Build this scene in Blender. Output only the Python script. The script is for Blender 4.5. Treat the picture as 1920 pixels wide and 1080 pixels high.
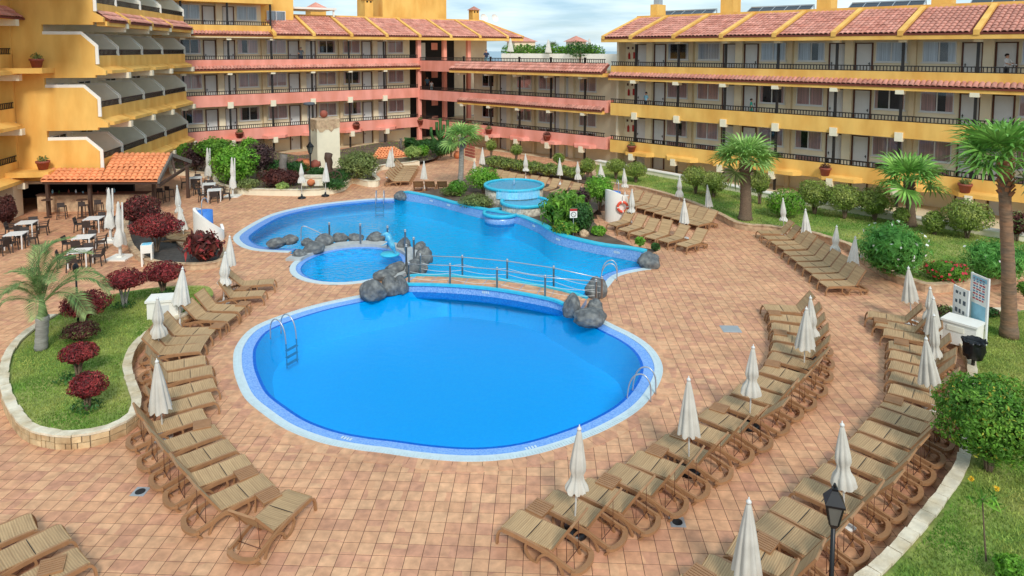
import bpy, bmesh, math, random
import numpy as np
from mathutils import Vector, Matrix, Euler, noise as mnoise

for _o in list(bpy.data.objects):
    bpy.data.objects.remove(_o)
R = math.radians
PI = math.pi
rnd = random.Random(7)
scene = bpy.context.scene
COL = scene.collection

# ------------------------------------------------------------------ camera
FPX, TH, HOR, HC = 1280.0, R(4.5), 93.0, 10.0       # focal length in photo pixels, tilt, horizon row, eye height
PPY = HOR + FPX * math.tan(TH)
cam = bpy.data.cameras.new('camera')
cam.sensor_width = 36.0
cam.lens = FPX / 1920 * 36
cam.shift_y = -(540 - PPY) / 1920
cam.clip_end = 20000
camo = bpy.data.objects.new('camera', cam)
camo.location = (0, 0, HC)
camo.rotation_euler = (PI / 2 - TH, 0, 0)
COL.objects.link(camo)
scene.camera = camo

# ------------------------------------------------------------------ light
SUN_EL, SUN_AZ = R(39), R(166)          # soft sun from behind the camera
w = bpy.data.worlds.new('World')
scene.world = w
w.use_nodes = True
nt = w.node_tree
nt.nodes.clear()
N = nt.nodes.new
out = N('ShaderNodeOutputWorld'); bg = N('ShaderNodeBackground')
sky = N('ShaderNodeTexSky'); sky.sky_type = 'NISHITA'; sky.sun_disc = False
sky.sun_elevation = SUN_EL; sky.sun_rotation = SUN_AZ
tc = N('ShaderNodeTexCoord'); mp = N('ShaderNodeMapping'); mp.inputs['Scale'].default_value = (1.3, 1.3, 9.0)
nz = N('ShaderNodeTexNoise'); nz.inputs['Scale'].default_value = 2.6; nz.inputs['Detail'].default_value = 7; nz.inputs['Roughness'].default_value = .55
cr = N('ShaderNodeValToRGB'); cr.color_ramp.elements[0].position = .36; cr.color_ramp.elements[1].position = .60
nz2 = N('ShaderNodeTexNoise'); nz2.inputs['Scale'].default_value = 5.5; nz2.inputs['Detail'].default_value = 6
cr2 = N('ShaderNodeValToRGB'); cr2.color_ramp.elements[0].position = .35; cr2.color_ramp.elements[1].position = .7
cr2.color_ramp.elements[0].color = (3.6, 5.4, 6.6, 1); cr2.color_ramp.elements[1].color = (7.4, 8.7, 9.4, 1)
mx = N('ShaderNodeMixRGB')
L = nt.links.new
L(tc.outputs['Generated'], mp.inputs['Vector']); L(mp.outputs[0], nz.inputs['Vector']); L(mp.outputs[0], nz2.inputs['Vector'])
L(nz.outputs['Fac'], cr.inputs['Fac']); L(nz2.outputs['Fac'], cr2.inputs['Fac'])
mxf = N('ShaderNodeMath'); mxf.operation = 'MULTIPLY_ADD'; mxf.inputs[1].default_value = .35; mxf.inputs[2].default_value = .58
L(cr.outputs['Color'], mxf.inputs[0]); L(mxf.outputs[0], mx.inputs['Fac'])
L(sky.outputs['Color'], mx.inputs['Color1']); L(cr2.outputs['Color'], mx.inputs['Color2'])
L(mx.outputs['Color'], bg.inputs['Color']); bg.inputs['Strength'].default_value = 0.125
L(bg.outputs[0], out.inputs['Surface'])
sun = bpy.data.lights.new('sun', 'SUN')
sun.energy = 2.2; sun.angle = R(12); sun.color = (1, .95, .88)
suno = bpy.data.objects.new('sun', sun)
COL.objects.link(suno)
_d = Vector((math.sin(SUN_AZ) * math.cos(SUN_EL), math.cos(SUN_AZ) * math.cos(SUN_EL), math.sin(SUN_EL)))
suno.rotation_euler = (-_d).to_track_quat('-Z', 'Y').to_euler()
vs = scene.view_settings
vs.view_transform = 'Standard'; vs.look = 'None'; vs.exposure = 0.16; vs.gamma = 1; vs.use_curve_mapping = False
scene.cycles.use_denoising = True
scene.cycles.max_bounces = 7; scene.cycles.diffuse_bounces = 5; scene.cycles.glossy_bounces = 3
scene.cycles.transparent_max_bounces = 12; scene.cycles.caustics_reflective = False; scene.cycles.caustics_refractive = False


# ------------------------------------------------------------------ pixel to place
def G(x, y, z=0.0):
    """point of the plane at height z that the photo shows at pixel (x, y)"""
    dy = FPX * math.cos(TH) + (PPY - y) * math.sin(TH)
    dz = -FPX * math.sin(TH) + (PPY - y) * math.cos(TH)
    t = (z - HC) / dz
    return Vector(((x - 960) * t, dy * t, z))


def at_depth(x, y, Y):
    """point at distance Y from the camera along its heading"""
    dy = FPX * math.cos(TH) + (PPY - y) * math.sin(TH)
    dz = -FPX * math.sin(TH) + (PPY - y) * math.cos(TH)
    t = Y / dy
    return Vector(((x - 960) * t, Y, HC + dz * t))


def mpp(Y):
    return Y / FPX          # metres per photo pixel


# ------------------------------------------------------------------ materials
MATS = {}


def lin(c):
    return tuple(((v / 255) / 12.92 if v / 255 <= .04045 else ((v / 255 + .055) / 1.055) ** 2.4) for v in c)


def mat(name, rgb, rough=.7, var=.12, scale=3.0, bump=0.0, bscale=30.0, metal=0.0, island=0.0, spec=.4, tint=None, tscale=.6, trans=0.0, stretch=None, obj_rand=0.0):
    """procedural material: base colour with two scales of noise, optional relief and per-leaf variation"""
    m = bpy.data.materials.new(name); m.use_nodes = True
    t = m.node_tree; b = t.nodes['Principled BSDF']
    c = lin(rgb)
    b.inputs['Roughness'].default_value = rough
    b.inputs['Metallic'].default_value = metal
    b.inputs['Specular IOR Level'].default_value = spec
    co = t.nodes.new('ShaderNodeTexCoord')
    src = co.outputs['Object']
    if stretch:
        mpn = t.nodes.new('ShaderNodeMapping'); mpn.inputs['Scale'].default_value = stretch
        t.links.new(src, mpn.inputs['Vector']); src = mpn.outputs[0]
    n1 = t.nodes.new('ShaderNodeTexNoise'); n1.inputs['Scale'].default_value = scale; n1.inputs['Detail'].default_value = 6
    t.links.new(src, n1.inputs['Vector'])
    mr = t.nodes.new('ShaderNodeMapRange'); mr.inputs['From Min'].default_value = .3; mr.inputs['From Max'].default_value = .7
    mr.inputs['To Min'].default_value = 1 - var; mr.inputs['To Max'].default_value = 1 + var
    t.links.new(n1.outputs['Fac'], mr.inputs['Value'])
    fac = mr.outputs[0]
    if island:
        ge = t.nodes.new('ShaderNodeNewGeometry')
        m2 = t.nodes.new('ShaderNodeMapRange'); m2.inputs['To Min'].default_value = 1 - island; m2.inputs['To Max'].default_value = 1 + island
        t.links.new(ge.outputs['Random Per Island'], m2.inputs['Value'])
        mu = t.nodes.new('ShaderNodeMath'); mu.operation = 'MULTIPLY'
        t.links.new(fac, mu.inputs[0]); t.links.new(m2.outputs[0], mu.inputs[1]); fac = mu.outputs[0]
    if obj_rand:
        oi = t.nodes.new('ShaderNodeObjectInfo')
        m3 = t.nodes.new('ShaderNodeMapRange'); m3.inputs['To Min'].default_value = 1 - obj_rand; m3.inputs['To Max'].default_value = 1 + obj_rand
        t.links.new(oi.outputs['Random'], m3.inputs['Value'])
        mu3 = t.nodes.new('ShaderNodeMath'); mu3.operation = 'MULTIPLY'
        t.links.new(fac, mu3.inputs[0]); t.links.new(m3.outputs[0], mu3.inputs[1]); fac = mu3.outputs[0]
    vm = t.nodes.new('ShaderNodeVectorMath'); vm.operation = 'SCALE'
    if tint:
        n3 = t.nodes.new('ShaderNodeTexNoise'); n3.inputs['Scale'].default_value = tscale; n3.inputs['Detail'].default_value = 5
        t.links.new(src, n3.inputs['Vector'])
        rr = t.nodes.new('ShaderNodeValToRGB'); rr.color_ramp.elements[0].position = .38; rr.color_ramp.elements[1].position = .66
        rr.color_ramp.elements[0].color = (*c, 1); rr.color_ramp.elements[1].color = (*lin(tint), 1)
        t.links.new(n3.outputs['Fac'], rr.inputs['Fac']); t.links.new(rr.outputs['Color'], vm.inputs[0])
    else:
        vm.inputs[0].default_value = c
    t.links.new(fac, vm.inputs['Scale'])
    t.links.new(vm.outputs[0], b.inputs['Base Color'])
    if bump:
        n2 = t.nodes.new('ShaderNodeTexNoise'); n2.inputs['Scale'].default_value = bscale; n2.inputs['Detail'].default_value = 5
        t.links.new(src, n2.inputs['Vector'])
        bp = t.nodes.new('ShaderNodeBump'); bp.inputs['Strength'].default_value = bump; bp.inputs['Distance'].default_value = .02
        t.links.new(n2.outputs['Fac'], bp.inputs['Height']); t.links.new(bp.outputs[0], b.inputs['Normal'])
    if trans:
        b.inputs['Subsurface Weight'].default_value = 0
        tr = t.nodes.new('ShaderNodeBsdfTranslucent'); ms = t.nodes.new('ShaderNodeMixShader'); ms.inputs[0].default_value = trans
        t.links.new(vm.outputs[0], tr.inputs['Color'])
        t.links.new(b.outputs[0], ms.inputs[1]); t.links.new(tr.outputs[0], ms.inputs[2])
        t.links.new(ms.outputs[0], t.nodes['Material Output'].inputs['Surface'])
    MATS[name] = m
    return m


mat('yellow', (240, 192, 104), .85, .06, 1.2, .25, 60, tint=(224, 168, 82), tscale=.9, stretch=(1, 1, .35))
mat('pink', (240, 162, 144), .85, .06, 1.2, .25, 60, tint=(222, 140, 118), tscale=.9, stretch=(1, 1, .35))
mat('cream', (238, 226, 196), .85, .05, 1.5, .2, 60, tint=(230, 214, 182), tscale=.4)
mat('tan_wall', (218, 198, 162), .85, .06, 1.5, .2, 60)
mat('greybeige', (240, 234, 216), .85, .06, 1.5, .2, 60)
mat('white', (236, 232, 222), .7, .05, 2, .15, 50)
mat('ivory', (236, 226, 198), .75, .05, 2, .15, 50)
mat('dark_metal', (38, 33, 30), .45, .1, 5)
mat('interior_shade', (26, 24, 24), .8, .2, 2)  # near-black colour standing for shade inside passages, bar and openings
mat('brown_trim', (96, 58, 42), .6, .1, 3)
mat('door_white', (214, 214, 212), .5, .04, 2)
mat('curtain', (240, 190, 178), .9, .28, 9, .0, stretch=(1, .01, .03))
mat('curtain_white', (226, 230, 234), .9, .3, 9, .0, stretch=(1, .01, .03))
mat('room_shade', (40, 38, 40), .8, .2, 2)  # dark colour standing for the unlit rooms behind the panes
mat('frame_white', (222, 222, 220), .5, .03, 2)
mat('roof_tile', (210, 150, 132), .8, .16, 8, .3, 50, island=.16, tint=(188, 122, 104), tscale=1.2, obj_rand=.16)
mat('orange_tile', (244, 162, 110), .75, .16, 8, .3, 50, island=.16, tint=(232, 138, 88), tscale=1.2, obj_rand=.14)
mat('roof_base', (120, 62, 48), .9, .1, 2)
mat('wood_dark', (84, 62, 50), .7, .2, 6, .3, 40, stretch=(1, 1, .2))
mat('wood_grey', (118, 110, 102), .8, .2, 6, .3, 40)
mat('lounger_plastic', (160, 118, 82), .5, .1, 6, .08, 60, obj_rand=.05)
mat('steel', (186, 190, 194), .35, .05, 5, metal=.7)
mat('cyan_paint', (58, 188, 214), .45, .08, 4, .1, 40)
mat('rock', (92, 95, 97), .85, .25, 3, .8, 8, tint=(124, 125, 122), tscale=1.4)
mat('mortar', (176, 178, 176), .9, .12, 4, .4, 30)
mat('soil', (112, 96, 82), .95, .25, 4, .8, 25, tint=(86, 72, 60), tscale=2)
mat('dark_soil', (74, 70, 66), .95, .2, 5, .6, 30)
mat('kerb_white', (224, 212, 188), .85, .14, 5, .6, 18, tint=(198, 180, 148), tscale=1.8)
mat('kerb_stone', (208, 182, 140), .85, .2, 4, .6, 14, tint=(178, 146, 106), tscale=2.4, obj_rand=.12)
mat('kerb_mortar', (150, 134, 110), .95, .1, 5)
mat('coping_white', (196, 212, 216), .5, .06, 6, .15, 40)
mat('black_plastic', (24, 25, 28), .35, .1, 5)
mat('black_lantern', (24, 24, 26), .4, .1, 5)
mat('fabric_white', (226, 222, 212), .9, .06, 5, .15, 30, trans=.12, tint=(210, 206, 196), tscale=2)
mat('fabric_beige', (212, 206, 194), .9, .06, 5, .15, 30, trans=.12, tint=(196, 190, 178), tscale=2)
mat('pole_white', (216, 214, 208), .4, .04, 3)
mat('rattan', (64, 54, 50), .7, .2, 30, .3, 60)
mat('table_white', (232, 230, 226), .35, .03, 3)
mat('terracotta', (150, 82, 66), .8, .12, 5, .2, 30)
mat('terracotta_light', (206, 122, 78), .8, .12, 5, .2, 30)
mat('skin', (202, 150, 122), .6, .04, 6)
mat('hair_dark', (42, 32, 28), .7, .1, 10)
mat('hair_grey', (110, 106, 100), .7, .1, 10)
for nm, c in dict(cloth_black=(34, 34, 38), cloth_white=(226, 226, 226), cloth_teal=(40, 150, 128), cloth_blue=(86, 130, 160), cloth_grey=(86, 92, 98), cloth_navy=(46, 52, 72), cloth_lightblue=(142, 190, 206), cloth_tan=(150, 130, 108)).items():
    mat(nm, c, .85, .08, 8)
mat('red_ring', (226, 84, 56), .5, .05, 5)
mat('solar', (26, 32, 44), .2, .1, 4)
mat('alu', (188, 192, 194), .4, .05, 4, metal=.6)
mat('fire_red', (176, 40, 34), .5, .05, 5)
mat('blue_paint', (66, 128, 206), .4, .06, 4)
mat('stone_clad', (206, 196, 178), .9, .3, 7, .9, 12, tint=(150, 140, 126), tscale=5)
mat('tan_stone', (206, 178, 142), .9, .2, 5, .6, 12, tint=(176, 144, 116), tscale=3)
mat('bark', (116, 96, 78), .95, .3, 9, .9, 30, stretch=(1, 1, 3))
mat('palm_bark', (128, 106, 88), .95, .28, 4, .8, 24, stretch=(1, 1, 4), tint=(150, 112, 84), tscale=1.0)
mat('grey_bark', (150, 146, 138), .95, .25, 4, .8, 24, stretch=(1, 1, 4))
mat('red_bark', (166, 112, 80), .95, .25, 6, .9, 20)
for nm, c, tnt, isl in (
        ('leaf_green', (82, 132, 42), (120, 162, 58), .4), ('leaf_bright', (96, 154, 42), (138, 182, 66), .4),
        ('leaf_dark', (48, 88, 40), (70, 112, 50), .35), ('leaf_olive', (108, 124, 66), (136, 146, 84), .35),
        ('leaf_red', (134, 46, 50), (172, 72, 68), .5), ('leaf_darkred', (84, 44, 42), (112, 66, 56), .4),
        ('leaf_purple', (70, 52, 54), (96, 70, 66), .35), ('leaf_pale', (146, 172, 88), (176, 194, 112), .3),
        ('leaf_palm', (98, 156, 60), (150, 194, 96), .4), ('leaf_palm_light', (126, 174, 84), (172, 204, 118), .35),
        ('leaf_feather', (100, 130, 72), (148, 164, 102), .4), ('leaf_oleander', (78, 142, 58), (118, 176, 82), .35),
        ('leaf_yellow', (186, 172, 60), (150, 160, 60), .3), ('leaf_clip', (124, 150, 60), (172, 178, 94), .4)):
    mat(nm, c, .55, .2, 2.5, island=isl, tint=tnt, tscale=1.3, trans=.25, spec=.35)
mat('flower_white', (240, 238, 230), .7, .04, 5, trans=.2)
mat('flower_red', (206, 60, 76), .7, .1, 5, trans=.2)
mat('flower_yellow', (238, 190, 40), .7, .1, 5, trans=.2)
mat('grass_blade', (98, 146, 46), .7, .2, 1.5, island=.4, tint=(182, 184, 98), tscale=.5, trans=.25)
mat('lawn_ground', (104, 136, 54), .95, .3, 9, .8, 60, tint=(164, 164, 92), tscale=.6)
mat('sea', (120, 150, 166), .3, .1, .01)


def special(name):
    m = bpy.data.materials.new(name); m.use_nodes = True
    MATS[name] = m
    return m, m.node_tree, m.node_tree.nodes['Principled BSDF']


# tiled terrace: colour changes from tile to tile, clouded inside each tile
TILE, TROT = 1 / 3, R(-2.5)
for _nm in ('floor_tile', 'floor_tile_far'):
  m, t, b = special(_nm)
  ge = t.nodes.new('ShaderNodeNewGeometry'); mp_ = t.nodes.new('ShaderNodeMapping'); mp_.vector_type = 'POINT'
  mp_.inputs['Rotation'].default_value = (0, 0, -TROT)
  t.links.new(ge.outputs['Position'], mp_.inputs['Vector'])
  sc_ = t.nodes.new('ShaderNodeVectorMath'); sc_.operation = 'SCALE'; sc_.inputs['Scale'].default_value = 1 / TILE
  fl = t.nodes.new('ShaderNodeVectorMath'); fl.operation = 'FLOOR'
  t.links.new(mp_.outputs[0], sc_.inputs[0])
  flat = t.nodes.new('ShaderNodeVectorMath'); flat.operation = 'MULTIPLY'; flat.inputs[1].default_value = (1, 1, 0)
  t.links.new(sc_.outputs[0], flat.inputs[0]); t.links.new(flat.outputs[0], fl.inputs[0])
  wn = t.nodes.new('ShaderNodeTexWhiteNoise'); t.links.new(fl.outputs[0], wn.inputs['Vector'])
  r1 = t.nodes.new('ShaderNodeValToRGB')
  r1.color_ramp.elements[0].color = (*lin((208, 152, 116)), 1); r1.color_ramp.elements[1].color = (*lin((220, 170, 130)), 1)
  e = r1.color_ramp.elements.new(.45); e.color = (*lin((214, 160, 121)), 1)
  e = r1.color_ramp.elements.new(.12); e.color = (*lin((202, 146, 116)), 1)
  t.links.new(wn.outputs['Value'], r1.inputs['Fac'])
  na = t.nodes.new('ShaderNodeTexNoise'); na.inputs['Scale'].default_value = 4.5; na.inputs['Detail'].default_value = 5
  nb = t.nodes.new('ShaderNodeTexNoise'); nb.inputs['Scale'].default_value = .45; nb.inputs['Detail'].default_value = 9; nb.inputs['Roughness'].default_value = .68
  t.links.new(ge.outputs['Position'], na.inputs['Vector']); t.links.new(ge.outputs['Position'], nb.inputs['Vector'])
  mra = t.nodes.new('ShaderNodeMapRange'); mra.inputs['From Min'].default_value = .3; mra.inputs['From Max'].default_value = .7; mra.inputs['To Min'].default_value = .76; mra.inputs['To Max'].default_value = 1.16
  mrb = t.nodes.new('ShaderNodeMapRange'); mrb.inputs['From Min'].default_value = .3; mrb.inputs['From Max'].default_value = .7; mrb.inputs['To Min'].default_value = .78; mrb.inputs['To Max'].default_value = 1.14
  t.links.new(na.outputs['Fac'], mra.inputs['Value']); t.links.new(nb.outputs['Fac'], mrb.inputs['Value'])
  mu = t.nodes.new('ShaderNodeMath'); mu.operation = 'MULTIPLY'; t.links.new(mra.outputs[0], mu.inputs[0]); t.links.new(mrb.outputs[0], mu.inputs[1])
  # joint lines, used by the far sheet where single tiles are too small to build
  fr = t.nodes.new('ShaderNodeVectorMath'); fr.operation = 'FRACTION'; t.links.new(flat.outputs[0], fr.inputs[0])
  sx = t.nodes.new('ShaderNodeSeparateXYZ'); t.links.new(fr.outputs[0], sx.inputs[0])
  g1 = t.nodes.new('ShaderNodeMath'); g1.operation = 'GREATER_THAN'; g1.inputs[1].default_value = .04; t.links.new(sx.outputs['X'], g1.inputs[0])
  g2 = t.nodes.new('ShaderNodeMath'); g2.operation = 'GREATER_THAN'; g2.inputs[1].default_value = .04; t.links.new(sx.outputs['Y'], g2.inputs[0])
  mn = t.nodes.new('ShaderNodeMath'); mn.operation = 'MINIMUM'; t.links.new(g1.outputs[0], mn.inputs[0]); t.links.new(g2.outputs[0], mn.inputs[1])
  jr = t.nodes.new('ShaderNodeMapRange'); jr.inputs['To Min'].default_value = .62 if _nm.endswith('far') else 1.0; jr.inputs['To Max'].default_value = 1; t.links.new(mn.outputs[0], jr.inputs['Value'])
  mu2 = t.nodes.new('ShaderNodeMath'); mu2.operation = 'MULTIPLY'; t.links.new(mu.outputs[0], mu2.inputs[0]); t.links.new(jr.outputs[0], mu2.inputs[1])
  vm = t.nodes.new('ShaderNodeVectorMath'); vm.operation = 'SCALE'; t.links.new(r1.outputs['Color'], vm.inputs[0]); t.links.new(mu2.outputs[0], vm.inputs['Scale'])
  t.links.new(vm.outputs[0], b.inputs['Base Color'])
  rg = t.nodes.new('ShaderNodeMapRange'); rg.inputs['To Min'].default_value = .45; rg.inputs['To Max'].default_value = .75; t.links.new(na.outputs['Fac'], rg.inputs['Value']); t.links.new(rg.outputs[0], b.inputs['Roughness'])
  b.inputs['Specular IOR Level'].default_value = .3
mat('grout', (84, 58, 46), .95, .1, 5)

# small glazed mosaic of the pools
def mosaic(name, c1, c2, sc=26.0):
    m, t, b = special(name)
    co = t.nodes.new('ShaderNodeNewGeometry'); v = t.nodes.new('ShaderNodeTexVoronoi'); v.inputs['Scale'].default_value = sc; v.distance = 'CHEBYCHEV'; v.inputs['Randomness'].default_value = .25
    t.links.new(co.outputs['Position'], v.inputs['Vector'])
    wn = t.nodes.new('ShaderNodeTexWhiteNoise'); t.links.new(v.outputs['Color'], wn.inputs['Vector'])
    r = t.nodes.new('ShaderNodeValToRGB'); r.color_ramp.elements[0].color = (*lin(c1), 1); r.color_ramp.elements[1].color = (*lin(c2), 1)
    t.links.new(wn.outputs['Value'], r.inputs['Fac']); t.links.new(r.outputs['Color'], b.inputs['Base Color'])
    b.inputs['Roughness'].default_value = .25
mosaic('mosaic_light', (96, 148, 222), (126, 174, 234))
mosaic('mosaic_deep', (190, 240, 255), (205, 246, 255), 14)
mosaic('mosaic_kids', (170, 222, 250), (210, 240, 255), 20)
mosaic('mosaic_wall', (104, 150, 208), (156, 188, 224), 24)
mosaic('mosaic_fountain', (120, 204, 236), (160, 226, 246), 16)


def water(name, tint, bump, bscale, dist=.02, ior=1.22):
    m, t, b = special(name)
    t.nodes.remove(b)
    tr = t.nodes.new('ShaderNodeBsdfTransparent'); tr.inputs['Color'].default_value = (*tint, 1)
    gl = t.nodes.new('ShaderNodeBsdfGlossy'); gl.inputs['Roughness'].default_value = .03
    fr = t.nodes.new('ShaderNodeFresnel'); fr.inputs['IOR'].default_value = ior
    ms = t.nodes.new('ShaderNodeMixShader')
    co = t.nodes.new('ShaderNodeNewGeometry')
    mp = t.nodes.new('ShaderNodeMapping'); mp.inputs['Scale'].default_value = (1, 1.6, 1); mp.inputs['Rotation'].default_value = (0, 0, .5)
    n = t.nodes.new('ShaderNodeTexNoise'); n.inputs['Scale'].default_value = bscale; n.inputs['Detail'].default_value = 3
    t.links.new(co.outputs['Position'], mp.inputs[0]); t.links.new(mp.outputs[0], n.inputs['Vector'])
    bp = t.nodes.new('ShaderNodeBump'); bp.inputs['Strength'].default_value = bump; bp.inputs['Distance'].default_value = dist
    t.links.new(n.outputs['Fac'], bp.inputs['Height'])
    t.links.new(bp.outputs[0], gl.inputs['Normal']); t.links.new(bp.outputs[0], fr.inputs['Normal'])
    t.links.new(fr.outputs[0], ms.inputs[0]); t.links.new(tr.outputs[0], ms.inputs[1]); t.links.new(gl.outputs[0], ms.inputs[2])
    t.links.new(ms.outputs[0], t.nodes['Material Output'].inputs['Surface'])
water('water_calm', (.012, .655, .98), .35, 3.0, .02, 1.2)
water('water_ripple', (.012, .77, 1.0), 1.0, 3.0, .2, 1.13)
water('water_shallow', (.8, .93, 1.0), .5, 6.0, .03)

# window glass
m, t, b = special('glass')
t.nodes.remove(b)
tr = t.nodes.new('ShaderNodeBsdfTransparent'); tr.inputs['Color'].default_value = (.94, .95, .96, 1)
gl = t.nodes.new('ShaderNodeBsdfGlossy'); gl.inputs['Roughness'].default_value = .02
fr = t.nodes.new('ShaderNodeFresnel'); fr.inputs['IOR'].default_value = 1.5
ms = t.nodes.new('ShaderNodeMixShader'); t.links.new(fr.outputs[0], ms.inputs[0]); t.links.new(tr.outputs[0], ms.inputs[1]); t.links.new(gl.outputs[0], ms.inputs[2])
t.links.new(ms.outputs[0], t.nodes['Material Output'].inputs['Surface'])

# woven sling: cross ribs running over the width, tone changing along the length
m, t, b = special('sling')
co = t.nodes.new('ShaderNodeTexCoord')
wv = t.nodes.new('ShaderNodeTexWave'); wv.wave_type = 'BANDS'; wv.bands_direction = 'X'; wv.inputs['Scale'].default_value = 7.0; wv.inputs['Distortion'].default_value = 1.2; wv.inputs['Detail'].default_value = 2
nn = t.nodes.new('ShaderNodeTexNoise'); nn.inputs['Scale'].default_value = 20
mpp_ = t.nodes.new('ShaderNodeMapping'); mpp_.inputs['Scale'].default_value = (1, .06, 1)
t.links.new(co.outputs['Object'], mpp_.inputs[0]); t.links.new(mpp_.outputs[0], nn.inputs['Vector'])
t.links.new(co.outputs['Object'], wv.inputs['Vector'])
r = t.nodes.new('ShaderNodeValToRGB'); r.color_ramp.elements[0].color = (*lin((142, 110, 76)), 1); r.color_ramp.elements[1].color = (*lin((200, 166, 122)), 1)
mixf = t.nodes.new('ShaderNodeMath'); mixf.operation = 'MULTIPLY_ADD'; mixf.inputs[1].default_value = .35
hf = t.nodes.new('ShaderNodeMath'); hf.operation = 'MULTIPLY_ADD'; hf.inputs[1].default_value = 1.1; hf.inputs[2].default_value = -.12
t.links.new(wv.outputs['Fac'], mixf.inputs[0]); t.links.new(nn.outputs['Fac'], hf.inputs[0]); t.links.new(hf.outputs[0], mixf.inputs[2])
t.links.new(mixf.outputs[0], r.inputs['Fac'])
oi = t.nodes.new('ShaderNodeObjectInfo'); orr = t.nodes.new('ShaderNodeMapRange'); orr.inputs['To Min'].default_value = .9; orr.inputs['To Max'].default_value = 1.08
t.links.new(oi.outputs['Random'], orr.inputs['Value'])
vm = t.nodes.new('ShaderNodeVectorMath'); vm.operation = 'SCALE'; t.links.new(r.outputs['Color'], vm.inputs[0]); t.links.new(orr.outputs[0], vm.inputs['Scale'])
t.links.new(vm.outputs[0], b.inputs['Base Color']); b.inputs['Roughness'].default_value = .75
bp = t.nodes.new('ShaderNodeBump'); bp.inputs['Strength'].default_value = .4; bp.inputs['Distance'].default_value = .01
t.links.new(wv.outputs['Fac'], bp.inputs['Height']); t.links.new(bp.outputs[0], b.inputs['Normal'])


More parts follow.
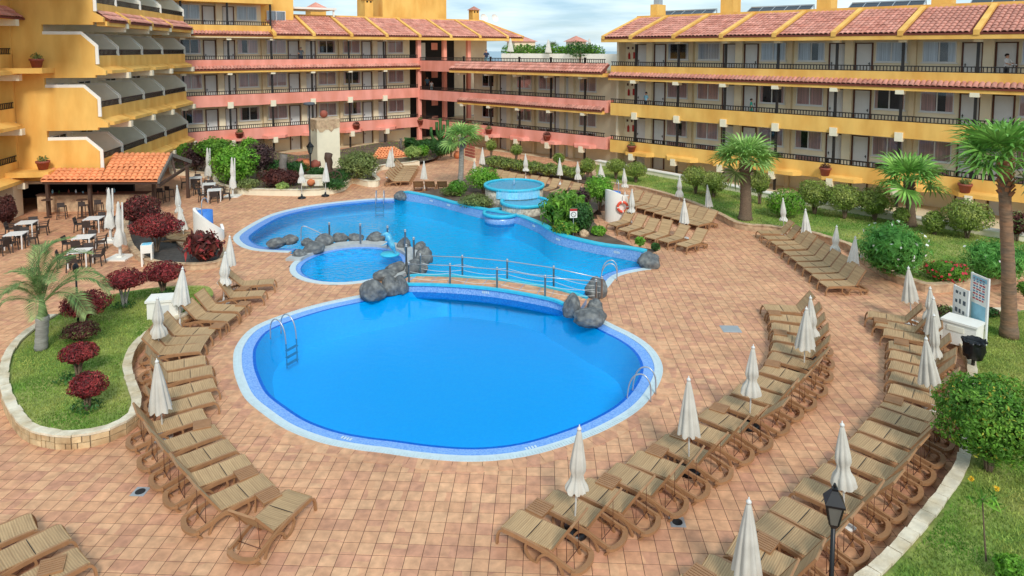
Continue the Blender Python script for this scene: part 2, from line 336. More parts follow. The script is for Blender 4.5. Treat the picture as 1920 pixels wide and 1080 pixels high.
# ------------------------------------------------------------------ mesh building
class MB:
    def __init__(s):
        s.v = []; s.f = []; s.m = []

    def add(s, vs, fs, mi=0):
        o = len(s.v); s.v += [tuple(x) for x in vs]
        for q in fs:
            s.f.append([o + i for i in q]); s.m.append(mi)
        return s

    def box(s, x0, x1, y0, y1, z0, z1, mi=0):
        return s.add([(x0, y0, z0), (x1, y0, z0), (x1, y1, z0), (x0, y1, z0), (x0, y0, z1), (x1, y0, z1), (x1, y1, z1), (x0, y1, z1)],
                     [(0, 3, 2, 1), (4, 5, 6, 7), (0, 1, 5, 4), (1, 2, 6, 5), (2, 3, 7, 6), (3, 0, 4, 7)], mi)

    def bar(s, p, q, wd, ht=None, up=(0, 0, 1), mi=0):
        return s.sweep([p, q], wd, ht or wd, up, mi)

    def sweep(s, path, wd, ht, up=(0, 0, 1), mi=0):
        """rectangular section carried along a path; wd across, ht along up"""
        P = [Vector(p) for p in path]; up = Vector(up); n = len(P); vs = []
        for i, p in enumerate(P):
            d = (P[min(i + 1, n - 1)] - P[max(i - 1, 0)]).normalized()
            sd = d.cross(up)
            if sd.length < 1e-4: sd = d.cross(Vector((1, 0, 0)))
            sd.normalize(); u2 = sd.cross(d).normalized()
            k = wd[i] if isinstance(wd, (list, tuple)) else wd
            h = ht[i] if isinstance(ht, (list, tuple)) else ht
            vs += [p - sd * k / 2 - u2 * h / 2, p + sd * k / 2 - u2 * h / 2, p + sd * k / 2 + u2 * h / 2, p - sd * k / 2 + u2 * h / 2]
        fs = [(3, 2, 1, 0)]
        for i in range(n - 1):
            a = i * 4; c = a + 4
            for j in range(4):
                fs.append((a + j, a + (j + 1) % 4, c + (j + 1) % 4, c + j))
        a = (n - 1) * 4; fs.append((a, a + 1, a + 2, a + 3))
        return s.add(vs, fs, mi)

    def tube(s, path, r, n=8, mi=0, cap=True):
        P = [Vector(p) for p in path]; k = len(P); vs = []
        ref = None
        for i, p in enumerate(P):
            d = (P[min(i + 1, k - 1)] - P[max(i - 1, 0)]).normalized()
            if ref is None:
                ref = d.orthogonal().normalized()
            else:
                ref = (ref - d * ref.dot(d)).normalized()
            b2 = d.cross(ref)
            rr = r[i] if isinstance(r, (list, tuple)) else r
            for j in range(n):
                a = 2 * PI * j / n
                vs.append(p + ref * (rr * math.cos(a)) + b2 * (rr * math.sin(a)))
        fs = []
        for i in range(k - 1):
            for j in range(n):
                fs.append((i * n + j, i * n + (j + 1) % n, (i + 1) * n + (j + 1) % n, (i + 1) * n + j))
        if cap:
            fs.append(tuple(reversed(range(n)))); fs.append(tuple((k - 1) * n + j for j in range(n)))
        return s.add(vs, fs, mi)

    def lathe(s, prof, n=16, c=(0, 0, 0), mi=0, cap=True):
        vs = []
        for (r, z) in prof:
            for j in range(n):
                a = 2 * PI * j / n
                vs.append((c[0] + r * math.cos(a), c[1] + r * math.sin(a), c[2] + z))
        fs = []; k = len(prof)
        for i in range(k - 1):
            for j in range(n):
                fs.append((i * n + j, i * n + (j + 1) % n, (i + 1) * n + (j + 1) % n, (i + 1) * n + j))
        if cap:
            fs.append(tuple(reversed(range(n)))); fs.append(tuple((k - 1) * n + j for j in range(n)))
        return s.add(vs, fs, mi)

    def prism(s, pts, z0, z1, mi=0):
        """outline (x, y) raised from z0 to z1; counter-clockwise"""
        n = len(pts)
        a = sum(pts[i][0] * pts[(i + 1) % n][1] - pts[(i + 1) % n][0] * pts[i][1] for i in range(n))
        if a < 0: pts = list(reversed(pts))
        vs = [(p[0], p[1], z0) for p in pts] + [(p[0], p[1], z1) for p in pts]
        fs = [tuple(reversed(range(n))), tuple(range(n, 2 * n))] + [(i, (i + 1) % n, n + (i + 1) % n, n + i) for i in range(n)]
        return s.add(vs, fs, mi)

    def prism_y(s, pts, y0, y1, mi=0):
        """outline (x, z) given depth along y"""
        n = len(pts)
        vs = [(p[0], y0, p[1]) for p in pts] + [(p[0], y1, p[1]) for p in pts]
        fs = [tuple(range(n)), tuple(reversed(range(n, 2 * n)))] + [(i, n + i, n + (i + 1) % n, (i + 1) % n) for i in range(n)]
        return s.add(vs, fs, mi)

    def mesh(s, name, mats, smooth=False):
        me = bpy.data.meshes.new(name)
        me.from_pydata([tuple(v) for v in s.v], [], s.f)
        for m_ in (mats if isinstance(mats, (list, tuple)) else [mats]):
            me.materials.append(MATS[m_])
        if len(me.materials) > 1: me.polygons.foreach_set('material_index', s.m)
        if smooth: me.polygons.foreach_set('use_smooth', [True] * len(me.polygons))
        me.update()
        return me

    def build(s, name, mats, parent=None, smooth=False):
        return link(name, s.mesh(name, mats, smooth), parent)


def link(name, data, parent=None, loc=None, rot=None, scale=None):
    o = bpy.data.objects.new(name, data)
    COL.objects.link(o)
    if parent is not None: o.parent = parent
    if loc is not None: o.location = loc
    if rot is not None: o.rotation_euler = rot
    if scale is not None: o.scale = scale if isinstance(scale, (tuple, list)) else (scale,) * 3
    return o


def tag(o, label, cat, group=None):
    o['label'] = label; o['category'] = cat
    if group: o['group'] = group
    return o


def thing(name, label, cat, loc=(0, 0, 0), rz=0, group=None):
    o = link(name, None, None, loc, (0, 0, rz))
    o.empty_display_size = .2
    return tag(o, label, cat, group)


def struct(o, kind='structure'):
    o['kind'] = kind
    return o


CH = {}


def kids(o):
    return CH.get(o.name, [])


def copy_tree(src, parts, loc, rz, label, cat, group, scale=1.0):
    """a copy of a thing with copies of its parts; parts is the list of (child, parent-in-list or None)"""
    r = src.copy(); COL.objects.link(r)
    r.location = loc; r.rotation_euler = (0, 0, rz); r.scale = (scale,) * 3
    tag(r, label, cat, group)
    made = {}
    for ch, par in parts:
        c = ch.copy(); COL.objects.link(c)
        c.parent = made[par] if par is not None else r
        made[ch] = c
    return r


def tree_parts(root, objs=None):
    out_ = []
    allo = [o for o in bpy.data.objects if o.parent is not None]
    for o in allo:
        if o.parent == root: out_.append((o, None))
    first = [o for o, _ in out_]
    for o in allo:
        if o.parent in first: out_.append((o, o.parent))
    return out_


def spline(pts, n=6, closed=False):
    """Catmull-Rom through 2-D or 3-D points"""
    P = [Vector(p) for p in pts]; k = len(P); res = []
    rng = range(k) if closed else range(k - 1)
    for i in rng:
        if closed:
            a, b_, c, d = P[(i - 1) % k], P[i], P[(i + 1) % k], P[(i + 2) % k]
        else:
            a, b_, c, d = P[max(i - 1, 0)], P[i], P[i + 1], P[min(i + 2, k - 1)]
        for j in range(n):
            t_ = j / n
            res.append(.5 * ((2 * b_) + (c - a) * t_ + (2 * a - 5 * b_ + 4 * c - d) * t_ ** 2 + (3 * b_ - a - 3 * c + d) * t_ ** 3))
    if not closed: res.append(P[-1])
    return res


def area2(p):
    return sum(p[i][0] * p[(i + 1) % len(p)][1] - p[(i + 1) % len(p)][0] * p[i][1] for i in range(len(p))) / 2


def offset(poly, d, closed=True):
    """outline moved outward by d (counter-clockwise polygons) or to the right of an open path"""
    P = [Vector((p[0], p[1])) for p in poly]; n = len(P); o = []
    for i in range(n):
        a = P[(i - 1) % n] if closed or i else P[i]
        c = P[(i + 1) % n] if closed or i < n - 1 else P[i]
        tt = (c - a).normalized()
        o.append(P[i] + Vector((tt.y, -tt.x)) * d)
    return o


def ccw(p):
    return p if area2(p) > 0 else list(reversed(p))


def inside(pt, poly):
    x, y = pt[0], pt[1]; c = False; n = len(poly); j = n - 1
    for i in range(n):
        xi, yi = poly[i][0], poly[i][1]; xj, yj = poly[j][0], poly[j][1]
        if (yi > y) != (yj > y) and x < (xj - xi) * (y - yi) / (yj - yi) + xi: c = not c
        j = i
    return c


def inside_np(X, Y, poly):
    c = np.zeros(X.shape, bool); n = len(poly); j = n - 1
    for i in range(n):
        xi, yi = poly[i][0], poly[i][1]; xj, yj = poly[j][0], poly[j][1]
        if yi != yj:
            cond = ((yi > Y) != (yj > Y)) & (X < (xj - xi) * (Y - yi) / (yj - yi) + xi)
            c ^= cond
        j = i
    return c


def ring_mesh(mb, inner, outer, z0i, z0o, mi=0, closed=True):
    """flat strip between two outlines of equal length"""
    n = len(inner)
    vs = [(p[0], p[1], z0i) for p in inner] + [(p[0], p[1], z0o) for p in outer]
    fs = [(i, n + i, n + (i + 1) % n, (i + 1) % n) for i in range(n if closed else n - 1)]
    return mb.add(vs, fs, mi)


def fill_poly(mb, poly, z, mi=0):
    """triangulated flat polygon"""
    from mathutils.geometry import tessellate_polygon
    P = [Vector((p[0], p[1], 0)) for p in ccw([Vector((q[0], q[1])) for q in poly])]
    tri = tessellate_polygon([P])
    fs = []
    for a, b_, c in tri:
        n = (P[b_] - P[a]).cross(P[c] - P[a]).z
        fs.append((a, b_, c) if n > 0 else (a, c, b_))
    return mb.add([(p.x, p.y, z) for p in P], fs, mi)


ORD = ['first', 'second', 'third', 'fourth', 'fifth', 'sixth', 'seventh', 'eighth', 'ninth', 'tenth', 'eleventh', 'twelfth', 'thirteenth', 'fourteenth', 'fifteenth', 'sixteenth', 'seventeenth', 'eighteenth', 'nineteenth', 'twentieth', 'twenty-first']

# ================================================================== ground, pools
def W2(pts, z=0.0):
    return [Vector((q.x, q.y)) for q in (G(x, y, z) for x, y in pts)]


# --- outlines read off the photo
big_px = [(437, 683), (442, 650), (470, 617), (520, 594), (590, 572), (662, 556), (720, 545), (770, 534), (840, 527), (910, 531), (980, 540), (1045, 556),
          (1100, 583), (1150, 609), (1187, 627), (1217, 647), (1236, 670), (1243, 697), (1229, 733), (1197, 770), (1139, 805), (1075, 831), (1006, 852), (940, 863), (870, 866),
          (790, 860), (718, 850), (663, 843), (600, 830), (537, 806), (492, 776), (459, 747), (443, 713)]
BIG = ccw([Vector((p[0], p[1])) for p in spline(W2(big_px), 5, True)])
rim_left = W2([(541, 474), (487, 471), (460, 466), (443, 457), (437, 446), (447, 435), (474, 418), (508, 402), (554, 390), (608, 381), (688, 373), (740, 371)])
rim_left = [Vector((p[0], p[1])) for p in spline(rim_left, 5)]
wall_px = [(752, 374), (766, 377), (809, 384), (850, 395), (905, 410), (934, 415), (968, 419), (1008, 436), (1027, 450), (1054, 461), (1119, 476), (1165, 485), (1207, 494)]
WALL = [Vector((p[0], p[1])) for p in spline(W2(wall_px, -.05), 5)]
rim_right = [Vector((p[0], p[1])) for p in spline(W2([(1227, 504), (1190, 510), (1159, 519), (1143, 536), (1125, 556)]), 5)]
cause_mid = W2([(1085, 566), (1030, 551), (960, 538), (880, 530), (800, 527), (775, 526)], .0)
KC, KRX, KRY = Vector((-7.5, 31.4)), 2.3, 2.5
kid_ring = [Vector((KC.x + (KRX + .75) * math.cos(a), KC.y + (KRY + .7) * math.sin(a))) for a in [R(d) for d in range(-40, 170, 10)]]
UP = ccw([Vector(p) for p in rim_left] + WALL + rim_right + cause_mid + kid_ring)
KID = ccw([Vector((KC.x + (KRX + .5) * math.cos(2 * PI * i / 48), KC.y + (KRY + .5) * math.sin(2 * PI * i / 48))) for i in range(48)])

# --- terrace sheet with openings for the pools
from mathutils.geometry import tessellate_polygon
cut_y = lambda p: p
mbT = MB()
outer = [Vector((-70, 2, 0)), Vector((70, 2, 0)), Vector((70, 100, 0)), Vector((-70, 100, 0))]
BIGH = [p for p in offset(BIG, -.15)]
cm = [Vector((p.x, p.y)) for p in cause_mid]


def below_cause(p):
    """true on the camera's side of the causeway's middle line"""
    q = sorted(cm, key=lambda c: c.x)
    if p.x <= q[0].x: return p.y < q[0].y - .02
    if p.x >= q[-1].x: return p.y < q[-1].y - .02 or p.x > q[-1].x + .6
    for a, b_ in zip(q, q[1:]):
        if a.x <= p.x <= b_.x:
            return p.y < a.y + (b_.y - a.y) * (p.x - a.x) / (b_.x - a.x) - .05
    return True


BIGH = [p if below_cause(p) else None for p in BIGH]
_q = sorted(cm, key=lambda c: c.x)
_bh = []
for p in BIGH:
    if p is not None: _bh.append(p)
BIGH = _bh
UPH = offset(UP, .05)
KIDH = offset(KID, -.15)
holes = [BIGH, UPH, KIDH]
loops = [outer] + [[Vector((p.x, p.y, 0)) for p in reversed(h)] for h in holes]
allv = [v for l in loops for v in l]
tri = tessellate_polygon(loops)
fs = []
for a, b_, c in tri:
    n_ = (allv[b_] - allv[a]).cross(allv[c] - allv[a]).z
    fs.append((a, b_, c) if n_ > 0 else (a, c, b_))
mbT.add([(v.x, v.y, -.0045) for v in allv], fs)
terrace = struct(mbT.build('terrace', 'grout'))
FARY = 50.0
# far terrace: tiles too small to tell apart, one sheet
mf = MB(); mf.add([(-70, FARY, -.001), (70, FARY, -.001), (70, 100, -.001), (-70, 100, -.001)], [(0, 1, 2, 3)])
struct(mf.build('far_terrace', 'floor_tile_far'))
# ground out to the sea and the sea itself
mg = MB(); mg.add([(-900, -60, -3.0), (900, -60, -3.0), (900, 600, -3.0), (-900, 600, -3.0)], [(0, 1, 2, 3)])
struct(mg.build('ground', 'soil'))
mg = MB(); mg.add([(-16000, 600, -30), (16000, 600, -30), (16000, 16000, -30), (-16000, 16000, -30)], [(0, 1, 2, 3)])
struct(mg.build('sea', 'sea'))

# --- beds (outlines at kerb top)
island_px = [(402, 540), (404, 552), (387, 566), (352, 590), (300, 612), (264, 643), (250, 664), (245, 689), (253, 717), (263, 745), (262, 765), (250, 784), (200, 808), (130, 820), (80, 815), (46, 803), (21, 775), (5, 740), (0, 700), (14, 657), (53, 618), (116, 580), (180, 556), (246, 542), (310, 534), (360, 532), (390, 533)]
ISL = ccw([Vector((p[0], p[1])) for p in spline(W2(island_px, .32), 4, True)])
rest_px = [(234, 440), (238, 455), (250, 473), (270, 487), (305, 495), (345, 497), (385, 496), (415, 490), (424, 478), (418, 465), (402, 458), (372, 462), (345, 458), (335, 440), (318, 410), (292, 388), (262, 380), (240, 395), (232, 420)]
REST = ccw([Vector((p[0], p[1])) for p in spline(W2(rest_px, .25), 4, True)])
back_px = [(395, 329), (403, 345), (444, 355), (518, 358), (589, 358), (640, 351), (658, 338), (664, 336), (690, 342), (709, 341), (712, 336), (704, 328), (716, 312), (770, 306), (815, 297), (826, 288), (838, 279), (800, 262), (700, 268), (560, 290), (480, 270), (400, 280), (330, 300), (318, 318), (350, 322)]
BACK = ccw([Vector((p[0], p[1])) for p in spline(W2(back_px, .35), 3, True)])
rlawn_px = [(1112, 330), (1150, 345), (1200, 352), (1260, 368), (1310, 386), (1350, 404), (1377, 418), (1409, 424), (1447, 426), (1513, 436), (1567, 452), (1593, 462), (1620, 485), (1667, 513), (1713, 529), (1747, 537), (1797, 533), (1873, 520), (1935, 507), (1990, 490), (1990, 455), (1873, 440), (1720, 415), (1540, 386), (1417, 363), (1300, 338), (1190, 318), (1120, 305)]
RLAWN = ccw([Vector((p[0], p[1])) for p in spline(W2(rlawn_px, .3), 3, True)])
blawn_px = [(1600, 1110), (1640, 1058), (1712, 983), (1770, 908), (1797, 862), (1806, 800), (1812, 740), (1816, 690), (1806, 655), (1780, 620), (1762, 590), (1775, 577), (1815, 577), (1870, 580), (1990, 584), (2150, 700), (2150, 1110), (1900, 1200)]
BLAWN = ccw([Vector((p[0], p[1])) for p in spline(W2(blawn_px, .3), 3, True)])
# waterfall bed behind the raised pool wall
wallo = offset(WALL, .0, False)
fall_back = W2([(1222, 478), (1240, 470), (1190, 462), (1140, 440), (1118, 418), (1112, 404), (1140, 380), (1130, 352), (1060, 352), (960, 330), (880, 330), (845, 350), (800, 358), (770, 364)], .3)
FALLB = ccw([Vector(p) for p in WALL] + [Vector((p.x, p.y)) for p in fall_back])
hedge_px = [(905, 312), (960, 318), (1040, 332), (1090, 342), (1112, 345), (1116, 330), (1060, 318), (985, 302), (925, 290), (900, 298)]
HBED = ccw([Vector((p[0], p[1])) for p in spline(W2(hedge_px, .1), 3, True)])

# --- paving tiles: real pieces with sunk joints
ca, sa = math.cos(TROT), math.sin(TROT)


def tile_centres():
    rng = range(-160, 160)
    I, J = np.meshgrid(np.arange(-190, 190), np.arange(20, 165), indexing='ij')
    U = (I + .5) * TILE; V = (J + .5) * TILE
    X = U * ca - V * sa; Y = U * sa + V * ca
    ok = (Y > 9.0) & (Y < FARY + .2) & (np.abs(X) < .95 * Y + 4.0)
    return X[ok], Y[ok]


TX, TY = tile_centres()
ring_out = offset(BIG, .40)
keep = ~inside_np(TX, TY, offset(BIG, .18)) & ~inside_np(TX, TY, offset(UP, -.12)) & ~inside_np(TX, TY, offset(KID, -.1))
keep &= ~inside_np(TX, TY, FALLB)
_wa = np.array([(q.x, q.y) for q in WALL])
keep &= (np.min((TX[:, None] - _wa[None, :, 0]) ** 2 + (TY[:, None] - _wa[None, :, 1]) ** 2, axis=1) > .17)
for bed in (ISL, REST, BACK, RLAWN, BLAWN):
    keep &= ~inside_np(TX, TY, offset(bed, -.45))
TX, TY = TX[keep], TY[keep]
order = np.argsort(TX ** 2 + TY ** 2)
TX, TY = TX[order], TY[order]
hz = TILE / 2 - .0055


def tile_proto(k):
    r_ = random.Random(k); h = hz; c = .004
    m_ = MB()
    tz = [r_.uniform(-.0012, .0012) for _ in range(4)]
    q = [(-h + c, -h + c), (h - c, -h + c), (h - c, h - c), (-h + c, h - c)]
    q2 = [(-h, -h), (h, -h), (h, h), (-h, h)]
    m_.add([(a, b_, tz[i]) for i, (a, b_) in enumerate(q)] + [(a, b_, -.003) for a, b_ in q2] + [(a, b_, -.02) for a, b_ in q2],
           [(0, 1, 2, 3)] + [(4 + i, 4 + (i + 1) % 4, (i + 1) % 4, i) for i in range(4)] + [(8 + i, 8 + (i + 1) % 4, 4 + (i + 1) % 4, 4 + i) for i in range(4)])
    return m_


NT = 300
protos = [tile_proto(k).mesh('tile', 'floor_tile') for k in range(6)]
vis = [i for i in range(len(TX)) if abs(TX[i]) < .74 * TY[i] and TY[i] > 12.45][:NT]
viss = set(vis)
for i in vis:
    link('tile', protos[rnd.randrange(6)], terrace, (TX[i], TY[i], rnd.uniform(-.001, .001)), (0, 0, TROT))
rest = [i for i in range(len(TX)) if i not in viss]
PV = [np.array(tile_proto(k).v) for k in range(6)]
PF = tile_proto(0).f
rot = np.array([[ca, sa, 0], [-sa, ca, 0], [0, 0, 1]])
VV = np.zeros((len(rest), 12, 3))
for n_, i in enumerate(rest):
    VV[n_] = PV[n_ * 7 % 6] @ rot + (TX[i], TY[i], 0)
FF = (np.array(PF)[None] + (np.arange(len(rest)) * 12)[:, None, None]).reshape(-1, 4)
me = bpy.data.meshes.new('paving_tiles')
me.from_pydata(VV.reshape(-1, 3).tolist(), [], FF.tolist())
me.materials.append(MATS['floor_tile'])
struct(link('paving_tiles', me, terrace), 'stuff')

# border course of tiles round the big pool
def along(path, step, closed=True):
    P = list(path) + ([path[0]] if closed else []); res = []; acc = 0.0; nxt = 0.0
    for a, b_ in zip(P, P[1:]):
        l = (b_ - a).length
        while nxt <= acc + l and l > 0:
            res.append(a + (b_ - a) * ((nxt - acc) / l)); nxt += step
        acc += l
    return res


def edge_tiles(path, w0, w1, step, name, material, parent, z, zb, gap=.008, closed=True, keepf=None):
    pts = along(path, step, closed)
    if closed and len(pts) > 1 and (pts[-1] - pts[0]).length < step * .5: pts.pop()
    n = len(pts); inn = offset(pts, w0, closed); out_ = offset(pts, w1, closed)
    objs = []
    for i in range(n if closed else n - 1):
        j = (i + 1) % n
        if keepf and not keepf(pts[i]): continue
        a, b_, c, d = inn[i], out_[i], out_[j], inn[j]
        cen = (a + b_ + c + d) / 4
        q = [cen + (p - cen) * (1 - gap / max(.05, (p - cen).length)) for p in (a, b_, c, d)]
        m_ = MB(); m_.prism([(p.x - cen.x, p.y - cen.y) for p in q], zb, z + rnd.uniform(-.001, .001))
        o = m_.build(name, material, parent); o.location = (cen.x, cen.y, 0)
        objs.append(o)
    return objs


edge_tiles(BIG, -.02, .42, .36, 'border_tile', 'floor_tile', terrace, .004, -.02, keepf=lambda p: below_cause(p))


# --- basins
def basin(name, outline, depth, mat_, shelf=None, shelfmat=None, shelf_w=.5, slope=.0):
    m_ = MB()
    n = len(outline)
    if shelf:
        inn = offset(outline, -shelf_w)
        ring_mesh(m_, inn, outline, -.052, -.02, 1)
    else:
        inn = outline
    top = -.052 if shelf else -.058
    inn2 = offset(inn, -slope)
    vs = [(p.x, p.y, top) for p in inn] + [(p.x, p.y, -depth) for p in inn2]
    m_.add(vs, [(i, n + i, n + (i + 1) % n, (i + 1) % n) for i in range(n)], 0)
    fill_poly(m_, inn2, -depth, 0)
    return struct(m_.build(name, [mat_, shelfmat or mat_]))


BIGC = offset(BIG, -.25)
basin('pool_basin', BIGC, 1.1, 'mosaic_deep', True, 'mosaic_light', .44, .5)
UPC = offset(UP, -.02)
basin('upper_pool_basin', UPC, 1.0, 'mosaic_deep')
KIDW = ccw([Vector((KC.x + (KRX + .24) * math.cos(2 * PI * i / 48), KC.y + (KRY + .24) * math.sin(2 * PI * i / 48))) for i in range(48)])
basin('paddling_pool_basin', KIDW, .45, 'mosaic_kids', True, 'mosaic_light', .28)
m_ = MB(); fill_poly(m_, BIGC, -.045); struct(m_.build('pool_water', 'water_calm'))
m_ = MB(); fill_poly(m_, UPC, -.05); struct(m_.build('upper_pool_water', 'water_ripple'))
m_ = MB(); fill_poly(m_, KIDW, -.045); struct(m_.build('paddling_pool_water', 'water_ripple'))


# --- white copings
def strip(name, mats_, inner, outer, zi, zo, closed, thick=.06, bars=None):
    m_ = MB(); n = len(inner)
    vs = [(p.x, p.y, zi) for p in inner] + [(p.x, p.y, zo) for p in outer] + [(p.x, p.y, zi - thick) for p in inner] + [(p.x, p.y, zo - thick) for p in outer]
    fs = []
    for i in range(n if closed else n - 1):
        j = (i + 1) % n
        fs += [(i, n + i, n + j, j), (2 * n + i, i, j, 2 * n + j), (n + i, 3 * n + i, 3 * n + j, n + j)]
    m_.add(vs, fs)
    return m_


cop = strip('c', 0, offset(BIG, -.26), offset(BIG, 0), .004, .010, True)
copo = struct(cop.build('pool_coping', 'coping_white'))
# overflow grating: fine white bars across the outer half of the coping
gr = MB()
for p, q in zip(along(offset(BIG, -.01), .07), along(offset(BIG, -.01), .07)[1:]):
    pass
gp = along(BIG, .085)
gi, go = offset(gp, -.15), offset(gp, -.015)
for a, b_ in zip(gi, go):
    gr.bar((a.x, a.y, .014), (b_.x, b_.y, .020), .035, .012)
struct(gr.build('overflow_grating', 'coping_white', copo), 'stuff')
m_ = strip('c', 0, offset(rim_left, .0, False), offset(rim_left, .0, False), 0, 0, False)
sgn = 1 if (offset(rim_left, .3, False)[10] - Vector((-5, 36))).length > (rim_left[10] - Vector((-5, 36))).length else -1
oL = lambda d: offset(rim_left, sgn * d, False)
struct(strip('c', 0, oL(-.32), oL(0), .006, .014, False).build('pool_coping', 'coping_white'))
struct(strip('c', 0, oL(-.85), oL(-.32), -.056, -.02, False, .1).build('pool_shelf', 'mosaic_light'))
sgr = 1 if (offset(rim_right, .3, False)[5] - Vector((0, 36))).length > (rim_right[5] - Vector((0, 36))).length else -1
oR = lambda d: offset(rim_right, sgr * d, False)
struct(strip('c', 0, oR(-.3), oR(0), .006, .014, False).build('pool_coping', 'coping_white'))
struct(strip('c', 0, oR(-.75), oR(-.3), -.055, -.02, False, .1).build('pool_shelf', 'mosaic_light'))
struct(strip('c', 0, offset(KID, -.27), KID, .03, .03, True).build('pool_coping', 'coping_white'))
# depth marks let into the coping
for px, py, z in ((650, 820, .002), (996, 837, .002)):
    c_ = G(px, py, z); m_ = MB()
    for k in range(4): m_.box(-.16 + k * .085, -.11 + k * .085, -.05, .05, 0, .008)
    struct(link('depth_mark', m_.mesh('depth_mark', 'coping_white'), None, (c_.x, c_.y, -.03), (0, 0, math.atan2(c_.y - 22.5, c_.x + 2) + PI / 2)))

# --- raised pool wall with cyan coping
wn = len(WALL)
sw = 1 if (offset(WALL, .3, False)[20] - Vector((0, 34))).length > (WALL[20] - Vector((0, 34))).length else -1
wo = offset(WALL, sw * .30, False)
hts = [(.32 if i < 3 else .44 + .05 * math.sin(i * .35)) for i in range(wn)]
m_ = MB(); vs = []
for i in range(wn):
    vs += [(WALL[i].x, WALL[i].y, -1.3), (WALL[i].x, WALL[i].y, hts[i]), (wo[i].x, wo[i].y, hts[i]), (wo[i].x, wo[i].y, -.1)]
fs = []
for i in range(wn - 1):
    for j in range(3): fs.append((i * 4 + j, i * 4 + j + 1, i * 4 + 5 + j, i * 4 + 4 + j))
fs += [(0, 3, 2, 1), tuple((wn - 1) * 4 + k for k in (0, 1, 2, 3))]
m_.add(vs, fs)
pw = thing('pool_wall', 'winding blue mosaic wall with cyan coping along the far side of the upper pool', 'wall')
m_.build('mosaic_face', 'mosaic_wall', pw)
m_ = MB(); m_.sweep([((WALL[i].x * .5 + wo[i].x * .5), (WALL[i].y * .5 + wo[i].y * .5), hts[i] + .035) for i in range(wn)], .36, .08)
m_.build('coping', 'cyan_paint', pw)
for px, py in ((845, 385), (989, 424), (1044, 452), (1152, 474), (811, 377)):
    c_ = G(px, py, .2); i = min(range(wn), key=lambda k: (WALL[k] - Vector((c_.x, c_.y))).length)
    d_ = (WALL[min(i + 1, wn - 1)] - WALL[i - 1]).normalized(); m_ = MB()
    for k in range(4): m_.box(-.15 + k * .08, -.10 + k * .08, -.012, .012, -.05, .05)
    inw = -sw * Vector((d_.y, -d_.x)) * .008
    link('depth_mark', m_.mesh('depth_mark', 'coping_white'), pw, (WALL[i].x + inw.x, WALL[i].y + inw.y, .22), (0, 0, math.atan2(d_.y, d_.x)))

# --- causeway (footbridge) between the two pools
ZB = .27
near = [Vector((p[0], p[1])) for p in spline(W2([(744, 533), (766, 533), (846, 536), (932, 544), (1024, 560), (1057, 570), (1085, 580)], ZB), 5)]
far = [Vector((p[0], p[1])) for p in spline(W2([(765, 517), (792, 516), (857, 519), (951, 527), (1033, 541), (1073, 550), (1100, 558)], ZB), 5)]
br = thing('footbridge', 'low tiled footbridge with cyan edges crossing between the two pools', 'bridge')
nb_ = len(near); zz = [ZB - .05 * abs(i / (nb_ - 1) * 2 - 1) ** 2 for i in range(nb_)]
m_ = MB(); vs = []
for i in range(nb_):
    a, b_ = near[i], far[i]
    vs += [(a.x, a.y, -.32), (a.x, a.y, zz[i]), (b_.x, b_.y, zz[i]), (b_.x, b_.y, -.32)]
fs = []
for i in range(nb_ - 1):
    fs += [(i * 4 + 1, i * 4, i * 4 + 4, i * 4 + 5), (i * 4 + 2, i * 4 + 1, i * 4 + 5, i * 4 + 6), (i * 4 + 3, i * 4 + 2, i * 4 + 6, i * 4 + 7)]
fs += [(0, 1, 2, 3), ((nb_ - 1) * 4 + 3, (nb_ - 1) * 4 + 2, (nb_ - 1) * 4 + 1, (nb_ - 1) * 4)]
m_.add(vs, fs); m_.build('body', 'mosaic_wall', br)
for s_, nm_ in ((near, 0), (far, 1)):
    m_ = MB(); m_.sweep([(p.x, p.y, zz[i] + .03) for i, p in enumerate(s_)], .16, .09); m_.build('edge_coping', 'cyan_paint', br)
NP = 16
for i in range(NP):
    for k in range(4):
        def pt(u, v):
            f_ = u * (nb_ - 1); i0 = min(int(f_), nb_ - 2); g_ = f_ - i0
            a = near[i0].lerp(near[i0 + 1], g_); b_ = far[i0].lerp(far[i0 + 1], g_)
            return a.lerp(b_, .07 + .86 * v), zz[i0]
        q = [pt((i + .02) / NP, (k + .02) / 4), pt((i + .98) / NP, (k + .02) / 4), pt((i + .98) / NP, (k + .98) / 4), pt((i + .02) / NP, (k + .98) / 4)]
        m_ = MB(); m_.prism([(p.x, p.y) for p, _ in q], q[0][1] - .02, q[0][1] + .012)
        m_.build('tile', 'floor_tile', br)
m_ = MB()
for k in range(4): m_.box(-.15 + k * .08, -.10 + k * .08, -.01, .01, -.05, .05)
c_ = G(911, 548, .12); link('depth_mark', m_.mesh('depth_mark', 'coping_white'), br, (c_.x, c_.y - .02, .12), (0, 0, R(-14)))

post_m = MB(); post_m.lathe([(.04, 0), (.04, .9), (.05, .9), (.05, .93), (.025, .94)], 10); post_m.lathe([(.0, .93), (.035, .945), (.05, .98), (.035, 1.015), (0, 1.03)], 10)
steel_post = post_m.mesh('steel_post', 'steel', True)


def handrail(name, bases, label, zt=.88):
    t_ = thing(name, label, 'railing')
    B = [Vector(b_) for b_ in bases]
    for b_ in B:
        link('post', steel_post, t_, b_, None, (1, 1, .9))
    MB().tube([b_ + Vector((0, 0, zt - .06)) for b_ in B], .02, 8).build('top_rail', 'steel', t_, True)
    for h in (.25, .5):
        for a, b_ in zip(B, B[1:]):
            pts = [a.lerp(b_, k / 8) + Vector((0, 0, h - .09 * math.sin(PI * k / 8))) for k in range(9)]
            MB().tube(pts, .008, 6).build('rope', 'pole_white', t_, True)
    return t_


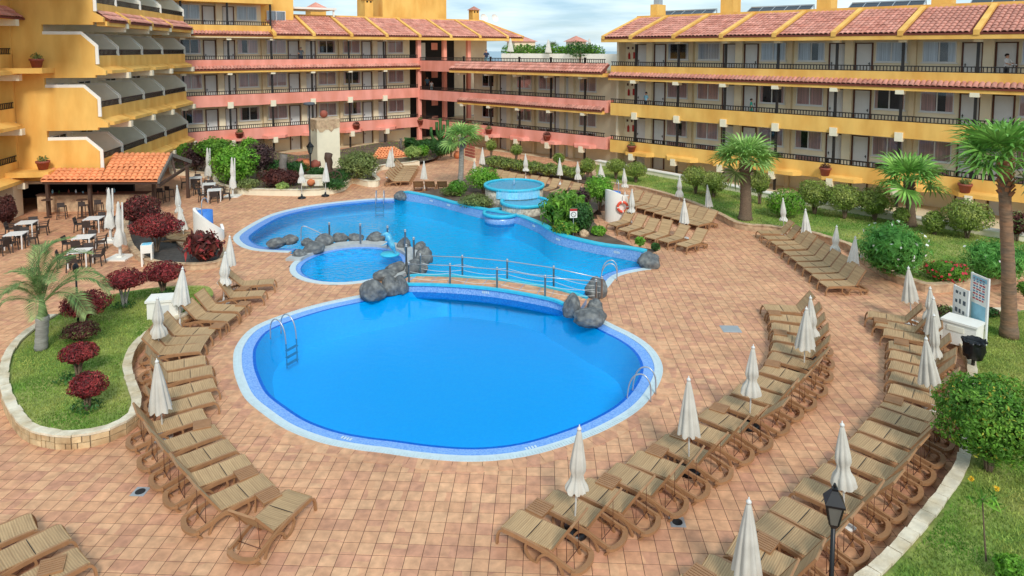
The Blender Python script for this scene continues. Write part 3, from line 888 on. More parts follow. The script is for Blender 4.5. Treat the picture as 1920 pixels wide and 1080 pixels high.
handrail('handrail', [G(767, 531, ZB), G(844, 534, ZB), G(932, 542, ZB), G(1022, 558, ZB), G(1117, 566, ZB * .6)], 'steel handrail with white ropes on the near side of the footbridge')
handrail('handrail', [G(788, 514, ZB), G(867, 517, ZB), G(951, 525, ZB), G(1038, 539, ZB), G(1128, 560, ZB * .5)], 'steel handrail with white ropes on the far side of the footbridge')

# --- paddling pool rim wall
kr = thing('paddling_pool_kerb', 'grey curved rim wall between paddling pool and upper pool', 'wall')
arc = [R(d) for d in range(-45, 176, 5)]
ki = [Vector((KC.x + (KRX + .22) * math.cos(a), KC.y + (KRY + .22) * math.sin(a))) for a in arc]
ko = [Vector((KC.x + (KRX + .95) * math.cos(a), KC.y + (KRY + .9) * math.sin(a))) for a in arc]
m_ = MB(); vs = []
for a, b_ in zip(ki, ko):
    vs += [(a.x, a.y, -.4), (a.x, a.y, .12), (b_.x, b_.y, .12), (b_.x, b_.y, -1.2)]
fs = []
for i in range(len(arc) - 1):
    for j in range(3): fs.append((i * 4 + j + 1, i * 4 + j, i * 4 + 4 + j, i * 4 + 5 + j))
fs += [(0, 1, 2, 3), tuple((len(arc) - 1) * 4 + k for k in (3, 2, 1, 0))]
m_.add(vs, fs); m_.build('wall', 'mortar', kr)

# --- rocks
def rock_mesh(seed, sub=4):
    bm = bmesh.new(); bmesh.ops.create_icosphere(bm, subdivisions=sub, radius=1)
    for v in bm.verts:
        n1 = mnoise.noise(v.co * .9 + Vector((seed * 7.1, 0, 0))); n2 = mnoise.noise(v.co * 2.6 + Vector((0, seed * 3.3, 0)))
        n3 = mnoise.noise(v.co * 7.0 + Vector((seed, seed, 0)))
        v.co *= 1 + .26 * n1 + .12 * n2 + .05 * n3 - .05 * abs(mnoise.noise(v.co * 3.3 + Vector((seed * 2, 1, 0))))
        if v.co.z < -.55: v.co.z = -.55
    me_ = bpy.data.meshes.new('boulder'); bm.to_mesh(me_); bm.free()
    me_.materials.append(MATS['rock']); me_.polygons.foreach_set('use_smooth', [True] * len(me_.polygons))
    return me_


rocks = [rock_mesh(k) for k in range(7)]
rocks_px = [((697, 546), 27, 20, 'round grey boulder largest of the cluster at the left end of the footbridge'), ((729, 536), 18, 19, 'tall grey boulder wedged between two others at the left end of the footbridge'), ((750, 534), 15, 18, 'dark boulder touching the first handrail post of the footbridge'),
            ((719, 517), 21, 10, 'flat dark boulder behind the cluster at the left end of the footbridge'), ((738, 505), 19, 12, 'oval boulder at the near right edge of the paddling pool'), ((779, 503), 21, 16, 'broad boulder between paddling pool and far handrail'), ((795, 479), 16, 16, 'pale upright boulder on the right side of the paddling pool rim'), ((787, 463), 11, 10, 'small dark boulder beside the steel posts right of the dolphin'),
            ((757, 457), 13, 12, 'boulder just right of the dolphin figure'), ((702, 446), 17, 10, 'wide dark boulder on the rim left of the dolphin figure'), ((666, 447), 14, 9, 'low grey boulder on the rim between two steel posts'), ((636, 447), 14, 9, 'dark boulder on the rim right of the first steel post'),
            ((605, 452), 17, 14, 'big boulder left of the first steel post on the rim'), ((585, 466), 20, 11, 'long boulder at the left edge of the paddling pool'), ((560, 477), 12, 9, 'small boulder where paddling pool and terrace meet at the left'), ((574, 454), 11, 7, 'small boulder behind the long one at the left of the paddling pool'),
            ((541, 450), 14, 9, 'dark boulder standing in the shallow water right of its twin'), ((515, 456), 18, 10, 'leftmost dark boulder standing in the shallow water'),
            ((1073, 575), 20, 23, 'tall grey boulder at the right end of the footbridge'), ((1106, 597), 29, 19, 'large rounded boulder on the pool edge at the right end of the footbridge'), ((1117, 575), 15, 14, 'dark boulder behind the large one at the right end of the footbridge'), ((1119, 541), 23, 18, 'boulder beyond the far handrail below the curved pool ladder'),
            ((1219, 489), 21, 15, 'lone round boulder at the right tip of the upper pool'), ((752, 367), 13, 9, 'lone boulder at the far corner of the upper pool')]
for k, ((x, y), rx, ry, lab) in enumerate(rocks_px):
    rx, ry = rx * 1.12, ry * 1.14
    b_ = G(x, y + ry * .75, .0); s_ = mpp(b_.y)
    hgt = max(ry * s_ * 1.05, .2)
    o = link('boulder', rocks[k % 7], None, (b_.x, b_.y + rx * s_ * .5, hgt * .5), (0, 0, rnd.uniform(0, 6)), (rx * s_, rx * s_ * .85, hgt))
    tag(o, lab, 'boulder', 'boulders round the pools')

# --- steel bollards on the rim
for k, (x, y, lab) in enumerate([(618, 455, 'leftmost steel post on the paddling pool rim'), (676, 457, 'steel post at the middle of the paddling pool rim'), (727, 462, 'steel post directly behind the dolphin figure'), (760, 470, 'steel post right of the dolphin figure'), (776, 486, 'steel post beside the pale boulder right of the paddling pool'), (762, 501, 'steel post in front of the broad boulder near the footbridge')]):
    b_ = G(x, y, .12); o = link('steel_post', steel_post, None, b_, None, (1.2, 1.2, 1.05)); tag(o, lab, 'post', 'steel posts on the paddling pool rim')


# --- ladders
def ladder(px, heading, label, w_=.5, rungs=3):
    b_ = G(px[0], px[1], 0)
    t_ = thing('pool_ladder', label, 'pool ladder', (b_.x, b_.y, 0), heading, 'steel pool ladders')
    for s_ in (-1, 1):
        pts = spline([(-.55, s_ * w_ / 2, 0), (-.53, s_ * w_ / 2, .5), (-.36, s_ * w_ / 2, .74), (-.12, s_ * w_ / 2, .70), (.06, s_ * w_ / 2, .45), (.14, s_ * w_ / 2, 0), (.16, s_ * w_ / 2, -.9)], 5)
        MB().tube(pts, .022, 8).build('handrail', 'steel', t_, True)
    for k in range(rungs):
        m_ = MB(); m_.box(.10, .22, -w_ / 2, w_ / 2, -.3 - k * .25, -.27 - k * .25); m_.build('step', 'steel', t_)


ladder((540, 636), R(-25), 'curved steel ladder at the left edge of the round pool')
ladder((1190, 738), R(152), 'curved steel ladder at the right edge of the round pool')
ladder((712, 380), R(-85), 'steel ladder at the far edge of the upper pool')
ladder((1133, 522), R(170), 'steel ladder at the right edge of the upper pool beside the footbridge')
b_ = G(567, 458, 0)
hr = thing('steel_grab_rail', 'bent steel grab rail above the boulders left of the paddling pool', 'rail', (b_.x, b_.y, 0))
MB().tube(spline([(-.05, 0, -.05), (-.05, 0, .75), (.1, 0, .95), (.5, .1, .75), (.95, .2, .45), (1.0, .2, 0)], 4), .024, 8).build('bent_tube', 'steel', hr, True)

# --- kerbs and raised beds
def kerb(name, outline, h, thick, label, stones=None, cap='kerb_white', face='kerb_white', keepf=None, capz=.05, stepl=.42):
    t_ = thing(name, label, 'low wall')
    inn = offset(outline, -thick)
    n = len(outline); m_ = MB(); mc = MB()
    o2 = offset(outline, -.02)
    ring_vs = [(p.x, p.y, -.05) for p in o2] + [(p.x, p.y, h) for p in o2] + [(p.x, p.y, h) for p in inn] + [(p.x, p.y, h - .3) for p in inn]
    fs = []
    for i in range(n):
        j = (i + 1) % n
        if keepf and not keepf(outline[i]): continue
        fs += [(i, j, n + j, n + i), (n + i, n + j, 2 * n + j, 2 * n + i), (2 * n + i, 2 * n + j, 3 * n + j, 3 * n + i)]
    m_.add(ring_vs, fs); m_.build('core', 'kerb_mortar' if stones else face, t_)
    pts = along(outline, .42)
    oi_, oo_ = offset(pts, -thick - .02), offset(pts, .03)
    for i in range(len(pts)):
        j = (i + 1) % len(pts)
        if keepf and not keepf(pts[i]): continue
        dz = rnd.uniform(0, .012)
        a, b2, c, d = oi_[i], oo_[i], oo_[j], oi_[j]; cen = (a + b2 + c + d) / 4
        q = [cen + (p - cen) * .985 + Vector((rnd.uniform(-.018, .018), rnd.uniform(-.018, .018))) for p in (a, b2, c, d)]
        mc.prism([(p.x, p.y) for p in q], h, h + capz + dz)
        if stones:
            mc2 = mc; o = mc.build('cap_stone', cap, t_); mc = MB()
    if not stones: mc.build('cap', cap, t_)
    if stones:
        pts = along(outline, stepl); oo_ = offset(pts, .025); oi_ = offset(pts, -.1)
        for i in range(len(pts)):
            j = (i + 1) % len(pts)
            if keepf and not keepf(pts[i]): continue
            hh = h * rnd.uniform(.45, .62); g_ = .02
            for z0, z1 in ((.0, hh - g_ / 2), (hh + g_ / 2, h - .01)):
                cut = rnd.uniform(.3, .7)
                for u0, u1 in ((0, cut), (cut, 1)):
                    if rnd.random() < .35 and u0 == 0: u1 = 1
                    elif u0 > 0 and abs(u1 - cut) > .99: continue
                    e_ = .035; u0_, u1_ = u0 + e_, u1 - e_
                    a, b2 = oo_[i].lerp(oo_[j], u0_), oo_[i].lerp(oo_[j], u1_); c, d = oi_[i].lerp(oi_[j], u1_), oi_[i].lerp(oi_[j], u0_)
                    ms_ = MB(); ms_.prism([(a.x, a.y), (b2.x, b2.y), (c.x, c.y), (d.x, d.y)], z0, z1)
                    ms_.build('stone', 'kerb_stone', t_)
                    if u1 == 1 and u0 == 0: break
    return t_


def soil(name, outline, z, mat_, bump=.05):
    m_ = MB(); fill_poly(m_, offset(outline, -.1), z); return struct(m_.build(name, mat_))


kerb('lawn_kerb', ISL, .32, .20, 'whitewashed stone kerb round the lawn island left of the round pool', True, keepf=lambda p: p.y < 24.5)
soil('lawn', ISL, .28, 'lawn_ground')
kerb('bed_kerb', REST, .25, .22, 'curved tan kerb of the dark planting bed by the restaurant tables', None, face='tan_stone', cap='tan_stone')
soil('planting_bed', REST, .2, 'dark_soil')
kerb('bed_kerb', BACK, .4, .28, 'long low cream wall of the shrub bed in front of the pink wing', None, face='ivory', cap='kerb_white', keepf=lambda p: p.y < 58)
soil('planting_bed', BACK, .3, 'soil')
kerb('lawn_kerb', RLAWN, .32, .26, 'curving stone kerb of the lawn in front of the yellow wing', None, face='tan_stone', cap='tan_stone')
soil('lawn', RLAWN, .28, 'lawn_ground')
kerb('lawn_kerb', BLAWN, .3, .21, 'white stone kerb of the lawn beside the outer lounger row', True, keepf=lambda p: 10.5 < p.y < 30 and p.x < 19, cap='kerb_white', stepl=.5)
soil('lawn', BLAWN, .26, 'lawn_ground')
soil('planting_bed', FALLB, .33, 'soil')
soil('planting_bed', HBED, .06, 'soil')


# --- grass
def grass(outline, n, z, hmin, hmax, wd, dens_y=None):
    P = offset(outline, -.3)
    xs = [p.x for p in P]; ys = [p.y for p in P]
    rg_ = np.random.default_rng(5)
    X = rg_.uniform(min(xs), max(xs), n * 3); Y = rg_.uniform(min(ys), max(ys), n * 3)
    ok = inside_np(X, Y, P) & (np.abs(X) < .95 * Y + 2) & (Y > 9)
    X, Y = X[ok][:n], Y[ok][:n]; k = len(X)
    a = rg_.uniform(0, 2 * PI, k); h = rg_.uniform(hmin, hmax, k); ln = rg_.normal(0, .5, (k, 2)) * h[:, None]
    V = np.zeros((k, 3, 3))
    V[:, 0] = np.stack([X - np.cos(a) * wd, Y - np.sin(a) * wd, np.full(k, z)], 1)
    V[:, 1] = np.stack([X + np.cos(a) * wd, Y + np.sin(a) * wd, np.full(k, z)], 1)
    V[:, 2] = np.stack([X + ln[:, 0], Y + ln[:, 1], z + h], 1)
    me_ = bpy.data.meshes.new('grass')
    me_.from_pydata(V.reshape(-1, 3).tolist(), [], np.arange(k * 3).reshape(-1, 3).tolist())
    me_.materials.append(MATS['grass_blade'])
    return struct(link('grass', me_), 'stuff')


grass(ISL, 26000, .28, .03, .075, .012)
grass(BLAWN, 70000, .26, .03, .085, .011)
grass(RLAWN, 30000, .28, .04, .10, .02)
grass(BACK, 5000, .3, .05, .12, .03)

# ================================================================== buildings
def tile_mesh(w_, l_, slope, mat_, seg=5):
    """one barrel tile; x across, running up the slope towards +y"""
    m_ = MB(); n = seg; r0, r1 = w_ * .52, w_ * .43
    cs, sn = math.cos(slope), math.sin(slope)
    vs = []
    for (s_, r_, lift) in ((0, r0, .045), (l_ * 1.12, r1, .0)):
        for j in range(n + 1):
            a = PI * j / n
            x, h = -r_ * math.cos(a), r_ * math.sin(a) * .62 + lift
            vs.append((x, s_ * cs - h * sn, s_ * sn + h * cs))
    for j in range(n + 1):                      # inner lip at the lower end gives the tile its thickness
        a = PI * j / n
        x, h = -r0 * .84 * math.cos(a), r0 * .84 * math.sin(a) * .62 + .02
        vs.append((x, .0 * cs - h * sn + .002, h * cs))
    fs = [(j + 1, j, n + 1 + j, n + 2 + j) for j in range(n)]
    fs += [(j, j + 1, 2 * n + 3 + j, 2 * n + 2 + j) for j in range(n)]
    m_.add(vs, fs)
    return m_


def tile_roof(root, x0, x1, ye, ze, yr, zr, w_, l_, mat_, ribs=(), singles=0, near=None, rib_mat='yellow', skew=0.0, name='roof', xr0=None, xr1=None):
    """pitched plane from eave (ye, ze) up to (yr, zr), in the parent's own axes"""
    xr0 = x0 if xr0 is None else xr0; xr1 = x1 if xr1 is None else xr1
    run = yr - ye; rise = zr - ze; sl = math.atan2(rise, run); S = math.hypot(run, rise)
    m_ = MB(); m_.add([(x0, ye, ze - .02), (x1, ye, ze - .02), (xr1, yr, zr - .02), (xr0, yr, zr - .02), (x0, ye, ze - .12), (x1, ye, ze - .12), (xr1, yr, zr - .14), (xr0, yr, zr - .14)],
                      [(0, 1, 2, 3), (7, 6, 5, 4), (0, 4, 5, 1), (1, 5, 6, 2), (2, 6, 7, 3), (3, 7, 4, 0)])
    ro = m_.build(name, 'roof_base', root)
    rows = max(1, round(S / l_)); l2 = S / rows
    spots = []
    for r_ in range(rows):
        f_ = r_ / rows
        a, b_ = x0 + (xr0 - x0) * f_ + w_ * .5, x1 + (xr1 - x1) * f_ - w_ * .4
        k = int((b_ - a) / w_) + 1
        for i in range(k):
            x = a + i * w_
            if any(abs(x - (rb + skew * f_)) < .24 for rb in ribs): continue
            spots.append((x, ye + run * f_, ze + rise * f_ + .0))
    proto = tile_mesh(w_, l2, sl, mat_)
    if singles:
        if near: spots.sort(key=near)
        pm = proto.mesh('roof_tile', mat_, True)
        for p in spots[:singles]:
            link('roof_tile', pm, ro, (p[0] + rnd.uniform(-.006, .006), p[1], p[2] + rnd.uniform(-.006, .006)), (0, 0, rnd.uniform(-.02, .02)))
        spots = spots[singles:]
    if spots:
        big = MB(); pv = np.array(proto.v); nv = len(pv); allv_ = []; allf = []
        for i, p in enumerate(spots):
            allv_.append(pv + (p[0] + rnd.uniform(-.006, .006), p[1], p[2] + rnd.uniform(-.008, .008)))
            allf += [[a + i * nv for a in q] for q in proto.f]
        me_ = bpy.data.meshes.new('roof_tiles'); me_.from_pydata(np.concatenate(allv_).tolist(), [], allf)
        me_.materials.append(MATS[mat_]); me_.polygons.foreach_set('use_smooth', [True] * len(me_.polygons))
        struct(link('roof_tiles', me_, ro), 'stuff')
    for rb in ribs:
        m_ = MB(); h = .16
        m_.add([(rb - .16, ye - .03, ze - .14), (rb + .16, ye - .03, ze - .14), (rb + .16 + skew, yr, zr - .1), (rb - .16 + skew, yr, zr - .1),
                (rb - .16, ye - .03, ze + h), (rb + .16, ye - .03, ze + h), (rb + .16 + skew, yr, zr + h), (rb - .16 + skew, yr, zr + h)],
               [(0, 3, 2, 1), (4, 5, 6, 7), (0, 1, 5, 4), (1, 2, 6, 5), (2, 3, 7, 6), (3, 0, 4, 7)])
        m_.build('roof_rib', rib_mat, ro)
    return ro


# shared window, door, railing and post pieces ------------------------------
def window_meshes(w_, h_):
    fr_ = MB(); t_ = .06
    for x0, x1, z0, z1 in ((-w_ / 2, w_ / 2, 0, t_), (-w_ / 2, w_ / 2, h_ - t_, h_), (-w_ / 2, -w_ / 2 + t_, t_, h_ - t_), (w_ / 2 - t_, w_ / 2, t_, h_ - t_), (-.035, .035, t_, h_ - t_)):
        fr_.box(x0, x1, -.07, .0, z0, z1)
    fr_.box(-w_ / 2 - .08, w_ / 2 + .08, -.12, 0, -.07, -.005)
    pane = MB(); pane.box(-w_ / 2 + t_, w_ / 2 - t_, -.045, -.04, t_, h_ - t_)
    cur = {}
    for kind, segs in dict(full=((-1, 1),), left=((-1, -.1), (.55, 1)), right=((-1, -.6), (.05, 1)), open_=((-1, -.8), (.8, 1))).items():
        c_ = MB()
        for a, b_ in segs:
            n = max(4, int((b_ - a) * 22)); xs = [(-w_ / 2 + t_) + (w_ - 2 * t_) * ((a + (b_ - a) * i / n) + 1) / 2 for i in range(n + 1)]
            vs = []
            for i, x in enumerate(xs):
                y = -.022 + (.010 if i % 2 else -.008)
                vs += [(x, y, t_), (x, y, h_ - t_)]
            c_.add(vs, [(2 * i, 2 * i + 2, 2 * i + 3, 2 * i + 1) for i in range(n)])
        cur[kind] = c_
    back = MB(); back.box(-w_ / 2 + .02, w_ / 2 - .02, -.006, -.003, .02, h_ - .02)  # thin panel on the wall, its dark colour stands for an unlit room
    return fr_, pane, cur, back


WIN_W, WIN_H = 1.85, 1.32
_f, _p, _c, _b = window_meshes(WIN_W, WIN_H)
M_WF = _f.mesh('window', 'frame_white'); M_WP = _p.mesh('pane', 'glass'); M_WB = _b.mesh('unlit_backing', 'room_shade')
M_WC = {k: v.mesh('curtain', 'curtain') for k, v in _c.items()}
M_WCW = {k: v.mesh('curtain', 'curtain_white') for k, v in _c.items()}
_d = MB(); _d.box(-.46, .46, -.05, 0, 0, 2.35)
for z0, z1 in ((.2, 1.0), (1.15, 2.15)):
    for x0, x1 in ((-.36, -.04), (.04, .36)): _d.box(x0, x1, -.065, -.05, z0, z1)
M_DOOR = _d.mesh('door', 'door_white')
_j = MB(); _j.box(-.56, -.47, -.09, 0, 0, 2.42); _j.box(.47, .56, -.09, 0, 0, 2.42); _j.box(-.56, .56, -.09, 0, 2.36, 2.42)
M_JAMB = _j.mesh('door_frame', 'brown_trim')
_h = MB(); _h.box(.3, .4, -.12, -.065, 1.02, 1.06); _h.box(.33, .38, -.075, -.06, .92, 1.12)
M_HANDLE = _h.mesh('handle', 'dark_metal')


def put_window(root, x, y, z, white=False, kind=None):
    k = kind or rnd.choice(['full', 'full', 'full', 'full', 'full', 'full', 'left', 'right', 'left', 'open_'])
    wo_ = link('window', M_WF, root, (x, y, z))
    link('unlit_backing', M_WB, wo_); link('curtain', (M_WCW if white else M_WC)[k], wo_); link('pane', M_WP, wo_)
    return wo_


def put_door(root, x, y, z, flip=1, opened=False):
    d_ = link('door', M_DOOR, root, (x, y, z), None, (flip, 1, 1))
    link('door_frame', M_JAMB, d_); link('handle', M_HANDLE, d_)


def railing_mesh(L_, h=.38, step=.19):
    m_ = MB(); m_.box(0, L_, -.035, .035, h - .065, h); m_.box(0, L_, -.025, .025, .01, .06)
    n = max(1, int(L_ / step))
    for i in range(n):
        x = (i + .5) * L_ / n; m_.box(x - .026, x + .026, -.02, .02, .05, h - .05)
    return m_.mesh('railing', 'dark_metal')


RAILS = {}


def put_railing(root, x0, x1, z, y=.06, h=.38):
    k = round(x1 - x0, 2)
    if k not in RAILS: RAILS[k] = railing_mesh(x1 - x0, h)
    return link('railing', RAILS[k], root, (x0, y, z))


def bx(root, name, m, *b6):
    o = MB().box(*b6); return o.build(name, m, root)


def band_plain(root, x0, x1, zr, m, y0=0.0):
    bx(root, 'parapet', m, x0, x1, y0, y0 + .22, zr - 1.42, zr - .38)


def band_strip(root, x0, x1, zr, m, y0=0.0, beam='yellow', reach=.42, drop=.26, singles=0, near=None):
    bx(root, 'parapet', m, x0, x1, y0, y0 + .22, zr - 1.0, zr - .38)
    tile_roof(root, x0, x1, y0 - reach, zr - .98 - drop, y0 + .02, zr - .94, .3, reach * 1.1, 'roof_tile', name='tile_strip')
    bx(root, 'beam', beam, x0, x1, y0 - reach + .06, y0 + .22, zr - 1.56, zr - 1.04 - drop)


def capital(root, x, z0, z1, w_=.42, y0=-.1, y1=.3):
    bx(root, 'post_capital', 'ivory', x - w_ / 2, x + w_ / 2, y0, y1, z0, z1)


POST = {}


def post(root, x, z0, z1, w_=.15, m='dark_metal', y=.11):
    k = (round(z1 - z0, 2), w_, m)
    if k not in POST:
        POST[k] = MB().box(-w_ / 2, w_ / 2, -w_ / 2, w_ / 2, 0, z1 - z0).mesh('post', m)
    return link('post', POST[k], root, (x, y, z0))


def rooms(root, x0, x1, fz, hz, wins, doors, pil, white=False, wallm='cream', yb=2.03, kinds=None):
    """back wall of one gallery with its windows, doors and pilasters"""
    bx(root, 'wall', wallm, x0, x1, yb, yb + .3, fz - .2, fz + hz)
    bx(root, 'floor_slab', 'tan_wall', x0, x1, .22, yb, fz - .25, fz)
    for i, x in enumerate(wins):
        if x0 + .9 < x < x1 - .9: put_window(root, x, yb, fz + 1.16, white, kinds[i % len(kinds)] if kinds else None)
    for i, x in enumerate(doors):
        if x0 + .5 < x < x1 - .5: put_door(root, x, yb, fz, 1 if i % 2 else -1)
    for x, w_ in pil:
        if x0 + .4 < x < x1 - .4: bx(root, 'pilaster', 'cream' if w_ > .4 else 'tan_wall', x - w_ / 2, x + w_ / 2, yb - .38, yb, fz, fz + hz)


def u_of(x, A, B, v=0.0):
    A = Vector((A[0], A[1])); B = Vector((B[0], B[1])); d = (B - A).normalized(); n = Vector((-d.y, d.x))
    A = A + n * v
    r_ = Vector(((x - 960) / FPX, 1.0))
    det = d.x * (-r_.y) + r_.x * d.y
    return (-A.x * (-r_.y) + r_.x * (-A.y)) / det


# ---------------------------------------------------------------- right wing (yellow)
def make_right():
    A, B = Vector((8.36, 57.8)), Vector((28.8, 38.4)); d = (B - A).normalized()
    rz = math.atan2(d.y, d.x); Lw = (B - A).length + 5.0
    t_ = thing('hotel_wing', 'long yellow hotel wing on the right with galleries and tiled roof', 'building', (A.x, A.y, 0), rz)
    st = 3.136; ZR = [9.01 - 3 * st, 9.01 - 2 * st, 9.01 - st, 9.01]      # rail heights of the four floors
    k = 1.12; P0, PS = 2.17 * k, 3.5 * k
    posts = [P0 + PS * i for i in range(8) if P0 + PS * i < Lw]
    per = 7.0 * k
    wc = [5.85 * k + per * i for i in range(-1, 4)]; dc = [2.4 * k + per * i for i in range(0, 4)]
    wins = [c + s_ * 1.36 for c in wc for s_ in (-1, 1)]; doors = [c + s_ * .85 for c in dc for s_ in (-1, 1)]
    pil = [(c, .3) for c in wc] + [(c, .55) for c in dc]
    for lv in range(4):
        fz = ZR[lv] - .98
        z_ = max(fz, -.05) if lv == 0 else fz
        rooms(t_, .1, Lw, z_, 2.9 if lv else 2.0, wins, doors, pil, white=(lv == 3)) if lv else rooms(t_, .1, Lw, .0, ZR[1] - 1.4 + .3, wins, doors, pil)
        if lv == 0: continue
        if lv == 3: band_strip(t_, 0, Lw, ZR[3], 'yellow')
        else: band_plain(t_, 0, Lw, ZR[lv], 'yellow')
        xs = [0] + posts + [Lw]
        for a, b_ in zip(xs, xs[1:]):
            if b_ - a > .2: put_railing(t_, a, b_, ZR[lv] - .38)
        top = ZR[3] + 1.62 if lv == 3 else (ZR[3] - 1.56 if lv == 2 else ZR[2] - 1.42)
        for x in posts:
            post(t_, x, fz, top)
            if lv == 3: capital(t_, x, top - .18, top + .05, .45, -.15, .25)
            elif lv == 2: capital(t_, x, top - .22, top + .04, .48, -.38, .25)
            else: capital(t_, x, top - .2, top + .36, .46, -.16, .28)
    # ledges and short posts under the first-floor parapet
    for x in posts:
        m_ = MB(); zb = ZR[1] - 1.42
        m_.add([(x - .5, -.5, zb - .02), (x + 1.5, -.5, zb - .02), (x + 1.9, .0, zb - .02), (x - .9, .0, zb - .02), (x - .5, -.5, zb + .22), (x + 1.5, -.5, zb + .22), (x + 1.9, .0, zb + .32), (x - .9, .0, zb + .32)],
               [(3, 2, 1, 0), (4, 5, 6, 7), (0, 1, 5, 4), (1, 2, 6, 5), (2, 3, 7, 6), (3, 0, 4, 7)])
        m_.build('ledge', 'yellow', t_)
        capital(t_, x, zb - .42, zb + .12, .4, -.56, -.1)
        post(t_, x, 0, zb - .0)
    # roof
    tile_roof(t_, -.5, Lw, -.75, ZR[3] + 1.98, 4.6, ZR[3] + 3.75, .3, .56, 'roof_tile', ribs=[-.3] + posts, singles=300, near=lambda p: -p[0], rib_mat='yellow')
    bx(t_, 'fascia', 'yellow', -.52, Lw, -.72, -.4, ZR[3] + 1.6, ZR[3] + 1.92)
    bx(t_, 'ceiling', 'tan_wall', -.4, Lw, -.4, 2.3, ZR[3] + 1.62, ZR[3] + 1.72)
    bx(t_, 'ridge_parapet', 'yellow', -.5, Lw, 4.6, 5.0, ZR[3] + 2.2, ZR[3] + 3.98)
    bx(t_, 'end_wall', 'cream', -.1, .1, 1.0, 6, -.1, ZR[3] + 1.62)
    # fire points on the end of each gallery
    for lv in (1, 2, 3):
        fz = ZR[lv] - .98
        bx(t_, 'fire_hose_cabinet', 'fire_red', .95, 1.35, 1.9, 2.02, fz + 1.2, fz + 1.75)
        MB().lathe([(.09, 0), (.09, .45), (.04, .52), (.03, .6)], 8, (.55, 1.9, fz + 1.15)).build('fire_extinguisher', 'fire_red', t_, True)
        for dx in (.3, .75): bx(t_, 'notice', 'brown_trim', dx, dx + .16, 2.0, 2.028, fz + 2.0, fz + 2.2)
    # chimneys and roof plant beyond the ridge
    for px0, px1, ytop in ((1222, 1243, 13), (1352, 1390, 8), (1530, 1573, -6), (1742, 1803, -8)):
        u0, u1 = u_of(px0, A, B, 5.6), u_of(px1, A, B, 5.6)
        u1 = u0 + (u1 - u0) * .62
        zt = ZR[3] + 3.98 + (1.0 if px0 < 1300 else 1.25)
        o = bx(t_, 'chimney', 'yellow', u0, u1, 5.2, 6.6, ZR[3] + 2, zt)
        bx(t_, 'vent', 'alu', (u0 + u1) / 2 - .28, (u0 + u1) / 2 + .28, 5.6, 6.2, zt, zt + .45)
    for px0, px1 in ((1236, 1332), (1396, 1514), (1585, 1724), (1812, 1935)):
        u0, u1 = u_of(px0, A, B, 7.0), u_of(px1, A, B, 7.0); n = max(3, int((u1 - u0) / .95))
        w_ = (u1 - u0) / n; zb = ZR[3] + 4.05
        so = None
        cw = t_.matrix_basis @ Vector((u0, 7.0, zb))
        so = thing('solar_panel_row', {1236: 'row of dark solar panels left of the others behind the yellow roof ridge', 1396: 'row of solar panels right of the second yellow chimney', 1585: 'row of solar panels between the two largest yellow chimneys', 1812: 'row of solar panels at the far right of the yellow roof ridge'}[px0], 'solar panels', cw, rz, 'solar panels on the roof')
        for i in range(n):
            m_ = MB(); m_.add([(i * w_ + .03, 0, 0), ((i + 1) * w_ - .03, 0, 0), ((i + 1) * w_ - .03, .9, .42), (i * w_ + .03, .9, .42)], [(0, 1, 2, 3)])
            m_.add([(i * w_ + .03, .04, -.05), ((i + 1) * w_ - .03, .04, -.05), ((i + 1) * w_ - .03, .94, .37), (i * w_ + .03, .94, .37)], [(3, 2, 1, 0)])
            m_.build('panel', 'solar', so)
        m_ = MB(); m_.bar((0, .95, .46), (u1 - u0, .95, .46), .1); m_.build('header_pipe', 'alu', so)
        for i in range(n + 1): m_ = MB(); m_.bar((i * w_, .9, -2.0), (i * w_, .9, .42), .06); m_.bar((i * w_, 0, 0), (i * w_, .9, .43), .05); m_.build('support', 'alu', so)
    return t_, A, B, ZR, posts


RW, RA, RB, RZR, RPOSTS = make_right()


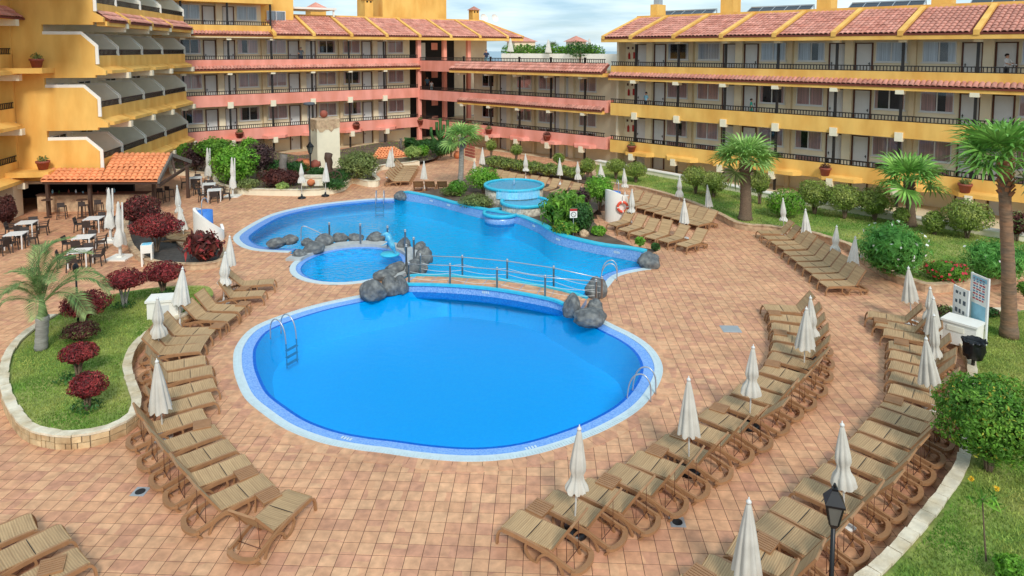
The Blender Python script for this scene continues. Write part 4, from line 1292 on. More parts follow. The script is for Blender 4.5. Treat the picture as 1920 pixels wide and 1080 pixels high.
# ---------------------------------------------------------------- pink wing
def make_pink():
    A, B = Vector((-28.9, 60.4)), Vector((-10.15, 74.3)); d = (B - A).normalized(); rz = math.atan2(d.y, d.x)
    Lc = (B - A).length; Lr = u_of(980, A, B, -.6)
    t_ = thing('hotel_wing', 'pink banded hotel wing at the back left with four galleries', 'building', (A.x, A.y, 0), rz)
    st = 3.22; ZR = [9.45 - 3 * st, 9.45 - 2 * st, 9.45 - st, 9.45, 9.45 + st * .98]
    k = 1.15; P0, PS = -.15 * k, 3.38 * k
    posts = [P0 + PS * i for i in range(1, 7) if P0 + PS * i < Lc - .5]
    per = 6.8 * k
    wc = [6.37 * k + per * i for i in range(-1, 3)]; dc = [2.95 * k + per * i for i in range(0, 3)]
    wins = [c + s_ * 1.36 for c in wc for s_ in (-1, 1)]; doors = [c + s_ * .85 for c in dc for s_ in (-1, 1)]
    pil = [(c, .3) for c in wc] + [(c, .55) for c in dc]
    X0 = -2.5
    for lv in range(5):
        x1 = Lc if lv < 4 else posts[1]
        fz = ZR[lv] - .98
        if lv == 0: rooms(t_, X0, x1, 0, ZR[1] - 1.1, wins, doors, pil)
        else: rooms(t_, X0, x1, fz, 2.9, wins, doors, pil, white=(lv == 4))
        xs = [X0, P0] + [p for p in posts if p <= x1] + ([x1] if lv < 4 else [])
        if lv == 0:
            for a, b_ in zip(xs, xs[1:]): put_railing(t_, a, b_, ZR[0] - .3, h=.38)
            bx(t_, 'parapet', 'cream', X0, Lc, 0, .2, -.1, ZR[0] - .3)
        else:
            if lv == 4: band_strip(t_, X0, x1, ZR[4], 'yellow')
            elif lv == 3: band_strip(t_, X0, Lc, ZR[3], 'pink')
            else: band_plain(t_, X0, Lc, ZR[lv], 'pink')
            for a, b_ in zip(xs, xs[1:]):
                if b_ - a > .2: put_railing(t_, a, b_, ZR[lv] - .38)
        top = {4: ZR[4] + 1.65, 3: ZR[3] + 1.62, 2: ZR[3] - 1.56, 1: ZR[2] - 1.42, 0: ZR[1] - 1.42}[lv]
        for x in [P0] + [p for p in posts if p <= x1]:
            post(t_, x, max(fz, 0), top)
            if lv in (3, 2): capital(t_, x, top - .2, top + .05, .42, -.3, .25); 
            elif lv == 1: capital(t_, x, top - .2, top + .38, .5, -.16, .28)
        for o in list(t_.children)[-40:]:
            pass
    for x in posts:
        m_ = MB(); zb = ZR[1] - 1.42
        m_.add([(x - .7, -.5, zb - .02), (x + .9, -.5, zb - .02), (x + 1.3, .0, zb - .02), (x - 1.1, .0, zb - .02), (x - .7, -.5, zb + .22), (x + .9, -.5, zb + .22), (x + 1.3, .0, zb + .3), (x - 1.1, .0, zb + .3)],
               [(3, 2, 1, 0), (4, 5, 6, 7), (0, 1, 5, 4), (1, 2, 6, 5), (2, 3, 7, 6), (3, 0, 4, 7)])
        m_.build('ledge', 'pink', t_); capital(t_, x, zb - .42, zb + .12, .42, -.56, -.1)
    # roof over the third floor, from the taller part to beyond the corner
    xr = posts[1]
    ribs = [xr + .1] + [p for p in posts if p > xr + 1] + [P0 + PS * i for i in range(6, 12) if P0 + PS * i < Lr - 1]
    tile_roof(t_, xr, Lr, -.75, ZR[3] + 1.98, 4.6, ZR[3] + 4.0, .3, .56, 'roof_tile', ribs=ribs, rib_mat='yellow', xr1=Lr - 2.6)
    # hipped end
    m_ = MB(); ze, zt = ZR[3] + 1.96, ZR[3] + 4.0
    m_.add([(Lr, -.75, ze), (Lr, 8, ze), (Lr - 2.6, 4.6, zt)], [(0, 1, 2)]); m_.build('hip', 'roof_tile', t_)
    m_ = MB(); m_.bar((Lr, -.75, ze + .08), (Lr - 2.6, 4.6, zt + .08), .3, .25); m_.build('hip_ridge', 'yellow', t_)
    bx(t_, 'fascia', 'yellow', xr, Lr, -.72, -.4, ZR[3] + 1.58, ZR[3] + 1.92)
    bx(t_, 'ceiling', 'tan_wall', X0, Lr, -.4, 8, ZR[3] + 1.62, ZR[3] + 1.72)
    bx(t_, 'ridge_parapet', 'yellow', xr, Lr - 2.6, 4.6, 5.0, ZR[3] + 2.0, ZR[3] + 4.2)
    # taller left part: wall, side window, upper slab
    bx(t_, 'upper_wall', 'yellow', posts[1] + .1, posts[1] + 3.2, 3.0, 9, ZR[3] + 1.7, ZR[4] + 4)
    put_window(t_, posts[1] + 1.45, 2.98, ZR[4] - .1, True, 'full')
    bx(t_, 'upper_beam', 'yellow', X0, posts[1] + .1, -.3, 3.0, ZR[4] + 1.65, ZR[4] + 4)
    bx(t_, 'upper_end', 'yellow', posts[1] - .3, posts[1] + .1, 2.0, 3.2, ZR[4] - .98, ZR[4] + 1.7)
    bx(t_, 'awning_roof', 'white', posts[1] + 3.2, posts[1] + 8.0, 3.6, 8, ZR[4] + 1.55, ZR[4] + 1.75)
    bx(t_, 'awning_post', 'white', posts[1] + 7.7, posts[1] + 7.85, 3.8, 3.95, ZR[3] + 4, ZR[4] + 1.55)
    # corner: open passage with pink pillars, shade within painted as near-black walls
    for lv in range(4):
        fz = max(ZR[lv] - .98, 0); top = (ZR[lv + 1] - 1.3) if lv < 3 else ZR[3] + 1.62
        bx(t_, 'passage_wall', 'interior_shade', Lc + .0, Lc + 6.5, 3.2, 3.5, fz, top)
        bx(t_, 'passage_floor', 'tan_wall', Lc, Lc + 9, .2, 8, fz - .25, fz)
        bx(t_, 'passage_door', 'door_white' if lv == 3 else 'brown_trim', Lc + 1.4, Lc + 2.6, 3.12, 3.2, fz, fz + 2.3)
        bx(t_, 'notice', 'pink', Lc + 3.4, Lc + 4.2, 3.1, 3.19, fz + 1.5, fz + 2.3)
        bx(t_, 'inner_wall', 'cream', Lc + 6.5, Lc + 12, 4.4, 4.7, fz, top)
        for dx in (-.1, 3.4, 6.9):
            o = bx(t_, 'pillar', 'pink', Lc + dx, Lc + dx + .42, .0 + dx * .12, .42 + dx * .12, fz, top + .3)
    # rooftop: tower room, chimneys
    u0, u1 = u_of(712, A, B, 7), u_of(830, A, B, 7)
    bx(t_, 'roof_room', 'yellow', u0, u1, 6.0, 13, ZR[3] + 2, ZR[3] + 7.5)
    tile_roof(t_, u0 - .4, u1 + .4, 5.6, ZR[3] + 7.5, 8.5, ZR[3] + 8.6, .3, .6, 'roof_tile', name='roof_room_tiles')
    for px, w_, y0 in ((694, 1.0, 6.5), (893, .95, 6.2)):
        u = u_of(px, A, B, y0); zt = ZR[3] + (6.2 if px < 800 else 5.5)
        c_ = bx(t_, 'chimney', 'yellow', u - w_ / 2, u + w_ / 2, y0, y0 + w_, ZR[3] + 2, zt)
        m_ = MB(); q = w_ * .68
        m_.add([(u - q, y0 - .2, zt), (u + q, y0 - .2, zt), (u + q, y0 + w_ + .2, zt), (u - q, y0 + w_ + .2, zt), (u, y0 + w_ / 2, zt + .5)], [(0, 1, 4), (1, 2, 4), (2, 3, 4), (3, 0, 4), (3, 2, 1, 0)])
        m_.build('chimney_cap', 'roof_tile', t_)
        for dx in (-.22, .22): MB().lathe([(.0, 0), (.11, .0), (.11, .02)], 10).build('chimney_hole', 'interior_shade', t_).matrix_local = Matrix.Translation((u + dx, y0 - .01, zt - .25)) @ Matrix.Rotation(R(90), 4, 'X')  # flat discs, the shade of the holes is in their colour
    for px in (905, 925):
        u = u_of(px, A, B, 6.2); m_ = MB(); m_.lathe([(0, 0), (.3, .04), (.5, .16), (.52, .2)], 14, cap=False)
        o = m_.build('satellite_dish', 'white', t_, True); o.location = (u, 6.0, ZR[3] + 4.5); o.rotation_euler = (R(70), 0, 0)
    return t_, A, B, ZR, posts, Lc


PW, PA, PB, PZR, PPOSTS, PLC = make_pink()


# ---------------------------------------------------------------- middle wing
def make_mid():
    A, E_ = Vector((-10.15, 74.3)), Vector((8.36, 57.8)); d = (E_ - A).normalized(); rz = math.atan2(d.y, d.x)
    n_ = Vector((d.y, -d.x)); A2 = A
    L_ = (E_ - A).length
    t_ = thing('hotel_wing', 'middle hotel wing with pink bands and roof terrace beside the corner passage', 'building', (A.x, A.y, 0), rz)
    st = 3.17; ZR = [9.2 - 3 * st, 9.2 - 2 * st, 9.2 - st, 9.2]
    us = u_of(862, A, E_, 0)                     # galleries with rooms start here
    k = 1.13; posts = [u_of(x, A, E_, 0) for x in (919, 973, 1032, 1096)]
    PS = posts[1] - posts[0]; posts = [posts[0] - PS] + posts
    wins = [u_of(x, A, E_, 2.03) for x in (917, 983, 1025, 1103)]
    doors = [u_of(x, A, E_, 2.03) for x in (946, 1050, 1066)]
    pil = [(u_of(x, A, E_, 2.03), .3) for x in (932, 1004)] + [(u_of(x, A, E_, 2.03), .55) for x in (958, 1058, 1075)]
    xe = L_ - .6
    for lv in range(4):
        fz = ZR[lv] - .98
        if lv == 0: rooms(t_, us, xe, 0, ZR[1] - 1.1, wins, doors, pil)
        elif lv < 3: rooms(t_, us, xe, fz, 2.9, wins, doors, pil)
        xs = [0.15] + posts + [xe]
        xs = [x for x in xs if x >= 0.1]
        if lv:
            for a, b_ in zip(xs, xs[1:]):
                if b_ - a > .2: put_railing(t_, a, b_, ZR[lv] - .38)
        if lv == 3:
            bx(t_, 'parapet', 'pink', 0, us + .3, 0, .22, ZR[3] - 1.5, ZR[3] - .38)
            bx(t_, 'parapet', 'pink', us + .3, xe, .1, .3, ZR[3] - 1.2, ZR[3] - .4)
            tile_roof(t_, us - .6, xe + .4, -.95, ZR[3] - 1.15, .12, ZR[3] - .42, .3, .43, 'roof_tile', name='terrace_roof', xr0=us + .4)
            bx(t_, 'beam', 'yellow', us - .6, xe + .4, -.9, .2, ZR[3] - 1.52, ZR[3] - 1.22)
            bx(t_, 'terrace_floor', 'tan_wall', 0, xe, .3, 9, ZR[3] - 1.2, ZR[3] - .98)
            bx(t_, 'terrace_wall', 'white', us + 1.2, xe + .3, 5.0, 5.25, ZR[3] - .98, ZR[3] + .4)
            for x in posts: post(t_, x, ZR[3] - .4, ZR[3] + .12, .16, y=.06)
        elif lv == 2:
            bx(t_, 'parapet', 'pink', 0, us, 0, .22, ZR[2] - 1.42, ZR[2] - .38)
            band_strip(t_, us, xe, ZR[2], 'pink', y0=0)
        elif lv == 1:
            band_plain(t_, 0, xe, ZR[1], 'pink')
        top = {3: None, 2: ZR[3] - 1.52, 1: ZR[2] - 1.56, 0: ZR[1] - 1.42}[lv]
        if top:
            for x in posts:
                if x < 1: continue
                post(t_, x, max(fz, 0), top)
                if lv: capital(t_, x, top - .22, top + .03, .4, -.36 if lv == 1 else -.7, .25)
    for x in posts:
        if x < 1: continue
        m_ = MB(); zb = ZR[1] - 1.42
        m_.add([(x - .7, -.5, zb - .02), (x + .9, -.5, zb - .02), (x + 1.3, .0, zb - .02), (x - 1.1, .0, zb - .02), (x - .7, -.5, zb + .22), (x + .9, -.5, zb + .22), (x + 1.3, .0, zb + .3), (x - 1.1, .0, zb + .3)],
               [(3, 2, 1, 0), (4, 5, 6, 7), (0, 1, 5, 4), (1, 2, 6, 5), (2, 3, 7, 6), (3, 0, 4, 7)])
        m_.build('ledge', 'pink', t_); capital(t_, x, zb - .42, zb + .12, .42, -.56, -.1)
    # short return where the yellow wing steps back
    for lv in (1, 2):
        bx(t_, 'return_parapet', 'pink', xe, xe + .22, 0, 1.1, ZR[lv] - 1.42, ZR[lv] - .38)
    return t_, A, E_, ZR, rz, us, xe


MW, MA, ME, MZR, MRZ, MUS, MXE = make_mid()
def mid_pt(u, y, z):
    return MW.matrix_basis @ Vector((u, y, z))


# ---------------------------------------------------------------- left wing (balconies)
def make_left():
    A, B = Vector((-25.7, 42.2)), Vector((-28.5, 59.4)); d = (B - A).normalized(); rz = math.atan2(d.y, d.x); L_ = (B - A).length
    t_ = thing('hotel_wing', 'yellow hotel wing at the left with stepped balconies and chamfered partitions', 'building', (A.x, A.y, 0), rz)
    st = 3.25; ZR = [10.05 - 3 * st, 10.05 - 2 * st, 10.05 - st, 10.05, 10.05 + st]
    nb = 4; us = [0] + [u_of(x, A, B, 0) for x in (223, 268, 306)] + [L_ + .3]
    D = 3.0
    MBAL = {}
    for lv in range(1, 5):
        zr = ZR[lv]; fz = zr - 1.25
        bx(t_, 'back_wall', 'greybeige', 0, L_ + .3, D, D + .3, fz, fz + 2.9)
        bx(t_, 'floor_slab', 'cream', .15, L_ + .3, .0, D, fz - .28, fz)
        bx(t_, 'parapet', 'yellow', .15, L_ + .3, -.02, .2, zr - 1.55, zr - .42)
        for i in range(nb):
            put_railing(t_, us[i] + .1, us[i + 1] - .06, zr - .42, h=.38)
            # ledge and beam ends under the parapet
            x = us[i] + .3
            m_ = MB(); zb = zr - 1.55
            m_.add([(x + .4, -.65, zb), (us[i + 1] - .3, -.65, zb), (us[i + 1] + .1, 0, zb), (x, 0, zb), (x + .4, -.65, zb + .2), (us[i + 1] - .3, -.65, zb + .2), (us[i + 1] + .1, 0, zb + .42), (x, 0, zb + .42)],
                   [(3, 2, 1, 0), (4, 5, 6, 7), (0, 1, 5, 4), (1, 2, 6, 5), (2, 3, 7, 6), (3, 0, 4, 7)])
            m_.build('ledge', 'yellow', t_)
            bx(t_, 'beam_end', 'ivory', us[i + 1] - .45, us[i + 1] - .1, -.8, D, zb - .38, zb)
            put_window(t_, (us[i] + us[i + 1]) / 2 - .2, D, fz + 1.0, False, rnd.choice(['open_', 'left', 'full']))
        # partitions with chamfered front corner and white edge
        for i in range(nb + 1):
            x = us[i] if i else us[0]
            prof = [(D, fz), (.05, fz), (.05, fz + 1.35), (.85, fz + 2.1), (D, fz + 2.1)]
            if i == 0: continue
            m_ = MB(); n = len(prof)
            vs = [(x - .09, y, z) for y, z in prof] + [(x + .09, y, z) for y, z in prof]
            m_.add(vs, [tuple(range(n)), tuple(reversed(range(n, 2 * n)))] + [(i2, n + i2, n + (i2 + 1) % n, (i2 + 1) % n) for i2 in range(n)])
            p_ = m_.build('partition', 'greybeige', t_)
            m_ = MB(); m_.sweep([(x, .03, fz + .8), (x, .03, fz + 1.36), (x, .85, fz + 2.13), (x, D, fz + 2.13)], .2, .07, up=(1, 0, 0)); m_.build('partition_edge', 'white', p_)
        # wall facing the pool corner (return of the first balcony)
        W_ = 4.6
        pts = [(0, zr - 1.62), (0, fz + 1.4), (-.0, fz + 1.4)]
        prof = [(-.6, zr - 1.62), (W_, zr - 1.62), (W_, fz + 2.72), (2.9, fz + 2.72), (2.9, fz + 2.12), (.75, fz + 2.12), (-.02, fz + 1.38), (-.02, zr - 1.0), (-.6, zr - 1.35)]
        m_ = MB(); n = len(prof)
        vs = [(-.12, y, z) for y, z in prof] + [(.12, y, z) for y, z in prof]
        m_.add(vs, [tuple(range(n)), tuple(reversed(range(n, 2 * n)))] + [(i2, n + i2, n + (i2 + 1) % n, (i2 + 1) % n) for i2 in range(n)])
        r_ = m_.build('return_wall', 'yellow', t_)
        m_ = MB(); m_.sweep([(-.0, -.06, zr - .95), (0, -.06, fz + 1.4), (0, .74, fz + 2.16), (0, 2.9, fz + 2.16)], .3, .08, up=(1, 0, 0)); m_.build('return_edge', 'white', r_)
        if lv < 4:
            m_ = MB(); m_.box(-.12, .12, 0, W_, fz + 2.72, ZR[lv + 1] - 1.62); m_.build('return_wall', 'yellow', t_)
    # tiled pent roof over the third-floor balconies
    tile_roof(t_, .4, L_ + .3, -.8, ZR[4] - 1.5, .05, ZR[4] - .9, .3, .55, 'roof_tile', ribs=us[1:4], name='pent_roof')
    bx(t_, 'pent_beam', 'yellow', .15, L_ + .3, -.7, -.1, ZR[4] - 1.85, ZR[4] - 1.56)
    for x in us[1:]: bx(t_, 'beam_end', 'ivory', x - .4, x - .1, -.6, D, ZR[4] - 2.15, ZR[4] - 1.86)
    # nearer block, set back: balconies at the left edge of the picture
    A2u = -.1
    for lv in range(0, 5):
        zr = ZR[lv] + .08; fz = zr - 1.25; Y0 = 4.55
        if lv:
            bx(t_, 'parapet', 'yellow', -7, -.12, Y0, Y0 + .2, zr - 1.6, zr - .42)
            put_railing(t_, -7, -.15, zr - .42, y=Y0 + .05)
            bx(t_, 'floor_slab', 'cream', -7, -.12, Y0, Y0 + 3.2, fz - .3, fz)
            m_ = MB(); zb = zr - 1.6
            m_.add([(-4.2, Y0 - .7, zb), (-1.0, Y0 - .7, zb), (-.6, Y0, zb), (-4.6, Y0, zb), (-4.2, Y0 - .7, zb + .2), (-1.0, Y0 - .7, zb + .2), (-.6, Y0, zb + .45), (-4.6, Y0, zb + .45)],
                   [(3, 2, 1, 0), (4, 5, 6, 7), (0, 1, 5, 4), (1, 2, 6, 5), (2, 3, 7, 6), (3, 0, 4, 7)])
            m_.build('ledge', 'yellow', t_)
            for x in (-1.0, -4.2): bx(t_, 'beam_end', 'ivory', x - .18, x + .18, Y0 - .8, Y0 + 3, zb - .38, zb)
        if lv:
            bx(t_, 'back_wall', 'yellow', -9, -.12, Y0 + 3.2, Y0 + 3.5, fz, fz + 3.2)
            bx(t_, 'side_wall', 'yellow', -.3, -.05, Y0, Y0 + 3.2, fz, fz + 3.0)
    tile_roof(t_, -7, -.15, Y0 - .8, ZR[4] - 1.4, Y0 + .05, ZR[4] - .75, .3, .55, 'roof_tile', name='pent_roof')
    # ground floor: recessed bar, its shade put into near-black walls and ceiling
    bx(t_, 'ground_wall', 'interior_shade', -10, 4.5, 7.0, 7.3, 0, 3)
    bx(t_, 'bar_back_wall', 'interior_shade', 4.5, 4.8, -.2, 7.3, 0, 2.6)
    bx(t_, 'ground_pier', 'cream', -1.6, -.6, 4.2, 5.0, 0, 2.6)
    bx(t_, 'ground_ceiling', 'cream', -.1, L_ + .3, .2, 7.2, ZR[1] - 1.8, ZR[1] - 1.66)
    bx(t_, 'ground_ceiling', 'interior_shade', -9, -.12, 4.8, 7.2, ZR[1] - 1.8, ZR[1] - 1.66)
    bx(t_, 'roof_slab', 'cream', -9, L_ + .3, 0, 8, ZR[4] + 1.9, ZR[4] + 2.1)
    return t_, A, B, ZR


LW, LA, LB, LZR = make_left()

# ================================================================== sun loungers
def build_lounger(back_deg):
    t_ = thing('sun_lounger', 'x', 'sun lounger')
    hw = .33
    rail = spline([(.02, .34), (.35, .345), (.75, .33), (1.1, .29), (1.4, .215), (1.66, .16)], 3)
    for s_ in (-1, 1):
        MB().sweep([(p[0], s_ * hw, p[1]) for p in rail], .055, .09).build('side_rail', 'lounger_plastic', t_)
        pth = spline([(.06, .35), (-.04, .31), (-.10, .19), (-.12, .0)], 4)
        MB().sweep([(p[0], s_ * (hw + .012), p[1]) for p in pth], .045, .06, up=(0, 1, 0)).build('leg', 'lounger_plastic', t_)
        pth = spline([(.60, .33), (.57, .2), (.63, .08), (.74, .012), (.84, .03), (.88, .13), (.98, .24), (1.13, .285), (1.25, .25), (1.36, .15), (1.42, .0)], 3)
        MB().sweep([(p[0], s_ * (hw + .012), p[1]) for p in pth], .045, .05, up=(0, 1, 0)).build('arched_leg', 'lounger_plastic', t_)
        pth = spline([(1.62, .17), (1.65, .10), (1.60, .04), (1.56, .0)], 3)
        MB().sweep([(p[0], s_ * (hw + .006), p[1]) for p in pth], .045, .06, up=(0, 1, 0)).build('leg', 'lounger_plastic', t_)
    pth = spline([(1.60, -hw - .02, .165), (1.71, -hw * .8, .15), (1.77, 0, .145), (1.71, hw * .8, .15), (1.60, hw + .02, .165)], 4)
    MB().sweep([tuple(p) for p in pth], .11, .06).build('rear_bow', 'lounger_plastic', t_)
    MB().sweep([(.0, -hw, .33), (.0, hw, .33)], .06, .05).build('front_bar', 'lounger_plastic', t_)
    # sling seat, slightly hollow, in two sections
    n = 16; m_ = MB(); vs = []
    L_ = 1.2
    for i in range(n + 1):
        x = -.04 + L_ * i / n; dz = -.012 * math.sin(PI * i / n) + (-.03 * max(0, 1 - i / 2.0) ** 2)
        for y, e_ in ((-.315, .0), (-.16, -.012), (.16, -.012), (.315, .0)): vs.append((x, y, .398 + dz + e_))
    fs = [(i * 4 + j, i * 4 + j + 4, i * 4 + j + 5, i * 4 + j + 1) for i in range(n) for j in range(3)]
    m_.add(vs, [tuple(reversed(q)) for q in fs])
    k = len(vs); m_.add([(x, y, z - .025) for x, y, z in vs], fs)
    b_ = lambda i: i
    m_.add([vs[0], vs[3], (vs[3][0], vs[3][1], vs[3][2] - .025), (vs[0][0], vs[0][1], vs[0][2] - .025)], [(0, 1, 2, 3)])
    e_ = [vs[i * 4] for i in range(n + 1)] + [(vs[i * 4][0], vs[i * 4][1], vs[i * 4][2] - .025) for i in range(n + 1)]
    m_.add(e_, [(i, i + 1, n + 2 + i, n + 1 + i) for i in range(n)])
    e_ = [vs[i * 4 + 3] for i in range(n + 1)] + [(vs[i * 4 + 3][0], vs[i * 4 + 3][1], vs[i * 4 + 3][2] - .025) for i in range(n + 1)]
    m_.add(e_, [(i + 1, i, n + 1 + i, n + 2 + i) for i in range(n)])
    so = m_.build('seat', 'sling', t_)
    MB().box(.555, .567, -.31, .31, .375, .3885).build('seat_seam', 'dark_metal', so)
    # backrest
    m_ = MB(); BL = .76
    m_.box(0, BL, -.305, .305, -.012, .012); bo = m_.build('backrest', 'sling', t_)
    bo.location = (1.17, 0, .385); bo.rotation_euler = (0, -R(back_deg), 0)
    m_ = MB()
    for s_ in (-1, 1): m_.box(0, BL + .01, s_ * .325 - .018, s_ * .325 + .018, -.03, .018)
    m_.box(BL - .03, BL + .01, -.307, .307, -.03, .005)
    m_.build('back_frame', 'lounger_plastic', bo)
    ca_, sa_ = math.cos(R(back_deg)), math.sin(R(back_deg))
    for s_ in (-1, 1):
        MB().tube([(1.17 + ca_ * .5, s_ * .24, .375 + sa_ * .5), (1.44, s_ * .24, .2)], .007, 6).build('strut', 'brown_trim', t_, True)
    MB().tube([(1.44, -.33, .2), (1.44, .33, .2)], .009, 6).build('strut', 'brown_trim', t_, True)
    return t_


LP = {}
for bd in (44, 52, 58):
    o_ = build_lounger(bd); LP[bd] = [o_, tree_parts(o_), False]


def place_lounger(F, M, label, group, back=38, z=.37, sc=1.0):
    back = {28: 58, 38: 52, 52: 44}[back] if rnd.random() < .8 else rnd.choice((44, 52, 58))
    a, b_ = G(F[0], F[1], z), G(M[0], M[1], z)
    d_ = (b_ - a); d_.z = 0
    ang = math.atan2(d_.y, d_.x) + rnd.uniform(-.035, .035); u_ = Vector((math.cos(ang), math.sin(ang), 0))
    mid = (a + b_) / 2; base = mid - u_ * .58; base.z = 0
    ent = LP[back]
    if not ent[2]:
        o = ent[0]; o.location = base; o.rotation_euler = (0, 0, ang); tag(o, label, 'sun lounger', group); ent[2] = True
        return o
    return copy_tree(ent[0], ent[1], base, ang, label, 'sun lounger', group, sc)


rowA = [((510, 528), (457, 532)), ((494, 550), (433, 553)), ((457, 578), (394, 577)), ((436, 596), (375, 593)), ((401, 621), (332, 622)), ((388, 636), (315, 641)), ((378, 651), (303, 659)), ((383, 675), (304, 689)), ((392, 694), (318, 709)), ((399, 719), (318, 738)), ((396, 744), (311, 768)), ((381, 776), (291, 803)), ((405, 807), (315, 837)), ((433, 834), (337, 871)), ((465, 863), (365, 902)), ((500, 900), (404, 945)), ((556, 928), (493, 987))]
for i, (f_, m2) in enumerate(rowA):
    lab = 'brown lounger, %s from the far end of the row beside the lawn island' % ORD[i]
    if i == 16: lab = 'brown lounger turned askew at the near end of the row beside the lawn island'
    place_lounger(f_, m2, lab, 'loungers beside the lawn island', 28 if i > 6 else 38)
rowB = [((1433, 577), (1500, 580)), ((1443, 594), (1512, 601)), ((1448, 612), (1517, 621)), ((1452, 631), (1521, 642)), ((1452, 650), (1521, 664)), ((1447, 668), (1517, 685)), ((1433, 690), (1505, 711)), ((1410, 711), (1483, 733)), ((1377, 728), (1463, 754)), ((1349, 749), (1436, 778)), ((1317, 773), (1402, 805)), ((1276, 797), (1366, 828)), ((1235, 823), (1325, 861)), ((1184, 855), (1280, 892)), ((1144, 879), (1237, 919)), ((1087, 908), (1184, 950)), ((1024, 931), (1120, 977)), ((953, 969), (1057, 1019))]
for i, (f_, m2) in enumerate(rowB):
    place_lounger(f_, m2, 'brown lounger, %s from the far end of the inner row right of the pool' % ORD[i], 'loungers in the inner row right of the pool', 28 if i > 5 else 38)
rowC = [((1630, 589), (1697, 600)), ((1645, 605), (1716, 619)), ((1660, 622), (1732, 636)), ((1672, 647), (1743, 660)), ((1674, 665), (1747, 681)), ((1674, 684), (1750, 703)), ((1672, 705), (1757, 726)), ((1668, 728), (1762, 752)), ((1658, 753), (1750, 784)), ((1640, 774), (1733, 804)), ((1619, 798), (1714, 832)), ((1600, 822), (1694, 860)), ((1570, 850), (1669, 891)), ((1535, 879), (1640, 925)), ((1497, 908), (1609, 954)), ((1458, 943), (1564, 997)), ((1424, 975), (1535, 1033)), ((1372, 1020), (1495, 1075)), ((1318, 1058), (1443, 1115)), ((1265, 1096), (1395, 1158))]
for i, (f_, m2) in enumerate(rowC):
    place_lounger(f_, m2, 'brown lounger, %s from the far end of the outer row along the white kerb' % ORD[i], 'loungers in the outer row along the white kerb', 28 if i > 8 else 38)
rowD = [((1421, 435), (1471, 436)), ((1433, 446), (1483, 446)), ((1448, 456), (1498, 455)), ((1461, 465), (1512, 463)), ((1473, 476), (1524, 474)), ((1486, 486), (1538, 484)), ((1498, 497), (1553, 495)), ((1513, 508), (1569, 506)), ((1526, 520), (1584, 518)), ((1540, 533), (1601, 531))]
for i, (f_, m2) in enumerate(rowD):
    place_lounger(f_, m2, 'brown lounger, %s from the far end of the row below the oleander' % ORD[i], 'loungers below the oleander', 38)
rowE = [((1148, 422), (1173, 414)), ((1168, 432), (1195, 424)), ((1190, 440), (1218, 431)), ((1218, 446), (1245, 437)), ((1244, 452), (1272, 444)), ((1278, 460), (1306, 452))]
for i, (f_, m2) in enumerate(rowE):
    place_lounger(f_, m2, 'brown lounger, %s from the shower in the short row near the lifebuoy' % ORD[i], 'loungers in the short row near the lifebuoy', 52)
for i in range(9):
    f_ = i / 8; M = (1193 + 134 * f_, 374 + 40 * f_)
    F = (M[0] - 27, M[1] + 7)
    place_lounger(F, M, 'brown lounger, %s from the left in the row along the lawn edge' % ORD[i], 'loungers along the lawn edge', 52)
rowF = [(932, 333), (944, 336), (957, 339), (972, 342), (998, 345), (1016, 348), (1037, 351), (1057, 355), (1076, 360)]
for i, (x, y) in enumerate(rowF):
    place_lounger((x - 20, y + 6), (x, y), 'brown lounger, %s from the left in the row behind the fountain' % ORD[i], 'loungers behind the fountain', 52)
for i in range(8):
    f_ = i / 7; F = (767 - 0 + 17 * f_, 338 - 27 * f_); M = (F[0] - 30 + 2 * f_, F[1] + .5)
    place_lounger(F, M, 'brown lounger, %s from the front in the block by the cream bed wall' % ORD[i], 'loungers by the cream bed wall', 52)
for i, x in enumerate((783, 806, 828)):
    place_lounger((x + 4, 342), (x, 354), 'brown lounger seen from behind, %s from the left beyond the pool wall' % ORD[i], 'loungers seen from behind', 52)
for i, (x, y) in enumerate(((348, 446), (343, 437), (338, 428))):
    place_lounger((x + 8, y + 2), (x - 22, y - 1), 'brown lounger, %s from the front between red shrub and white shower' % ORD[i], 'loungers behind the left shower', 38)
place_lounger((92, 1010), (18, 1046), 'brown lounger in the bottom left corner with slatted table beside it', 'loungers in the bottom left corner', 38)
place_lounger((32, 990), (-45, 1020), 'brown lounger cut by the left edge of the picture', 'loungers in the bottom left corner', 38)
place_lounger((127, 1056), (45, 1098), 'brown lounger cut by the bottom left edge of the picture', 'loungers in the bottom left corner', 38)

